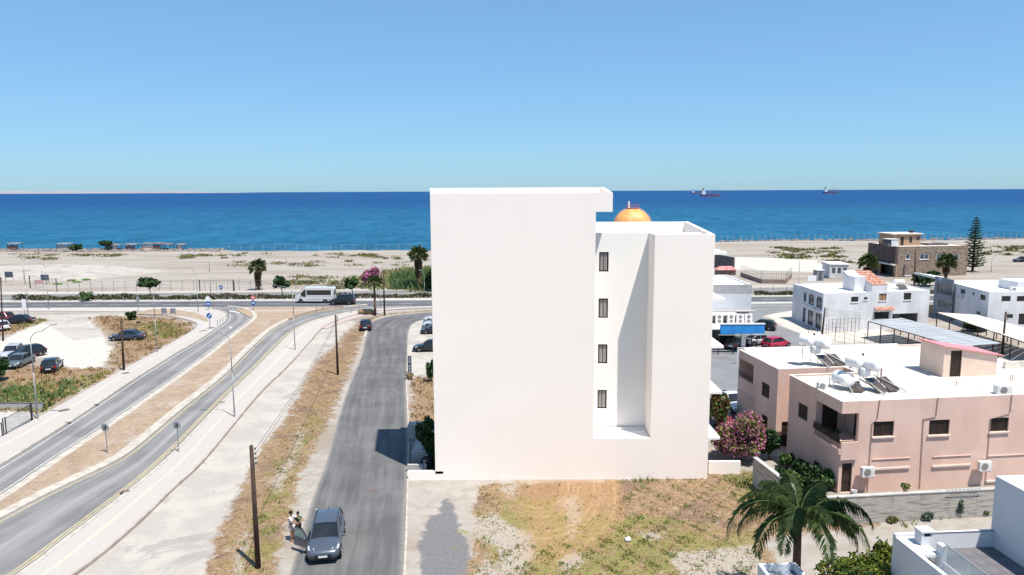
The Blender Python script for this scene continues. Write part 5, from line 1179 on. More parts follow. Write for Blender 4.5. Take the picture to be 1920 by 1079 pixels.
MB().box(ax0 - .3, ax1 + .1, -.2, .1, z1_ + .002, z1_ + .14).build('fascia', white_metal, aw); MB().box(ax0 - .4, ax1, -.95, -.9, z0_ - .08, z0_ + .02).build('valance', sheet_blue, aw)
for x in (ax0 - .35, ax0 + (ax1 - ax0) * .27, ax0 + (ax1 - ax0) * .68, ax0 + (ax1 - ax0) * .80, ax1): MB().box(x - .05, x + .05, -.92, -.82, 0, z0_ - .081).build('post', iron, aw)
MB().box(ax0 - .6, ax0 + (ax1 - ax0) * .55, 3.5, 3.7, 0, 2.6).build('shopfront', glass_dark, aw)
MB().box(ax0 + (ax1 - ax0) * .56, ax0 + (ax1 - ax0) * .66, 1.0, 1.5, 0, 2.5).build('column', sheet_blue, aw)
t = thing('metal_frame', 'thin white metal frame standing in the grey yard by the shop', 'frame', G(1382, 683)); f = MB()
for x in (0, 2.6): f.tube((x, 0, 0), (x, 0, 1.9), .04)
f.tube((0, 0, 1.9), (2.6, 0, 1.9), .04).box(.05, .5, -.05, .05, 1.2, 1.75); f.build('post', white_metal, t)

# dark wall and fenced yard further back
wy = 150.0
a_, b_ = G(1320, 497), G(1375, 509)
t = thing('boundary_wall', 'dark tall wall behind the shop roofs at the right of the tall block', 'wall', (a_.x, a_.y, 0), math.atan2(b_.y - a_.y, b_.x - a_.x)); Lw = (b_ - a_).length
MB().box(0, Lw, 0, .3, 0, 3.4).build('wall', wall_dark, t); MB().box(0, Lw, -.04, .34, 3.401, 3.55).build('coping', conc_white, t)
a_ = G(1388, 518); b_ = G(1428, 532); c_ = G(1474, 532.5); d_ = G(1485, 520)
t = thing('walled_yard', 'low brown wall with railings enclosing the yard near the junction', 'fence', (0, 0, 0))
def railwall(a, b, h, hr, nm, par, mat1, n):
    d = b - a; L = d.length; rz = math.atan2(d.y, d.x); MB().box(0, L, 0, .2, 0, h).move(a, rz).build('wall', mat1, par); m = MB()
    for i in range(n + 1): m.tube((L * i / n, .1, h), (L * i / n, .1, hr), .035, n=4)
    for z in (h + (hr - h) * .3, h + (hr - h) * .65, hr - .05): m.tube((0, .1, z), (L, .1, z), .025, n=4)
    m.move(a, rz).build(nm, galv, par)
bw = pm('brown_wall', (.26,.20,.17), (.20,.155,.135), 1, .9)
railwall(a_, b_, .9, 2.6, 'railing', t, bw, 12); railwall(b_, c_, .9, 2.8, 'railing', t, bw, 10); railwall(c_, d_, 1.0, 2.4, 'railing', t, bw, 6)
t = thing('kiosk', 'small low red roofed stall against the dark wall', 'kiosk', G(1362, 516)); MB().box(-2.2, 2.2, 0, 2, 0, 1.2).build('wall', shed_m, t); MB().hexa([(-2.5, -.3, 1.2), (2.5, -.3, 1.2), (2.5, 2.3, 1.2), (-2.5, 2.3, 1.2), (-1.5, .8, 2.0), (1.5, .8, 2.0), (1.5, 1.2, 2.0), (-1.5, 1.2, 2.0)]).build('roof', pm('red_canvas', (.45,.14,.13), (.5,.3,.28), 1, .8), t)
# portable cabin
a_ = G(1555, 522); t = thing('portable_cabin', 'white portable cabin with three windows on its shaded side', 'cabin', (a_.x, a_.y, 0), R(-8))
cs = (G(1583, 527) - a_).length
win_ = [(.8, 1.9, 1.2, 2.6), (2.6, 3.6, 1.1, 2.6), (4.3, 5.6, 1.0, 2.5)]
rzz = R(-75); L_c = 6.5
cb_ = loc_((a_.x, a_.y), R(-8), G(1583.5, 527)); 
MB().box(0, 4.0, 0, 6, 0, 3.1).build('cabin_body', white_wash, t, label='white walls')
for i, q in enumerate((.5, 1.7, 2.9)): MB().box(q, q + .7, -.03, -.002, 1.2, 2.4).build('window', glass_mid, t)
MB().box(-.15, 4.15, -.15, 6.15, 3.101, 3.25).build('roof', white_roofm, t)
a_ = G(1531, 527); t = thing('guard_hut', 'small grey hut with white gate panel beside the portable cabin', 'hut', (a_.x, a_.y, 0)); MB().box(0, 1.6, 0, 2, 0, 2.3).build('wall', galv, t); MB().box(.5, 1.1, -.03, -.002, .1, 1.9).build('door', glass_mid, t); MB().box(-2.0, -.05, 0, .1, 0, 1.2).build('gate_panel', white_metal, t)
MB().box(-.1, 1.7, -.1, 2.1, 2.301, 2.4).build('roof', white_roofm, t)

# ---------------------------------------------------------------- carports
def carport(name, lab, pts, z, mat, nposts, slabs, front):
    w4 = [G(a, b, z) for a, b in pts]; t = thing(name, lab, 'carport', (0, 0, 0))
    A0, A1, B1, B0 = w4      # near-left edge A0->A1, far edge B0->B1
    for i in range(slabs):
        s, e = i / slabs, (i + 1) / slabs; g = .012
        q = [A0.lerp(A1, s + g / 4), A0.lerp(A1, e - g / 4), B0.lerp(B1, e - g / 4), B0.lerp(B1, s + g / 4)]
        MB().hexa([(p.x, p.y, z - .03) for p in q] + [(p.x, p.y, z + random.uniform(.0, .02)) for p in q]).build('roof_sheet', mat, t)
    for (P0, P1) in ((A0, A1), (B0, B1)):
        MB().path([(P0.x, P0.y, z - .09), (P1.x, P1.y, z - .09)], .05).build('beam', rust_iron, t)
        for i in range(nposts):
            p = P0.lerp(P1, (i + .02) / (nposts - 1) * .98); MB().box(p.x - .05, p.x + .05, p.y - .05, p.y + .05, 0, z - .1).build('post', rust_iron, t)
    return t
carport('carport', 'long pale blue sheet carport casting a dark shadow', [(1628, 602), (1797, 650.5), (1878, 644), (1690, 596.5)], 2.4, sheet_blue, 7, 14, True)
carport('carport', 'long cream sheet carport behind the pale blue one', [(1757, 586), (1935, 646), (1960, 625), (1833, 591)], 2.5, sheet_cream, 7, 12, True)
# low sheds beyond carports and yard wall
a_ = G(1740, 588); b_ = G(1835, 612); d = b_ - a_
t = thing('boundary_wall', 'tan yard wall in the shade of the cream carport', 'wall', (a_.x, a_.y, 0), math.atan2(d.y, d.x)); MB().box(0, d.length, 0, .2, 0, 1.5).build('wall', tan_wall, t)

# ---------------------------------------------------------------- spherical gas tank
yg = 226.0; cg = P(1185.5, 426, yg); rg_s = 36 * (yg * .99) / F_PX
t = thing('gas_storage_sphere', 'orange spherical gas tank showing above the white wing', 'storage tank', (cg.x, yg, 0))
om, nt_, bb = nodes_of('orange_tank_paint'); tcn = N(nt_, 'ShaderNodeTexCoord').outputs['Object']
nt_.links.new(mixc(nt_, ramp(nt_, noise(nt_, scaled(nt_, tcn, (1, 1, .12)), .7, 4), .35, .65), (.75,.38,.14), (.80,.27,.06)), bb.inputs[0]); bb.inputs['Roughness'].default_value = .5
n = 16; R_ = rg_s
for i in range(n):   # plates between meridian seams
    a0, a1 = 2 * math.pi * i / n + .006, 2 * math.pi * (i + 1) / n - .006; vs = []; fs = []
    for q in range(13):
        ph = math.pi * q / 12
        for a in (a0, (a0 + a1) / 2, a1): vs.append((R_ * math.sin(ph) * math.cos(a), R_ * math.sin(ph) * math.sin(a), cg.z + R_ * math.cos(ph)))
    for q in range(12):
        for k in (0, 1): fs.append((q*3+k, (q+1)*3+k, (q+1)*3+k+1, q*3+k+1))
    MB().add(vs, fs).build('plate', om, t, smooth=True)
MB().ell((0, 0, cg.z), (R_ - .04,) * 3, 24, 16).build('shell', om, t, smooth=True)
for i in range(8): a = 2 * math.pi * i / 8 + .2; MB().tube((R_ * .96 * math.cos(a), R_ * .96 * math.sin(a), 0), (R_ * .96 * math.cos(a), R_ * .96 * math.sin(a), cg.z), .25, n=8).build('leg', om, t)
pl_ = MB(); zt_ = cg.z + R_ * .97
for i in range(12): a = 2 * math.pi * i / 12; c_, s_ = 1.9 * math.cos(a), 1.9 * math.sin(a); pl_.tube((c_, s_, zt_), (c_, s_, zt_ + 1.1), .05, n=4); a2 = a + math.pi / 6; pl_.tube((c_, s_, zt_ + 1.1), (1.9 * math.cos(a2), 1.9 * math.sin(a2), zt_ + 1.1), .05, n=4)
pl_.tube((0, 0, zt_ - .05), (0, 0, zt_ + .12), 2.0, n=12); pl_.build('platform', pm('platform_red', (.45,.12,.10), None, 3, .7), t)
MB().tube((-1.2, 0, zt_ + .12), (-1.2, 0, zt_ + 2.2), .3, n=8).build('valve_stack', sign_white, t)
MB().path([(R_ * 1.03 * math.sin(p), -.3, cg.z + R_ * 1.03 * math.cos(p)) for p in np.linspace(.3, 1.6, 9)], .09).path([(-R_ * 1.03 * math.sin(p), -.3, cg.z + R_ * 1.03 * math.cos(p)) for p in np.linspace(.3, 1.6, 9)], .07).build('stair_rail', conc_white, t)
# ================================================================== VEHICLES
def paint(name, c, rough=.28): return pm(name, c, tuple(x * .94 for x in c), .8, rough, 0.25, spec=.5, coat=.6)
paints = dict(grey=paint('paint_grey_blue', (.075, .092, .125)), black=paint('paint_black', (.012, .013, .018)), silver=paint('paint_silver', (.48, .50, .53)), navy=paint('paint_dark_blue', (.035, .05, .085)),
              olive=paint('paint_grey_green', (.10, .125, .125)), red=paint('paint_red', (.48, .015, .05)), dred=paint('paint_dark_red', (.16, .012, .02)), white=paint('paint_white', (.72, .73, .74)))
PROF = {  # lower body stations: x/L, half width factor, low z, belt z (m) ; greenhouse: rear base, rear roof, front roof, front base (x/L), roof z
 'suv':   dict(L=4.45, W=1.84, H=1.56, st=[(-.5,.80,.40,.78),(-.485,.92,.30,.95),(-.42,.985,.24,1.00),(-.2,1,.22,.97),(.1,1,.22,.95),(.22,1,.22,.96),(.38,.975,.24,.88),(.46,.90,.28,.76),(.5,.74,.34,.62)], gh=(-.475,-.36,.04,.22), r=.35),
 'hatch': dict(L=4.15, W=1.74, H=1.47, st=[(-.5,.80,.34,.70),(-.485,.92,.25,.86),(-.42,.98,.20,.92),(-.2,1,.19,.90),(.1,1,.19,.88),(.24,1,.19,.89),(.38,.97,.20,.80),(.46,.88,.23,.68),(.5,.72,.28,.55)], gh=(-.47,-.35,.05,.24), r=.31),
 'sedan': dict(L=4.55, W=1.75, H=1.41, st=[(-.5,.80,.34,.72),(-.485,.92,.25,.86),(-.40,.98,.20,.90),(-.2,1,.19,.88),(.1,1,.19,.86),(.22,1,.19,.87),(.38,.97,.20,.78),(.46,.88,.23,.66),(.5,.72,.28,.55)], gh=(-.36,-.20,.06,.22), r=.31),
 'bigsuv':dict(L=4.65, W=1.88, H=1.80, st=[(-.5,.82,.45,.98),(-.485,.93,.34,1.12),(-.42,.985,.28,1.16),(-.2,1,.26,1.13),(.1,1,.26,1.11),(.22,1,.26,1.11),(.38,.975,.28,1.04),(.46,.92,.32,.92),(.5,.80,.38,.74)], gh=(-.485,-.43,.06,.21), r=.37),
 'pickup':dict(L=4.9, W=1.75, H=1.62, st=[(-.5,.97,.45,.98),(-.49,1,.35,1.0),(-.40,1,.30,1.0),(-.2,1,.28,1.0),(.1,1,.28,1.0),(.22,1,.28,1.0),(.38,.98,.28,.95),(.46,.93,.30,.86),(.5,.84,.34,.70)], gh=(-.10,-.06,.12,.25), r=.36)}
def wheel(parent, x, y, r, s):
    w_ = .21; m = MB(); m.lathe([(r * .62, 0), (r * .92, 0), (r, .035), (r, w_ - .035), (r * .92, w_), (r * .62, w_)], n=20); m.v = [(a + x, (b_z - w_) * s + y * 1.0 if False else y + s * (b_z - w_), c + r) for a, c, b_z in m.v]
    t = m.build('tyre', tyre_m, parent, smooth=True)
    rm = MB(); yy = y - s * .012
    rm.add([(x + r * .60 * math.cos(a), yy - s * .04, r + r * .60 * math.sin(a)) for a in np.linspace(0, 2 * np.pi, 15)[:-1]], [tuple(range(14)) if s > 0 else tuple(range(13, -1, -1))])
    for k in range(5):
        a = 2 * math.pi * k / 5 + .3; rm.tube((x, yy, r), (x + r * .60 * math.cos(a), yy, r + r * .60 * math.sin(a)), .035, .028, n=4)
    rm.lathe([(r * .57, 0), (r * .63, 0), (r * .63, .02), (r * .57, .02)], n=18) if False else None
    rm.build('rim', rim_m, t)
def car(name, lab, kind, col, loc, rz, door=False, cat='car', roofrail=False, parts=True):
    q = PROF[kind]; L, W_, H_ = q['L'], q['W'], q['H']; pm_ = paints[col]; hw = W_ / 2
    t = thing(name, lab, cat, loc, rz)
    vs = []; fs = []; n = 12; st = q['st']
    for (x, f, zl, zb) in st:
        w_ = hw * f; half = [(0, zl), (w_ * .86, zl), (w_ * .985, zl + .10), (w_, zl + (zb - zl) * .55), (w_ * .965, zb - .07), (w_ * .86, zb), (0, zb + .035)]
        ring = half + [(-a, b) for a, b in half[-2:0:-1]]
        for a, b in ring: vs.append((x * L, a, b))
    k = 12
    for i in range(len(st) - 1):
        for j in range(k): fs.append((i*k+j, (i+1)*k+j, (i+1)*k+(j+1) % k, i*k+(j+1) % k))
    fs.append(tuple(range(k))); fs.append(tuple(range(len(st)*k-1, (len(st)-1)*k-1, -1)))
    body = MB().add(vs, fs).build('body', pm_, t, smooth=True); sm = body.modifiers.new('s', 'SUBSURF'); sm.levels = 1; sm.render_levels = 1
    g = q['gh']; zb = q['st'][4][3] - .03; xs = [v * L for v in g]; wb, wr = hw * .90, hw * .72
    def ring(xa, xb, w_, z, cr_=0): return [(xa, -w_, z), (xb, -w_ * .93, z), (xb, w_ * .93, z), (xa, w_, z)]
    gl = MB().hexa([(xs[0], -wb * .92, zb), (xs[3], -wb * .95, zb), (xs[3], wb * .95, zb), (xs[0], wb * .92, zb), (xs[1], -wr, H_ - .05), (xs[2], -wr, H_ - .04), (xs[2], wr, H_ - .04), (xs[1], wr, H_ - .05)])
    gl.build('glass', glass_dark, t, bevel=.03)
    rf = MB(); xm = (xs[1] + xs[2]) / 2
    vs = []; 
    for x, z, f in ((xs[1] - .06, H_ - .075, .96), (xs[1] + .12, H_ - .02, 1.0), (xm, H_, 1.03), (xs[2] - .1, H_ - .02, 1.02), (xs[2] + .05, H_ - .06, .98)):
        for y, dz in ((-1, -.05), (-.9, 0), (0, .015), (.9, 0), (1, -.05)): vs.append((x, y * (wr + .03) * f, z + dz))
    fs = [(i*5+j, (i+1)*5+j, (i+1)*5+j+1, i*5+j+1) for i in range(4) for j in range(4)]
    ro = rf.add(vs, fs).build('roof', pm_, t, smooth=True)
    xc = (xs[3] + xs[0]) / 2
    for s in (-1, 1):
        for a_, b_, rr_ in (((xs[3], s * wb * .95, zb), (xs[2], s * (wr + .01), H_ - .05), .035), ((xs[0] + .02, s * wb * .92, zb), (xs[1], s * (wr + .01), H_ - .06), .05), ((xc, s * (wb * .945 + .01), zb), (xc - .05, s * (wr + .012), H_ - .06), .03)):
            MB().tube(a_, b_, rr_, n=5).build('pillar', pm_, t)
    r = q['r']
    for x in (.315 * L, -.30 * L):
        for s in (-1, 1):
            wheel(t, x, s * (hw + .012), r, s)
            m = MB(); m.tube((x, s * (hw - .10), r + .02), (x, s * (hw - .004), r + .02), r * 1.13, n=18); m.build('wheel_arch', trim_black, t)
    f = L / 2; zb5 = q['st'][-2][3]
    mb = MB()
    for s in (-1, 1):
        MB().hexa([(f - .14, s * hw * .50, zb5 - .15), (f - .36, s * hw * .90, zb5 - .10), (f - .60, s * hw * .93, zb5 + .0), (f - .30, s * hw * .5, zb5 - .02), (f - .15, s * hw * .50, zb5 - .03), (f - .36, s * hw * .88, zb5 + .035), (f - .66, s * hw * .90, zb5 + .095), (f - .32, s * hw * .52, zb5 + .06)]).build('headlight', lamp_clear, t)
        MB().box(-f + .0, -f + .22, s * hw * .72 - .13, s * hw * .72 + .13, q['st'][1][3] - .22, q['st'][1][3] - .02).build('tail_light', lamp_red, t)
        MB().ell((xs[3] - .18, s * (hw + .10), zb + .06), (.09, .12, .075), 8, 6).build('mirror', pm_, t, smooth=True)
    MB().box(f - .13, f - .005, -hw * .48, hw * .48, .34, zb5 - .17).build('grille', trim_black, t, bevel=.02)
    MB().box(f - .16, f - .03, -hw * .8, hw * .8, .27, .42).build('lower_grille', trim_black, t, bevel=.02); MB().box(f - .08, f + .012, -.24, .24, .44, .54).build('number_plate', plate_m, t); MB().box(-f - .012, -f + .05, -.26, .26, .50, .61).build('number_plate', plate_m, t)
    MB().box(-f + .005, -f + .15, -hw * .7, hw * .7, .26, .40).build('bumper', trim_black, t)
    if door:   # open door on the -y side
        hx = .20 * L; dl = 1.08; a = R(52); d = MB()
        d.box(-dl, 0, -.07, 0, .36, zb + .02); wf_ = MB()
        for (p0, p1) in (((-dl, -.035, zb), (-dl + .12, -.0, H_ - .12)), ((-dl + .12, -.0, H_ - .12), (-.45, .0, H_ - .12)), ((-.45, 0, H_ - .12), (0, -.035, zb + .02))): wf_.tube(p0, p1, .03, n=5)
        do = d.build('door', pm_, t, bevel=.025); fo = wf_.build('window_frame', trim_black, do); MB().hexa([(-dl, -.045, zb + .02), (-.02, -.045, zb + .02), (-.02, -.03, zb + .02), (-dl, -.03, zb + .02), (-dl + .1, -.01, H_ - .13), (-.45, -.01, H_ - .13), (-.45, .0, H_ - .13), (-dl + .1, .0, H_ - .13)]).build('door_glass', pm('door_glass_m', (.18,.24,.22), (.22,.28,.26), 1, .08), do)
        MB().box(-dl + .05, -.05, .001, .05, .42, zb - .05).build('door_lining', trim_black, do)
        MB().ell((-.12, -.16, zb + .08), (.09, .13, .075), 8, 6).build('mirror', pm_, do, smooth=True)
        do.location = (hx, -hw + .03, 0); do.rotation_euler = (0, 0, a)
        MB().box(hx - dl + .02, hx - .04, -hw + .012, -hw + .05, .36, zb + .02).move((0, -.03, 0)).build('door_opening', trim_black, t)
    if roofrail or kind == 'suv':
        rr = MB()
        for s in (-1, 1): MB().path([(xs[1] + .05, s * (wr - .02), H_ + .0), (xm, s * (wr - .02), H_ + .045), (xs[2] - .05, s * (wr - .02), H_ + .0)], .02).build('roof_rail', trim_black, t)
        pass
    if kind == 'suv': MB().hexa([(xs[1] + .1, -.02, H_ + .01), (xs[1] + .28, -.02, H_ + .01), (xs[1] + .28, .02, H_ + .01), (xs[1] + .1, .02, H_ + .01), (xs[1] + .08, -.01, H_ + .09), (xs[1] + .14, -.01, H_ + .09), (xs[1] + .14, .01, H_ + .09), (xs[1] + .08, .01, H_ + .09)]).build('roof_fin', trim_black, t)
    if kind == 'pickup': MB().box(-f + .12, xs[0] - .05, -hw * .86, hw * .86, .985, 1.05).build('cargo_bed', trim_black, t)
    return t
def hd(a, b): d = G(*a) - G(*b); return math.atan2(d.y, d.x)
def cg(px, py, z=.016): p = G(px, py); return (p.x, p.y, z)
main_car = car('parked_car', 'grey blue crossover with its door open stopped on the near street', 'suv', 'grey', cg(613, 1024), R(-81), door=True)
MB().ell((2.19, 0, .70), (.03, .06, .05), 8, 6).build('badge', rim_m, main_car)
car('parked_car', 'small black hatchback seen from behind on the verge by the street bend', 'hatch', 'black', cg(686, 617, .0), R(99))
car('moving_car', 'black sport utility car driving behind the white minibus', 'bigsuv', 'black', cg(642.5, 571.2, .02), R(179))
car('parked_car', 'silver hatchback at the left frame edge in the dirt car park', 'hatch', 'silver', cg(24, 669, 0), hd((10, 680), (38, 661)))
car('parked_car', 'black hatchback between silver and grey green cars, dirt car park', 'hatch', 'black', cg(50, 670, 0), hd((28, 674), (70, 667)))
car('parked_car', 'dusty grey green sedan parked in brown weeds, left car park', 'sedan', 'olive', cg(37, 686, 0), hd((18, 694), (56, 677)))
car('parked_car', 'black hatchback with its back to the camera in dry grass', 'hatch', 'black', cg(98, 694, 0), hd((108, 683), (91, 702)))
car('parked_car', 'dark blue sedan alone among dry grass behind the timber pole', 'sedan', 'navy', cg(239, 637.5, 0), R(186))
car('parked_car', 'dark red car beyond the black one, upper left car row', 'hatch', 'dred', cg(2, 602, 0), R(168))
car('parked_car', 'black car in the upper left row beside the red one', 'sedan', 'black', cg(34, 607, 0), R(186))
car('parked_car', 'white car at the left frame edge behind the thin pole', 'hatch', 'white', cg(-3, 619, 0), R(150))
car('parked_car', 'black sedan parked nose to the street, nearest beside the white block', 'sedan', 'black', cg(808, 658, 0), R(184))
car('parked_car', 'second black car from the front beside the tall white block', 'hatch', 'black', cg(816, 625, 0), R(186))
car('parked_car', 'silver car behind the black ones, nearer of the two silver cars', 'hatch', 'silver', cg(818, 613, 0), R(188))
car('parked_car', 'silver car behind the black ones, farther of the two silver cars', 'sedan', 'silver', cg(822, 603, 0), R(188))
car('parked_car', 'bright red hatchback beside the blue awning', 'hatch', 'red', cg(1455, 652, .01), R(32))
car('parked_car', 'silver car half hidden behind the red hatchback', 'sedan', 'silver', cg(1425, 646, .01), R(12))
car('parked_car', 'dark car in the shade under the blue awning', 'hatch', 'navy', cg(1377, 652, .01), R(60))
car('parked_car', 'black car on the side street just behind the blue awning end', 'hatch', 'black', cg(1427, 618, .01), R(150))
car('parked_pickup', 'white pickup facing the camera above the pink oleander', 'pickup', 'white', cg(1369, 766, .01), R(-78), cat='pickup')
car('parked_car', 'dark maroon car by the russet shrub, partly hidden', 'hatch', 'dred', cg(1352, 792, 0), R(-95))
car('parked_car', 'black car far off on the beach at the right frame edge', 'suv', 'black', cg(1916, 492, 0), R(175))
# minibus
def minibus(loc, rz):
    t = thing('minibus', 'white minibus with dark window band on the main road', 'minibus', loc, rz); W2 = 1.0
    prof = [(-3.5, .45), (-3.5, 2.55), (-3.35, 2.78), (1.75, 2.80), (2.1, 2.65), (2.75, 1.72), (3.35, 1.40), (3.5, 1.15), (3.5, .40), (2.9, .36), (-3.2, .36)]
    MB().sideprism(prof, -W2, W2, 'y').build('body', paints['white'], t, bevel=.09)
    for s in (-1, 1):
        y0, y1 = sorted((s * (W2 + .002), s * (W2 + .02)))
        MB().box(-3.05, 1.35, y0, y1, 1.50, 2.38).build('window', glass_dark, t)
        MB().sideprism([(1.5, 1.15), (1.5, 2.42), (1.75, 2.5), (2.35, 1.80), (2.35, 1.42), (2.1, 1.2)], y0, y1, 'y').build('window', glass_dark, t)
        MB().box(-3.3, 1.4, y0, y1, .72, .80).box(-3.3, 1.4, y0, y1, 1.22, 1.26).build('stripe', pm('grey_stripe', (.45,.47,.52), None, 3, .4), t)
        for x in (2.45, -1.95):
            wheel(t, x, s * (W2 + .025), .36, s); MB().tube((x, s * (W2 - .1), .40), (x, s * (W2 + .004), .40), .43, n=18).build('wheel_arch', trim_black, t)
        MB().box(3.30, 3.49, s * .72 - .16, s * .72 + .16, .95, 1.15).build('headlight', lamp_clear, t); MB().ell((2.3, s * 1.18, 1.75), (.09, .1, .2), 8, 6).build('mirror', trim_black, t)
    MB().hexa([(2.80, -.85, 1.74), (2.80, .85, 1.74), (2.76, .85, 1.72), (2.76, -.85, 1.72), (2.16, -.8, 2.62), (2.16, .8, 2.62), (2.12, .8, 2.6), (2.12, -.8, 2.6)]).move((.03, 0, .03)).build('windscreen', glass_dark, t)
    MB().box(-3.52, -3.501, -.7, .7, 1.5, 2.3).build('rear_window', glass_dark, t); MB().box(-2.0, .2, -.5, .5, 2.8, 2.93).build('roof_unit', paints['white'], t, bevel=.03); return t
minibus(cg(592.5, 567.6, .02), R(179.5))

# ================================================================== PEOPLE
def skin_mesh(verts, edges, radii, root, sub=1):
    me = bpy.data.meshes.new('tmp'); me.from_pydata(verts, edges, []); o = bpy.data.objects.new('tmp', me); COL.objects.link(o)
    md = o.modifiers.new('skin', 'SKIN'); md.use_smooth_shade = True
    sv = me.skin_vertices[0].data
    for i, r in enumerate(radii): sv[i].radius = (r, r); sv[i].use_root = (i == root)
    s = o.modifiers.new('sub', 'SUBSURF'); s.levels = sub; s.render_levels = sub
    bpy.context.view_layer.update(); m2 = bpy.data.meshes.new_from_object(o.evaluated_get(bpy.context.evaluated_depsgraph_get())); bpy.data.objects.remove(o); return m2
def person(lab, loc, rz, h, top, bottom, sleeves, legs_bare, arm_r, arm_l, hip=.0, slim=1.0, lean=0):
    """local: faces +x, y left. arm_*: (elbow, wrist) for height 1.75"""
    t = thing('person', lab, 'person', loc, rz); k = h / 1.75
    V = []; E = []; Rr = []
    def v(p, r, par=None): V.append(tuple(c * k for c in p)); Rr.append(r * k * slim); i = len(V) - 1; (E.append((par, i)) if par is not None else None); return i
    pel = v((0, 0, .95), .125); wst = v((.01, 0, 1.10), .115, pel); ch = v((.0, 0, 1.30), .135, wst); nk0 = v((0, 0, 1.45), .07, ch); nk = v((.02, 0, 1.52), .052, nk0); hd = v((.04, 0, 1.63), .085, nk); v((.04, 0, 1.70), .078, hd)
    for s in (1, -1):
        sh = v((0, s * .17, 1.41), .058, ch); el, wr = (arm_l if s > 0 else arm_r); e = v(el, .040, sh); w_ = v(wr, .027, e)
        d = (Vector(wr) - Vector(el)).normalized(); side = d.cross(Vector((0, 0, 1))).normalized() if abs(d.z) < .95 else Vector((1, 0, 0)); up = side.cross(d)
        pm0 = v(Vector(wr) + d * .07, .034, w_)
        for q in range(4):
            o_ = side * (.03 - .02 * q); ln = (.075, .085, .08, .06)[q]; a = v(Vector(wr) + d * .10 + o_, .010, pm0); b = v(Vector(wr) + d * (.10 + ln * .55) + o_ - up * .01, .009, a); v(Vector(wr) + d * (.10 + ln) + o_ - up * .035, .008, b)
        a = v(Vector(wr) + d * .05 + side * .045, .011, w_); v(Vector(wr) + d * .09 + side * .065, .010, a)
        hp = v((0, s * .09, .90), .095, pel); kn = v((.03, s * .11, .50), .058, hp); an = v((0, s * .115, .10), .038, kn); hl = v((.02, s * .12, .045), .04, an); v((.17, s * .13, .03), .032, hl)
    link('body', skin_mesh(V, E, Rr, 0), skin_m, t)
    # shirt
    V = []; E = []; Rr = []
    a = v((.0, 0, .93), .150); b = v((.01, 0, 1.10), .140, a); c = v((0, 0, 1.30), .158, b); v((0, 0, 1.45), .085, c)
    for s in (1, -1):
        sh = v((0, s * .17, 1.41), .075, c); el = Vector((arm_l if s > 0 else arm_r)[0]); v(Vector((0, s * .17, 1.41)).lerp(el, sleeves), .060, sh)
    link('shirt', skin_mesh(V, E, Rr, 0), top, t)
    V = []; E = []; Rr = []
    a = v((0, 0, .96), .148)
    for s in (1, -1):
        hp = v((0, s * .09, .88), .112, a); e_ = v((.02, s * .105, .60 if legs_bare else .45), .088 if legs_bare else .07, hp)
        if not legs_bare: v((0, s * .115, .12), .05, e_)
    link('shorts' if legs_bare else 'trousers', skin_mesh(V, E, Rr, 0), bottom, t)
    hr = MB(); hr.ell((.015 * k, 0, 1.70 * k), (.105 * k, .098 * k, .105 * k), 14, 8); hr.ell((-.03 * k, 0, 1.66 * k), (.085 * k, .09 * k, .10 * k), 12, 8); hr.build('hair', hair_m, t, smooth=True)
    f = MB()
    for s in (1, -1): f.ell((.122 * k, s * .032 * k, 1.655 * k), (.008 * k, .014 * k, .008 * k), 6, 5)
    f.build('eyes', hair_m, t); MB().ell((.130 * k, 0, 1.625 * k), (.016 * k, .012 * k, .02 * k), 6, 5).ell((.118 * k, 0, 1.59 * k), (.01 * k, .024 * k, .006 * k), 6, 4).build('face', skin_m, t)
    s = MB()
    for q in (1, -1): s.hexa([(-.06 * k, q * .12 * k - .045 * k, 0), (.21 * k, q * .13 * k - .05 * k, 0), (.21 * k, q * .13 * k + .05 * k, 0), (-.06 * k, q * .12 * k + .045 * k, 0), (-.05 * k, q * .12 * k - .04 * k, .035), (.19 * k, q * .13 * k - .045 * k, .035), (.19 * k, q * .13 * k + .045 * k, .035), (-.05 * k, q * .12 * k + .04 * k, .035)])
    s.build('sandals', trim_black if top is cloth_green else pm('sandal_tan', (.22,.12,.08), None, 4, .7), t); return t
pA = G(547.5, 1014); pB = G(557.5, 1011)
person('taller dark haired person in pale T-shirt and light shorts holding the open car door', (pA.x, pA.y, .002), R(-8), 1.78, cloth_white, cloth_white, .8, True, ((.22, -.26, 1.20), (.36, -.16, 1.12)), ((.30, .24, 1.28), (.60, .16, 1.22)))
person('shorter dark haired person in green top and dark shorts behind the car door', (pB.x + .05, pB.y + .15, .002), R(-60), 1.58, cloth_green, cloth_dark, .5, True, ((.10, -.26, 1.16), (.26, -.14, 1.18)), ((.10, .26, 1.16), (.28, .12, 1.22)), slim=.9)

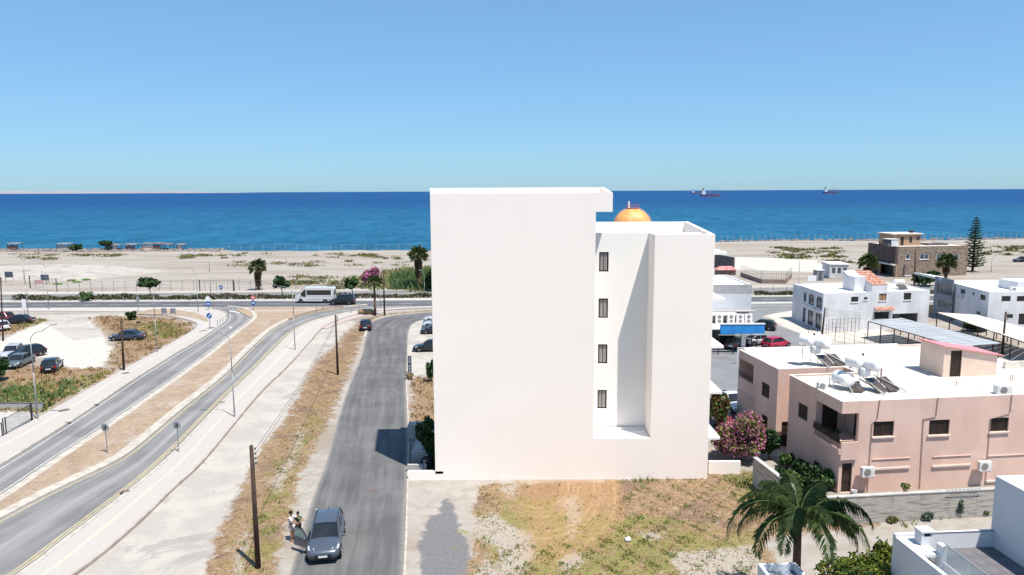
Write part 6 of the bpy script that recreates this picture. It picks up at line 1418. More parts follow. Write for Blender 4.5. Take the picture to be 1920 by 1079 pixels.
# ================================================================== POLES, LAMPS, SIGNS
def lamp(px, py, ptx, pty, lab, arm=1.8, dirx=1, r=.062, grp='street lamps', z=.1, arml=None):
    p = G(px, py); y = p.y; top = P(ptx, pty, y); Hh = top.z
    t = thing('street_lamp', lab, 'street lamp', (p.x, p.y, z), 0, grp)
    rise = .55; n = 7; pts = [(0, 0, 0), (0, 0, Hh * .5), (0, 0, Hh - rise - .9)]
    for i in range(1, n + 1): a = i / n * math.pi / 2; pts.append((dirx * arm * .55 * (1 - math.cos(a)), 0, Hh - rise - .9 + (.9) * math.sin(a)))
    pts.append((dirx * arm, 0, Hh)); rr = [r, r * .8, r * .6] + [r * .5] * n + [r * .4]
    MB().path(pts, rr, 8).build('pole', galv, t, smooth=True); MB().tube((0, 0, 0), (0, 0, .6), r * 1.25, n=8).build('base', galv, t)
    x = dirx * arm; MB().hexa([(x - .05, -.1, Hh - .06), (x + dirx * .55, -.1, Hh + .02), (x + dirx * .55, .1, Hh + .02), (x - .05, .1, Hh - .06), (x, -.06, Hh + .04), (x + dirx * .5, -.06, Hh + .1), (x + dirx * .5, .06, Hh + .1), (x, .06, Hh + .04)]).build('lamp_head', galv, t); return t
lamp(71, 788, 66, 612, 'street lamp by the black mesh fence with arm reaching right', 1.9, 1)
lamp(295, 662, 291, 536, 'street lamp at the tip of the grassy corner, arm to the right', 1.2, 1)
lamp(440, 784, 433, 617, 'tall street lamp on the paved walk beside the near carriageway', 1.3, -1)
lamp(553.5, 658, 549, 530, 'slim street lamp with long arm to the left by the concrete strip', 3.2, -1)
lamp(372, 586, 369, 503, 'street lamp beside the main road in front of the round signs', .8, -1)
lamp(92, 581, 84, 490, 'street lamp at the left side of the main road', 1.4, -1, r=.065)
lamp(53, 592, 44, 478, 'leftmost tall street lamp beyond the car row', 1.6, -1, r=.065)
lamp(395.5, 556, 391, 468, 'street lamp in the hedge behind the main road, centre left', 1.4, 1, r=.065)
lamp(713.5, 580, 711, 500, 'grey street lamp beside the small slim palm', .7, 1, r=.065)
lamp(796, 552, 794, 508, 'short grey street lamp in front of the large palm', .5, -1, r=.065)
lamp(1496.5, 551, 1498, 474, 'street lamp behind the arched window house', 1.5, -1, r=.065)
lamp(424, 668, 434, 612, 'pale curved street lamp by the slip road bend', 3.0, -1, r=.07) if False else None
lamp(1858, 512, 1861, 478, 'faint street lamp beyond the showroom building', 1.2, 1, r=.08)
lamp(1877, 665, 1876, 480, 'x', 1, 1) if False else None
def tpole(px, py, pty, lab, r=.13, arms=3, ptx=None, z=0, h=None, dark=timber):
    p = G(px, py); top = P(ptx or px, pty, p.y); t = thing('utility_pole', lab, 'utility pole', (p.x, p.y, z), 0, 'timber utility poles'); dx = top.x - p.x
    MB().tube((0, 0, 0), (dx, 0, top.z), r, r * .68, 10).build('pole', dark, t, smooth=True)
    for i in range(arms):
        zz = top.z - .18 - i * .26; m = MB(); m.tube((dx * .97, -.0, zz), (dx * .97 + .22, -.10, zz), .018, n=5); m.lathe([(0, 0), (.05, .0), (.045, .05), (.055, .06), (.04, .12), (0, .13)], c=(dx * .97 + .24, -.11, zz), n=8); m.build('insulator', wall_dark, t)
    return t
tA = tpole(484, 1065, 836, 'near dark timber utility pole standing in dry grass at lower left', .15, 4, 471)
MB().path([(-.6, -.3, 0), (0, 0, 2.2)], .02).build('stay', rust_iron, tA)
tpole(633.5, 703, 591, 'timber utility pole on the dry strip beside the near street', .13, 3, 629)
tpole(232.5, 696, 599, 'timber utility pole between grassy corner and left carriageway', .14, 2, 227)
tpole(721, 592, 506, 'timber utility pole behind the small slim palm', .14, 2, 719)
tpole(1541, 632, 577, 'leaning dark utility pole at the corner of the arched window house', .14, 5, 1547)
tpole(1879, 664, 585, 'dark utility pole by the cream carport', .15, 4, 1886)
tpole(1714, 538, 467, 'dark utility pole in front of the stone building', .16, 0, 1717)
tpole(6, 640, 520, 'thin timber pole at the far left frame edge', .11, 3, 1)
def wires(name, lab, a, b, sag, k=3, gap=.26):
    t = thing(name, lab, 'cable', (0, 0, 0))
    for i in range(k):
        pts = [Vector(a).lerp(Vector(b), s / 12) + Vector((0, 0, -gap * i - sag * 4 * (s / 12) * (1 - s / 12))) for s in range(13)]; MB().path(pts, .011, 4).build('wire', trim_black, t)
def ptop(px, py, pty, ptx): p = G(px, py); q = P(ptx, pty, p.y); return (q.x + .22, q.y - .1, q.z - .18)
wires('overhead_wires', 'overhead wires between the two poles on the dry strip', ptop(484, 1065, 836, 471), ptop(633.5, 703, 591, 629), .5, 2)
wires('overhead_wires', 'overhead wires from the leaning pole to the pole by the cream carport', ptop(1541, 632, 577, 1547), ptop(1879, 664, 585, 1886), .6, 4)
# signs
def disc(parent, c, r, mat, name, y=0.0, th=.02):
    return MB().tube((c[0], y, c[1]), (c[0], y - th, c[1]), r, n=20).build(name, mat, parent)
def sign_pole(px, py, lab, h, mats, rz=0, r=.3, base=.11):
    p = G(px, py); t = thing('road_sign', lab, 'road sign', (p.x, p.y, base), rz, None); MB().tube((0, .05, 0), (0, .05, h), .038, n=7).build('pole', galv, t)
    z = h
    for (m, rr) in mats[::-1] if False else mats: disc(t, (0, z - rr), rr, m, 'disc', .0); z -= 2 * rr + .05
    return t
gb = pm('sign_back', (.27,.29,.32), (.22,.24,.27), 5, .5)
for (x, y, yt, lab) in ((201, 853, 797, 'back of a round sign on the earth median, lower left'), (335, 851, 793, 'back of a round sign on the paved walk beside the yellow lines')):
    p = G(x, y); top = P(x - 2, yt, p.y); t = sign_pole(x, y, lab, top.z, [(gb, .31)], base=.1); MB().box(-.10, .10, -.05, -.021, top.z - .42, top.z - .15).build('bracket', trim_black, t); MB().box(-.06, .0, -.06, -.051, top.z - .38, top.z - .2).build('clamp', galv, t)
def two(px, py, pty, lab, m1, r1=.42, r2=.42):
    p = G(px, py); top = P(px, pty, p.y); t = thing('road_sign', lab, 'road sign', (p.x, p.y, .1)); hz_ = top.z; MB().tube((0, .05, 0), (0, .05, hz_), .05, n=7).build('pole', galv, t)
    d1 = disc(t, (0, hz_ - r1), r1, m1, 'disc'); d2 = disc(t, (0, hz_ - 2 * r1 - .05 - r2), r2, sign_blue, 'disc')
    MB().box(-.25, .25, -.03, -.021, hz_ - 2 * r1 - .05 - r2 - .09, hz_ - 2 * r1 - .05 - r2 + .09).build('white_bar', sign_white, d2)
    MB().tube((0, -.021, hz_ - r1), (0, -.026, hz_ - r1), r1 * .72, n=18).build('disc_face', sign_white if m1 is sign_white else pm('sign_pink', (.55,.33,.33), None, 3, .5), d1); return t
two(391, 583, 557, 'white round sign over a blue round sign by the slip road mouth', sign_white); two(475.5, 583, 555, 'red ringed sign over a blue round sign at the earth island', sign_red)
p = G(394, 619); top = P(392, 588, p.y); t = thing('road_sign', 'big blue round arrow sign at the tip of the brown verge', 'road sign', (p.x, p.y, .12)); MB().tube((0, .05, 0), (0, .05, top.z), .05, n=7).build('pole', galv, t)
d_ = disc(t, (0, top.z - .45), .45, sign_white, 'disc'); disc(d_, (0, top.z - .45), .40, sign_blue, 'blue_face', -.021, .006); MB().sideprism([(-.22, top.z - .62), (.12, top.z - .30), (.02, top.z - .2), (.28, top.z - .2), (.28, top.z - .46), (.19, top.z - .37), (-.14, top.z - .70)], -.034, -.0275, 'y').build('arrow', sign_white, d_)
p = G(415, 552); top = P(415, 536, p.y); t = thing('road_sign', 'blue round sign before the beach fence gate', 'road sign', (p.x, p.y, .1)); MB().tube((0, .05, 0), (0, .05, top.z), .05, n=7).build('pole', galv, t); d_ = disc(t, (0, top.z - .4), .4, sign_blue, 'disc'); MB().box(-.25, .25, -.03, -.021, top.z - .47, top.z - .33).build('white_bar', sign_white, d_)
p = G(317, 600); t = thing('information_board', 'twin grey board panels on posts in the brown verge', 'sign', (p.x, p.y, .1), R(-6))
for x in (-.75, .75):
    MB().box(x - .45, x + .45, -.03, 0, .9, 1.75).build('panel', gb, t)
    for s in (-.4, .4): MB().tube((x + s, .03, 0), (x + s, .03, 1.7), .03, n=5).build('post', galv, t)
p = G(47, 592); t = thing('road_sign', 'white upright panel beside the upper left car row', 'sign', (p.x, p.y, .1)); MB().box(-.35, .35, -.04, 0, .8, 2.6).build('panel', sign_white, t); MB().tube((0, .04, 0), (0, .04, 2.6), .04).build('post', galv, t)
p = G(260, 585); t = thing('road_sign', 'small grey sign back on a pole before the right hedge end', 'road sign', (p.x, p.y, .1)); MB().tube((0, 0, 0), (0, 0, 2.6), .04).build('pole', galv, t); MB().box(-.25, .25, -.04, -.02, 1.6, 2.5).build('panel', gb, t)
# car wash board standing by the street
p = G(768.5, 701); tb = P(766, 668, p.y); t = thing('sign_board', 'narrow dark upright board with stacked white letters beside the street', 'sign', (p.x, p.y, 0), 0); hh = tb.z
wb_ = .40; MB().box(-wb_ / 2, wb_ / 2, -.06, .06, 0, hh).build('board', pm('board_grey', (.07,.085,.12), None, 3, .5), t, bevel=.01)
let = 'CAR WASH'; step = (hh - .15) / 8
for i, ch in enumerate(let):
    if ch != ' ': text_mesh(ch, step * 1.15, sign_white, t, (0, -.068, hh - .12 - step * (i + .45)), (R(90), 0, 0), 'letter')
# bollards round the bend
bol = [(404, 582.5), (410, 583.2), (416, 584.5), (421, 586), (426, 588.5), (430, 591), (432, 594), (430, 598), (427, 602), (421, 606.5), (416, 610), (411, 613)]
b0_ = None
for i, (x, y) in enumerate(bol):
    p = G(x - 3, y); 
    if b0_ is None:
        t = thing('bollard', 'thin grey bollard in the curved row at the slip road bend', 'bollard', (p.x, p.y, .12), 0, 'bollards round the slip road bend'); MB().tube((0, 0, 0), (0, 0, .8), .05, n=8).build('post', galv, t); MB().tube((0, 0, .8), (0, 0, .86), .055, .03, n=8).build('cap', trim_black, t); b0_ = t
    else: c_ = copy_tree(b0_); c_.location = (p.x, p.y, .12)
k0 = None
ks = resample([G(a, b) for a, b in ((541, 602), (556, 595.5), (575, 590), (596, 585), (617, 581), (640, 578))], 22)
for i, p in enumerate(ks):
    if k0 is None: k0 = MB().obox((0, 0, 0), .45, .3, .22).build('kerb_stone', pm('stone_red', (.26,.17,.14), (.35,.27,.23), 2, .9)); k0.location = (p.x, p.y + .6, .1); tag(k0, 'reddish kerb stone in the row edging the earth island', 'kerb stone', 'kerb stones edging the earth island')
    else: o = k0.copy(); COL.objects.link(o); o.location = (p.x, p.y + .6, .1)
    (k0 if i == 0 else o).rotation_euler = (0, 0, R(25))
for (x, y, lab) in ((594, 586, 'thin marker post at the left of the curving road edge'), (606, 583, 'thin marker post right of its twin at the curving road edge'), (674, 582.5, 'short marker post where the slip road meets the pink paving'), (659, 588, 'tiny marker post on the pink paving edge')):
    p = G(x, y); o = MB().tube((0, 0, 0), (0, 0, .9), .06, n=6).build('marker_post', galv); o.location = (p.x, p.y, .1); tag(o, lab, 'post')
# ------------------------------------------------------------------ fences
def post_fence(name, lab, a, b, gap, h, mat, wiremat, wn=3, lean=0, arms=False, r=.045, z=0.0, mesh=False):
    d = b - a; L = d.length; n = int(L / gap); t = thing(name, lab, 'fence', (a.x, a.y, z), math.atan2(d.y, d.x)); m = MB().tube((0, 0, 0), (0, 0, h), r, n=5)
    if arms: m.tube((0, 0, h), (.0, -.35, h + .4), r * .8, n=4).tube((0, 0, h), (.0, .35, h + .4), r * .8, n=4)
    first = m.build('post', mat, t)
    for i in range(1, n + 1): o = first.copy(); COL.objects.link(o); o.parent = t; o.location = (L * i / n, 0, 0)
    w_ = MB()
    for k in range(wn): zz = h * (.06 + .9 * k / max(wn - 1, 1)); w_.tube((0, 0, zz), (L, 0, zz), .012, n=3)
    w_.build('wire', wiremat, t)
    if mesh:
        me_, nt, b_ = nodes_of('chain_link'); tc = N(nt, 'ShaderNodeTexCoord').outputs['Object']; wv = N(nt, 'ShaderNodeTexWave'); 
        MATS['chain_link'] = me_
    return t
post_fence('beach_fence', 'long thin post and wire fence along the left beach behind the hedge', G(107, 549), G(640, 545.5), 2.25, 2.3, galv, galv, 4, r=.05)
post_fence('beach_fence', 'thin post fence continuing in front of the reeds and large palm', G(645, 545.4), G(820, 544), 2.4, 2.2, galv, galv, 5, r=.05)
post_fence('beach_fence', 'post fence at the far left frame edge by the flat kerb', G(-60, 528), G(80, 527), 3.4, 2.4, galv, galv, 2, r=.05)
post_fence('shore_fence', 'row of forked fence posts along the right shore', G(1341, 453.8), G(1950, 449.5), 2.45, 2.0, conc_white, rust_iron, 4, arms=True, r=.07)
post_fence('shore_fence', 'faint pale fence posts along the left shore', G(430, 470.5), G(812, 470), 3.9, 2.2, conc_white, galv, 3, r=.05)
post_fence('road_railing', 'low rail fence behind the right roadside hedge', G(1400, 547), G(1500, 546), 2.4, 1.0, rust_iron, rust_iron, 2, r=.04)
def gate(name, lab, a, b, h, n=6):
    d = b - a; L = d.length; t = thing(name, lab, 'gate', (a.x, a.y, 0), math.atan2(d.y, d.x))
    for x in (0, L): MB().box(x - .08, x + .08, -.08, .08, 0, h * 1.05).build('gate_post', rust_iron, t)
    f = MB().tube((0, 0, h), (L, 0, h), .035, n=4).tube((0, 0, .1), (L, 0, .1), .035, n=4)
    f.build('gate_frame', galv, t); m = MB()
    for i in range(1, n * 2): m.tube((L * i / n / 2, 0, .1), (L * i / n / 2, 0, h), .018, n=4)
    m.build('bars', galv, t); return t
gate('beach_gate', 'beach gate with dark posts behind the blue round sign', G(375, 547.5), G(438, 547), 2.3); gate('beach_gate', 'smaller gate with a leaning frame near the left lamps', G(57, 541), G(107, 548), 2.6, 4); gate('beach_gate', 'gate with dark post just left of the round headed palm', G(439.5, 547), G(480, 546.6), 2.0, 3)
for (x, y, lab, col) in ((74, 540, 'pink notice board lying low behind the gate', 'pink'), (85, 533, 'pale square notice on posts behind the gate', 'grey'), (18, 527, 'small dark plate on a beach post', 'grey')):
    p = G(x, y); t = thing('notice_board', lab, 'notice board', (p.x, p.y, 0)); MB().box(-.9, .9, -.04, 0, .8, 1.7 if col != 'grey' else 2.1).build('panel', pm('board_' + col, (.5,.32,.30) if col == 'pink' else (.45,.43,.47), None, 2, .7), t); MB().box(-.85, -.78, 0, .06, 0, 1.7).box(.78, .85, 0, .06, 0, 1.7).build('post', galv, t)
# black mesh gate, bottom left
a = G(8, 819); b = G(61, 788); d = b - a; t = thing('mesh_fence', 'black steel mesh fence beside the pavement at the left edge', 'fence', (a.x, a.y, .0), math.atan2(d.y, d.x)); L = d.length; hf = 1.45
MB().tube((.2, 0, hf), (L - .1, 0, hf), .025, n=5).tube((.2, 0, .12), (L - .1, 0, .12), .025, n=5).build('rail', iron, t)
for x in (0, .35, L - .12, L): MB().box(x - .035, x + .035, -.035, .035, 0, hf + .12).build('post', iron, t)
m = MB()
nn = int(L / .11)
for i in range(nn): m.tube((.2 + .11 * i, 0, .12), (.2 + .11 * i, 0, hf), .007, n=3)
for k in range(11): m.tube((.2, 0, .12 + k * .125), (L - .1, 0, .12 + k * .125), .006, n=3)
m.build('mesh', iron, t)
a2 = G(-60, 850); d2 = a - a2; t = thing('mesh_fence', 'black mesh gate leaf continuing out of frame at the left edge', 'fence', (a2.x, a2.y, 0), math.atan2(d2.y, d2.x)); MB().tube((0, 0, 1.2), (d2.length - .15, 0, 1.2), .025, n=5).tube((0, 0, .1), (d2.length - .15, 0, .1), .025, n=5).build('rail', iron, t); MB().box(d2.length - .22, d2.length - .15, -.03, .03, 0, 1.25).build('post', iron, t)
lotp = flat('pavement', [(-60, 768), (66, 773), (61, 788), (8, 819), (-60, 850)], .03, conc_white)
t = thing('garden_wall', 'low dark topped wall between pale yard and green weeds', 'wall', tuple(G(-60, 768))); p2 = G(66, 773); MB().box(0, (p2 - G(-60, 768)).length, 0, .2, 0, .55).build('wall', conc_white, t); MB().box(0, (p2 - G(-60, 768)).length, -.02, .22, .551, .62).build('coping', wall_dark, t)
# yard fences right (thin rusty posts)
for (A_, B_, lab, n_) in (((1516, 626), (1640, 660), 'thin rusty wire fence edging the sandy yard near the water tanks', 7), ((1553, 612), (1612, 606), 'rusty mesh cage against the arched window house', 8), ((1553, 625), (1610, 622), 'front of the rusty mesh cage in the sandy yard', 8)):
    a = G(*A_); b = G(*B_); post_fence('yard_fence', lab, a, b, (b - a).length / n_, 2.0, rust_iron, rust_iron, 4, r=.03)

# ================================================================== VEGETATION
def tree(lab, px, py, ptop_, wpx, mat, trunk_h=.4, name='tree', cat='tree', n=1500, sz=.16, fl=None, seed=1, k=7, group=None, rfac=1.0, loc=None, H_=None, Rr=None, z=0):
    if loc is None: p = G(px, py); y = p.y; top = P(px, ptop_, y); H_ = top.z; Rr = wpx / 2 * (y * .99) / F_PX; loc = (p.x, p.y, z)
    t = thing(name, lab, cat, loc, 0, group); ch = H_ * (1 - trunk_h); cz = H_ * trunk_h + ch / 2
    m = MB(); tr = max(.04, H_ * .022); m.path([(0, 0, 0), (.04 * H_, 0, H_ * trunk_h * .6), (0, .02 * H_, H_ * trunk_h + ch * .3)], [tr * 1.2, tr, tr * .7], 7); rd = random.Random(seed)
    for i in range(5): a = i * 1.256 + rd.random(); m.path([(0, .02 * H_, H_ * trunk_h), (math.cos(a) * Rr * .4, math.sin(a) * Rr * .4, cz), (math.cos(a) * Rr * .7, math.sin(a) * Rr * .7, cz + ch * .25)], [tr * .6, tr * .35, tr * .15], 5)
    m.build('trunk', bark, t, smooth=True); B = blobs_in(Rr, Rr * rfac, ch / 2, cz, k, seed); cloud(B, n, sz, 'crown' if cat == 'tree' else 'foliage', mat, t)
    if fl: cloud([(b[0], b[1], b[2], b[3] * 1.06, b[4] * 1.06, b[5] * 1.06) for b in B], int(n * fl[1]), sz * fl[2], 'blossom', fl[0], t, 1.1, .85)
    return t
tree('small fan shaped tree behind the hedge at the left', 281, 556, 522, 40, leaf_dark, .38, seed=3, n=900, sz=.22)
tree('small round tree left of the white minibus', 528, 557, 517, 30, leaf_dark, .34, seed=4, n=900, sz=.2)
tree('small round tree right of the white minibus', 660, 556, 522, 25, leaf_dark, .36, seed=5, n=700, sz=.2)
tree('dark bush on the shore beside the ruined shed', 143, 471, 458, 19, leaf_dark, .05, 'bush', 'bush', seed=6, n=400, sz=.4)
tree('flat topped tree over a hut on the shore', 199, 471, 452, 20, leaf_dark, .5, seed=7, n=350, sz=.4)
tree('small dark bush at the edge of the grassy corner', 247, 600, 584, 18, leaf_dark, .05, 'bush', 'bush', seed=8, n=500, sz=.16)
tree('pink flowering oleander on the far side of the road', 696, 535, 502, 31, leaf_olive, .12, 'flowering_bush', 'oleander', fl=(flower_pink, 1.6, 1.0), seed=9, n=900, sz=.22)
tree('big pink flowering oleander beside the tall white block', 1385, 864, 776, 94, leaf_olive, .08, 'flowering_bush', 'oleander', fl=(flower_pink, .95, .62), seed=10, n=6500, sz=.085, k=11, rfac=.85)
tree('dark green bush between oleander and pink house', 1441, 862, 806, 40, leaf_dark, .05, 'bush', 'bush', seed=11, n=3000, sz=.09)
tree('russet leaved shrub above the oleander', 1347, 805, 735, 36, leaf_red, .1, 'shrub', 'shrub', seed=12, n=1800, sz=.11, fl=(leaf_mid, .5, 1))
tree('young slim tree in the planter at the left foot of the block', 797, 869, 778, 36, leaf_dark, .28, seed=13, n=1500, sz=.075)
tree('dark shrub mass behind the young tree against the block', 811, 872, 808, 22, leaf_dark, .02, 'shrub', 'shrub', seed=14, n=1800, sz=.08)
tree('low dark plants in the planter bed', 800, 882, 855, 22, leafmat('leaf_purple', (.06,.03,.06), (.03,.06,.03)), .02, 'plant', 'plant', seed=15, n=900, sz=.05)
tree('lilac flower spikes at the planter corner', 791, 893, 879, 22, leaf_mid, .02, 'flowering_plant', 'flowers', fl=(flower_lilac, 1.6, .9), seed=16, n=350, sz=.035)
tree('dark green shrub by the street edge left of the block', 808, 716, 676, 16, leaf_dark, .05, 'shrub', 'shrub', seed=17, n=1000, sz=.11)
tree('dry brown bush at the street edge under the dark sign board', 768, 711, 700, 16, leaf_dead, .05, 'bush', 'bush', seed=18, n=350, sz=.08)
tree('yellow green hedge like bush behind the queen palm, lower right', 1602, 1128, 1038, 140, leaf_yellow, .03, 'bush', 'bush', seed=19, n=7000, sz=.055, k=10)
tree('tall dark and yellow bush against the white terrace wall', 1664, 1110, 1022, 72, leaf_yellow, .03, 'bush', 'bush', seed=20, n=7000, sz=.055, k=9)
tree('dark rounded tree in front of the stone building', 1735, 537, 507, 42, leaf_dark, .1, seed=21, n=1500, sz=.22)
tree('dark bush under the cream carport', 1828, 622, 606, 36, leaf_dark, .05, 'bush', 'bush', seed=22, n=900, sz=.15)
tree('dark clump of trees behind the large palm by the block', 812, 546, 495, 34, leaf_dark, .05, 'bush', 'bush', seed=23, n=1600, sz=.28)
tree('sprig of taller green growth above the left hedge', 163, 566, 547, 22, leaf_mid, .1, 'bush', 'bush', seed=24, n=350, sz=.16)
tree('green climber growing at the frame edge beside the grey green car', -8, 715, 676, 44, leaf_dark, .05, 'bush', 'bush', seed=25, n=1500, sz=.12)
for i, (x, y, yt, wpx) in enumerate(((1466, 905, 878, 26), (1490, 915, 880, 34), (1520, 916, 872, 40), (1548, 918, 880, 36), (1500, 893, 862, 30), (1475, 880, 850, 28), (1535, 900, 868, 30))):
    tree(['leftmost of the garden shrubs behind the concrete wall', 'second garden shrub behind the concrete wall', 'broad garden shrub in the shade of the pink house', 'garden shrub nearest the pink house front corner', 'shaded garden shrub halfway along the pink house flank', 'garden shrub at the rear of the pink house flank', 'dark garden shrub close under the balcony'][i], x, y, yt, wpx, leaf_mid if i % 2 else leaf_dark, .05, 'shrub', 'shrub', seed=30 + i, n=1300, sz=.08, group=None)
for i, (x, y, yt, wpx, m_) in enumerate(((1736, 976, 958, 24, leaf_blue), (1796, 970, 935, 20, leaf_blue), (1672, 980, 964, 22, leaf_olive), (1845, 967, 950, 16, leaf_olive))):
    tree(['dusty weed clump left of the tall weeds at the wall foot', 'tall thin dusty weeds against the concrete wall', 'olive weed clump near the palm at the wall foot', 'olive weed clump next to the white house corner'][i], x, y, yt, wpx, m_, .02, 'weed', 'weeds', seed=50 + i, n=380, sz=.05)
# planting shelf of balcony
tree('potted greenery hanging on the corner balcony', 0, 0, 0, 0, leaf_dark, .1, 'plant', 'plant', seed=60, n=500, sz=.05, loc=wallpt(.3, 1.4, 3.25), H_=.8, Rr=.45)
# hedges
def hedge(lab, a, b, h, w_, seed, mat, dens=60):
    d = b - a; L = d.length; t = thing('hedge', lab, 'hedge', (a.x, a.y, .1), math.atan2(d.y, d.x)); rg = np.random.default_rng(seed); n = int(L * dens)
    x = rg.uniform(0, L, n); prof = .75 + .2 * np.sin(x * .35 + seed) + .12 * np.sin(x * 1.3); y = rg.normal(size=n) * w_ * .28; z = rg.uniform(.02, 1, n) ** .7 * h * prof
    V, Q = leafquads(np.stack([x, y, z], 1), .14); fast('foliage', V, Q, mat, t)
    m = MB()
    for i in range(int(L / 1.5)): m.tube((i * 1.5 + .3, 0, 0), (i * 1.5 + .3, 0, h * .5), .05, n=4)
    m.build('stems', bark, t)
hedge('long hedge in the median of the main road, left part', G(27, 564.5), G(480, 561.8), 1.05, 1.6, 1, leafmat('hedge_green', (.03,.055,.02), (.10,.11,.045), (.07,.05,.035)), 75)
hedge('long hedge in the median of the main road, right part up to the block', G(483, 561.8), G(815, 559), .95, 1.5, 2, MATS['hedge_green'], 70)
hedge('brown green hedge in the median right of the tall block', G(1415, 554.5), G(1512, 553.6), .95, 1.6, 3, MATS['hedge_green'], 70)
hedge('piece of hedge seen between the two white houses', G(1735, 552), G(1800, 551), .95, 1.6, 4, MATS['hedge_green'], 70)
# young leafy plants on the beach (flat green cushions)
for i, (x, y) in enumerate(((108, 534), (134, 526.5), (144, 530), (161.5, 525.5))):
    p = G(x, y); o = cloud([(0, 0, .12, .95, .7, .14)], 350, .08, 'ground_plant', leafmat('lawn_green', (.10,.22,.02), (.16,.30,.04)) if i == 0 else MATS['lawn_green'], None); o.location = (p.x, p.y, 0); tag(o, ['leftmost oval green cushion plant on the pale beach', 'back left small green cushion plant on the pale beach', 'middle front green cushion plant on the pale beach', 'rightmost green cushion plant on the pale beach'][i], 'plant', 'green cushions on the beach')
# fan palms
def fan_leaf(name, mat, n=11, R0=.85, pet=.7, droop=.5, seed=0):
    rd = random.Random(seed); m = MB(); m.tube((0, 0, 0), (pet, 0, .12), .018, .012, n=4)
    for i in range(n):
        a = -1.25 + 2.5 * i / (n - 1); r = R0 * (1 - .18 * abs(a)) * rd.uniform(.9, 1.05); d = Vector((math.cos(a), math.sin(a), 0)); s = Vector((-math.sin(a), math.cos(a), 0)) * .05; o = Vector((pet, 0, .12))
        p1 = o + d * r * .62 + Vector((0, 0, .05 - droop * .12)); p2 = o + d * r + Vector((0, 0, -droop * rd.uniform(.5, 1.1)))
        m.add([o, p1 - s, p2, p1 + s], [(0, 1, 2), (0, 2, 3)])
    me = bpy.data.meshes.new(name); me.from_pydata(m.v, [], m.f); me.materials.append(mat); return me
FAN = [fan_leaf('frond', frond_m, seed=i, droop=.25 + .2 * i) for i in range(3)]; FAND = [fan_leaf('dead_frond', leaf_dead, seed=i + 5, droop=.6) for i in range(2)]
FANO = [fan_leaf('frond_olive', leafmat('frond_olive_m', (.05,.075,.025), (.15,.16,.05)), seed=i + 9, droop=.4) for i in range(2)]
def fan_palm(lab, px, py, pty, wpx, skirt, seed, nf=34, trunk_r=.28, wide=1.0, ns=60, xoff=0, loc=None, H_=None, Rr=None):
    if loc is None: p = G(px, py); H_ = P(px, pty, p.y).z; Rr = wpx / 2 * p.y * .99 / F_PX; loc = (p.x, p.y, 0)
    t = thing('fan_palm', lab, 'palm', loc); rd = random.Random(seed); s = Rr / 1.5; hc = H_ - 1.0 * s
    m = MB(); m.path([(0, 0, 0), (0, 0, hc * .5), (0, 0, hc)], [trunk_r * 1.25, trunk_r, trunk_r * .85], 12); m.build('trunk', palmbark, t, smooth=True)
    for i in range(nf):
        a = i * 2.399; el = 1.35 - 1.9 * (i / nf); me = FAN[i % 3] if i < nf * .6 else FANO[i % 2]; o = bpy.data.objects.new('frond', me); COL.objects.link(o); o.parent = t; o.location = (0, 0, hc); o.rotation_euler = (rd.uniform(-.3, .3), -el, a); o.scale = (s * rd.uniform(.85, 1.1),) * 3
    if skirt:
        for i in range(ns): a = i * 2.399; z = hc - .2 - skirt * (i / ns); o = bpy.data.objects.new('dead_frond', FAND[i % 2]); COL.objects.link(o); o.parent = t; o.location = (0, 0, z); o.rotation_euler = (rd.uniform(-.3, .3), 1.0 + .35 * (i / ns) + rd.uniform(-.12, .12), a); o.scale = (s * .75 * rd.uniform(.8, 1.1),) * 3
    return t
fan_palm('stocky fan palm with dead skirt behind the hedge, centre left', 485, 545, 490, 38, 2.6, 1)
fan_palm('tall shaggy fan palm just left of the tall white block', 785, 544, 466, 42, 4.2, 2, nf=44, ns=90)
fan_palm('small slim palm with a little crown between road and street', 703.5, 592, 520, 36, 0, 3, nf=22, trunk_r=.17)
fan_palm('fan palm in front of the shaded stone wall, right', 1626, 528, 479, 42, 1.5, 4, nf=40, ns=20)
fan_palm('fan palm before the stone building windows', 1773, 524, 480, 40, 1.0, 5, nf=40, ns=16)
# dead trunk pieces near slim palm
p = G(688, 590); o = MB().ell((0, 0, .45), (1.6, .7, .5), 10, 6).build('brush_pile', leaf_dead); o.location = p; tag(o, 'dark brush pile on pale ground left of the slim palm', 'brush pile')
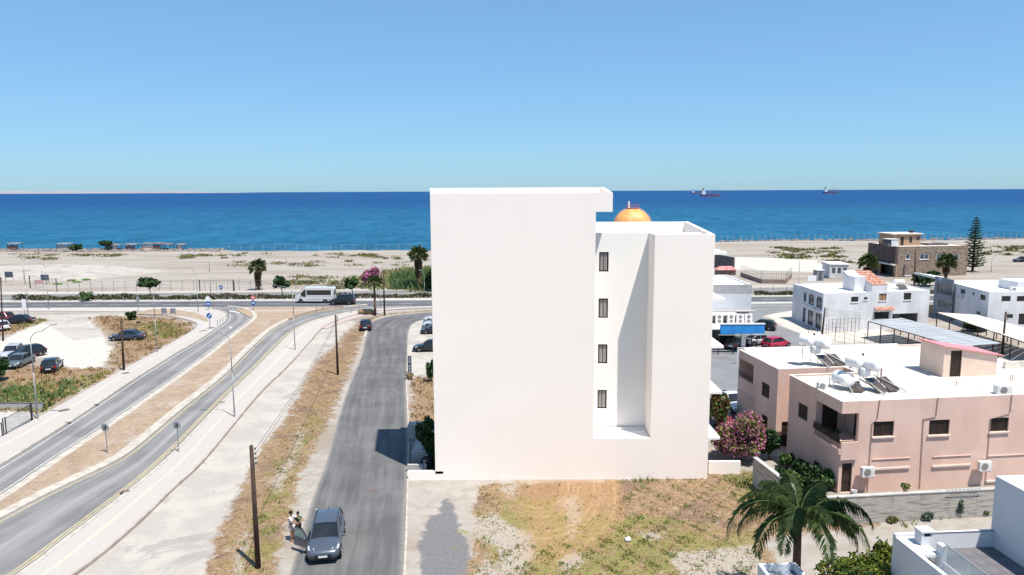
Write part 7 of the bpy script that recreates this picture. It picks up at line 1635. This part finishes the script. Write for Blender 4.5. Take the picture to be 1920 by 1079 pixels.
# queen palm, lower right
def queen_palm(lab, loc, H_, seed):
    t = thing('feather_palm', lab, 'palm', loc); rd = random.Random(seed); rg = np.random.default_rng(seed)
    MB().path([(0, 0, 0), (.03, 0, H_ * .5), (0, 0, H_ - .4)], [.24, .19, .17], 12).build('trunk', palmbark, t, smooth=True); MB().path([(0, 0, H_ - .4), (0, 0, H_ + .4)], [.17, .10], 10).build('crown_shaft', leaf_mid, t)
    spec = [(184, .45, 4.6, 1.25), (-8, .5, 4.4, 1.2), (-35, .35, 4.2, 1.2), (180, .25, 3.7, 1.1), (150, .55, 3.4, .9), (205, .1, 3.6, 1.2), (120, .8, 3.0, .8), (92, 1.0, 2.8, .6), (45, .55, 3.2, .9), (18, .45, 3.4, 1.05), (-4, .35, 3.5, 1.15), (-30, .2, 3.6, 1.15), (-88, .35, 3.6, 1.1), (-125, .3, 3.2, 1.2), (165, .9, 2.6, .8), (30, 1.0, 2.6, .7), (-70, .8, 2.6, .9), (100, .3, 3.0, 1.1), (240, .7, 2.8, 1.0)]
    for az, el, L, dr_ in spec:
        a = R(az + rd.uniform(-5, 5)); n = 26; pts = []; p = Vector((0, 0, H_)); e = el + .35; st = L / n
        for i in range(n + 1): pts.append(p.copy()); p = p + Vector((math.cos(a) * math.cos(e), math.sin(a) * math.cos(e), math.sin(e))) * st; e -= (dr_ + .9) / n * (1.3 if i > 6 else .6)
        m = MB(); m.path(pts[::2], [.035 - .03 * i / (n // 2) for i in range(n // 2 + 1)], 4); V = []
        for i in range(3, n + 1):
            d = (pts[min(i + 1, n)] - pts[i - 1]).normalized(); sd = Vector((-math.sin(a), math.cos(a), 0)); up = sd.cross(d) * -1
            ll = .62 * (math.sin(math.pi * (.12 + .83 * i / n)) ** .6)
            for s in (-1, 1):
                for r_ in range(3):
                    o = pts[i] - d * st * (r_ + rd.random() * .5) / 3; ang = rd.uniform(.1, .9); dirv = (sd * s * math.cos(ang) + d * .55 + Vector((0, 0, -math.sin(ang) * .9 + rd.uniform(-.1, .45)))).normalized(); q1 = o + dirv * ll * .55; q2 = o + dirv * ll + Vector((0, 0, -ll * rd.uniform(.3, .75))); w_ = d * .011
                    m.add([o, q1 - w_, q2, q1 + w_], [(0, 1, 2), (0, 2, 3)])
        m.build('frond', frond_m, t)
    return t
qp = P(1497, 972, 32.3); queen_palm('large feathery green palm in the lower right foreground', (qp.x, 32.3, 0), qp.z, 5)
# norfolk pine
pn = G(1823, 511); Hn = P(1823, 403, pn.y).z; t = thing('norfolk_pine', 'tall tiered conifer beside the stone building', 'tree', (pn.x, pn.y, 0)); MB().path([(0, 0, 0), (0, 0, Hn * .5), (0, 0, Hn)], [.32, .2, .03], 8).build('trunk', bark, t)
rg = np.random.default_rng(3); nt_ = 20
for i in range(nt_):
    z = Hn * (.10 + .88 * i / nt_); Rn = 3.0 * (1 - i / nt_) ** .75 + .15; C = []
    for k in range(7):
        a = k * .8976 + i * .45 + rg.uniform(-.15, .15); ln = Rn * rg.uniform(.7, 1.1); m_ = max(int(ln * 22), 8); s = rg.uniform(.1, 1, m_); C.append(np.stack([np.cos(a) * ln * s + rg.normal(size=m_) * .09, np.sin(a) * ln * s + rg.normal(size=m_) * .09, z + .25 * ln * s ** 2 + rg.normal(size=m_) * .06], 1))
    V, Q = leafquads(np.concatenate(C), .11); fast('branch', V, Q, leaf_dark, t)
# ------------------------------------------------------------------ shore huts
def hut(px, py, w_, h, lab, mat, kind=0):
    h *= random.uniform(.85, 1.15); w_ *= .88
    p = G(px, py); t = thing('beach_shed', lab, 'shed', (p.x, p.y, 0))
    for x in (-w_/2, w_/2):
        for y in (0, 2.4): MB().box(x - .08, x + .08, y - .08, y + .08, 0, h).build('post', rust_iron, t)
    if kind != 2: MB().box(-w_/2 + .1, w_/2 - .1, .1, .2, 0, h * .8).box(-w_/2 + .1, -w_/2 + .2, .21, 2.3, 0, h * .8).build('wall', mat, t)
    MB().hexa([(-w_/2 - .3, -.3, h), (w_/2 + .3, -.3, h), (w_/2 + .3, 2.8, h), (-w_/2 - .3, 2.8, h), (-w_/2 - .3, -.3, h + .1), (w_/2 + .3, -.3, h + .1), (w_/2 + .3, 2.8, h + .25), (-w_/2 - .3, 2.8, h + .25)]).build('roof', pm('weathered_sheet', (.30,.27,.26), (.17,.13,.12), .9, .9) if kind == 1 else shed_m, t)
hut(24, 471, 4.0, 2.3, 'leftmost shore shed with pale flat roof', shed_m, 1); hut(118, 471, 4.6, 2.1, 'low shore shed with pale roof left of the dark bush', conc_white, 1); hut(204, 471, 2.6, 2.2, 'dark hut under the flat topped shore tree', wall_dark); hut(216, 471, 2.0, 1.9, 'small pale hut right of the shore tree', pink_trim, 1)
hut(244, 471, 3.6, 2.2, 'open shore shed with pale cover and leaning boards', shed_m, 1); hut(278, 470.5, 4.6, 2.3, 'long brown shore shed', pink_trim); hut(295, 470.5, 2.6, 2.3, 'dark red shed joined to the long brown shed', shed_m); hut(312, 470.5, 3.2, 2.2, 'open frame shelter right of the brown sheds', shed_m, 2); hut(337, 470.5, 2.2, 2.0, 'rightmost small pale shore shed', pink_trim, 1)
# ------------------------------------------------------------------ ships
def ship(px, py, Lm, lab, hull, Y, red=True):
    p = P(px, py, Y); t = thing('cargo_ship', lab, 'ship', (p.x, Y, -1.6)); h = Lm * .11; b = Lm * .09
    def hullpoly(z0, z1, m, nm): MB().hexa([(-Lm/2 + 2, -b, z0), (Lm/2 - 4, -b * .7, z0), (Lm/2 - 4, b * .7, z0), (-Lm/2 + 2, b, z0), (-Lm/2, -b, z1), (Lm/2, -b * .4, z1), (Lm/2, b * .4, z1), (-Lm/2, b, z1)]).build(nm, m, t)
    hullpoly(0, h * .4, pm('boot_red', (.16,.03,.05), None, .1, .7), 'hull_bottom'); hullpoly(h * .401, h, hull, 'hull')
    MB().box(-Lm * .44, -Lm * .26, -b * .8, b * .8, h + .01, h * 2.2).box(-Lm * .42, -Lm * .30, -b * .8, b * .8, h * 2.21, h * 3.0).build('superstructure', ac_white, t); MB().box(-Lm * .40, -Lm * .35, -b * .3, b * .3, h * 3.01, h * 3.9).build('funnel', wall_dark, t)
    MB().tube((-Lm * .34, 0, h * 3), (-Lm * .34, 0, h * 4.6), Lm * .006).build('mast', wall_dark, t)
    for k in range(4):
        x = Lm * (-.14 + k * .16); c = MB().tube((x, 0, h), (x, 0, h * 2.8), Lm * .012, n=6).tube((x, 0, h * 2.7), (x + Lm * .10, 0, h * 3.6), Lm * .006, n=5).tube((x, 0, h * 2.7), (x - Lm * .05, 0, h * 1.9), Lm * .005, n=5); c.build('deck_crane', galv, t)
        MB().box(x + Lm * .02, x + Lm * .13, -b * .5, b * .5, h + .01, h * 1.25).build('hatch_cover', pm('hatch_brown', (.25,.12,.12), None, .2, .7), t)
    return t
hn = pm('hull_navy', (.03, .05, .16), None, .05, .6); hg = pm('hull_slate', (.06, .08, .16), None, .05, .6)
def shipY(py): return (CAMH + 1.6) / (-ray(1300, py).z / ray(1300, py).y)
ship(1332, 369, 36 * 2700 / F_PX * (shipY(369) / 2700), 'largest cargo ship with red lower hull and deck cranes', hn, shipY(369.3)); ship(1306, 363.5, 19 * shipY(363.6) / F_PX, 'smaller dark ship half hidden left of the largest ship', hg, shipY(363.6)); ship(1558, 363.8, 28 * shipY(364.2) / F_PX, 'lone cargo ship on the horizon to the right', hn, shipY(364.2))
# ------------------------------------------------------------------ small things on the lot
p = G(1173, 1017); t = thing('plastic_bucket', 'white bucket lying on the vacant lot', 'bucket', (p.x, p.y, .13), R(30)); m = MB().lathe([(0, 0), (.11, 0), (.14, .28), (.145, .28), (.12, .02), (0, .02)], n=14); m.v = [(z, y, x) for x, y, z in m.v]; m.build('pail', white_metal, t, smooth=True); MB().tube((.28, -.14, 0), (.30, .14, 0), .006).build('handle', galv, t)
p = G(260, 606); o = MB().lathe([(.2, 0), (.32, .0), (.34, .1), (.32, .2), (.2, .2)], n=16).build('old_tyre', tyre_m, smooth=True); o.location = p; tag(o, 'old tyre lying in dry grass by the small dark bush', 'tyre')
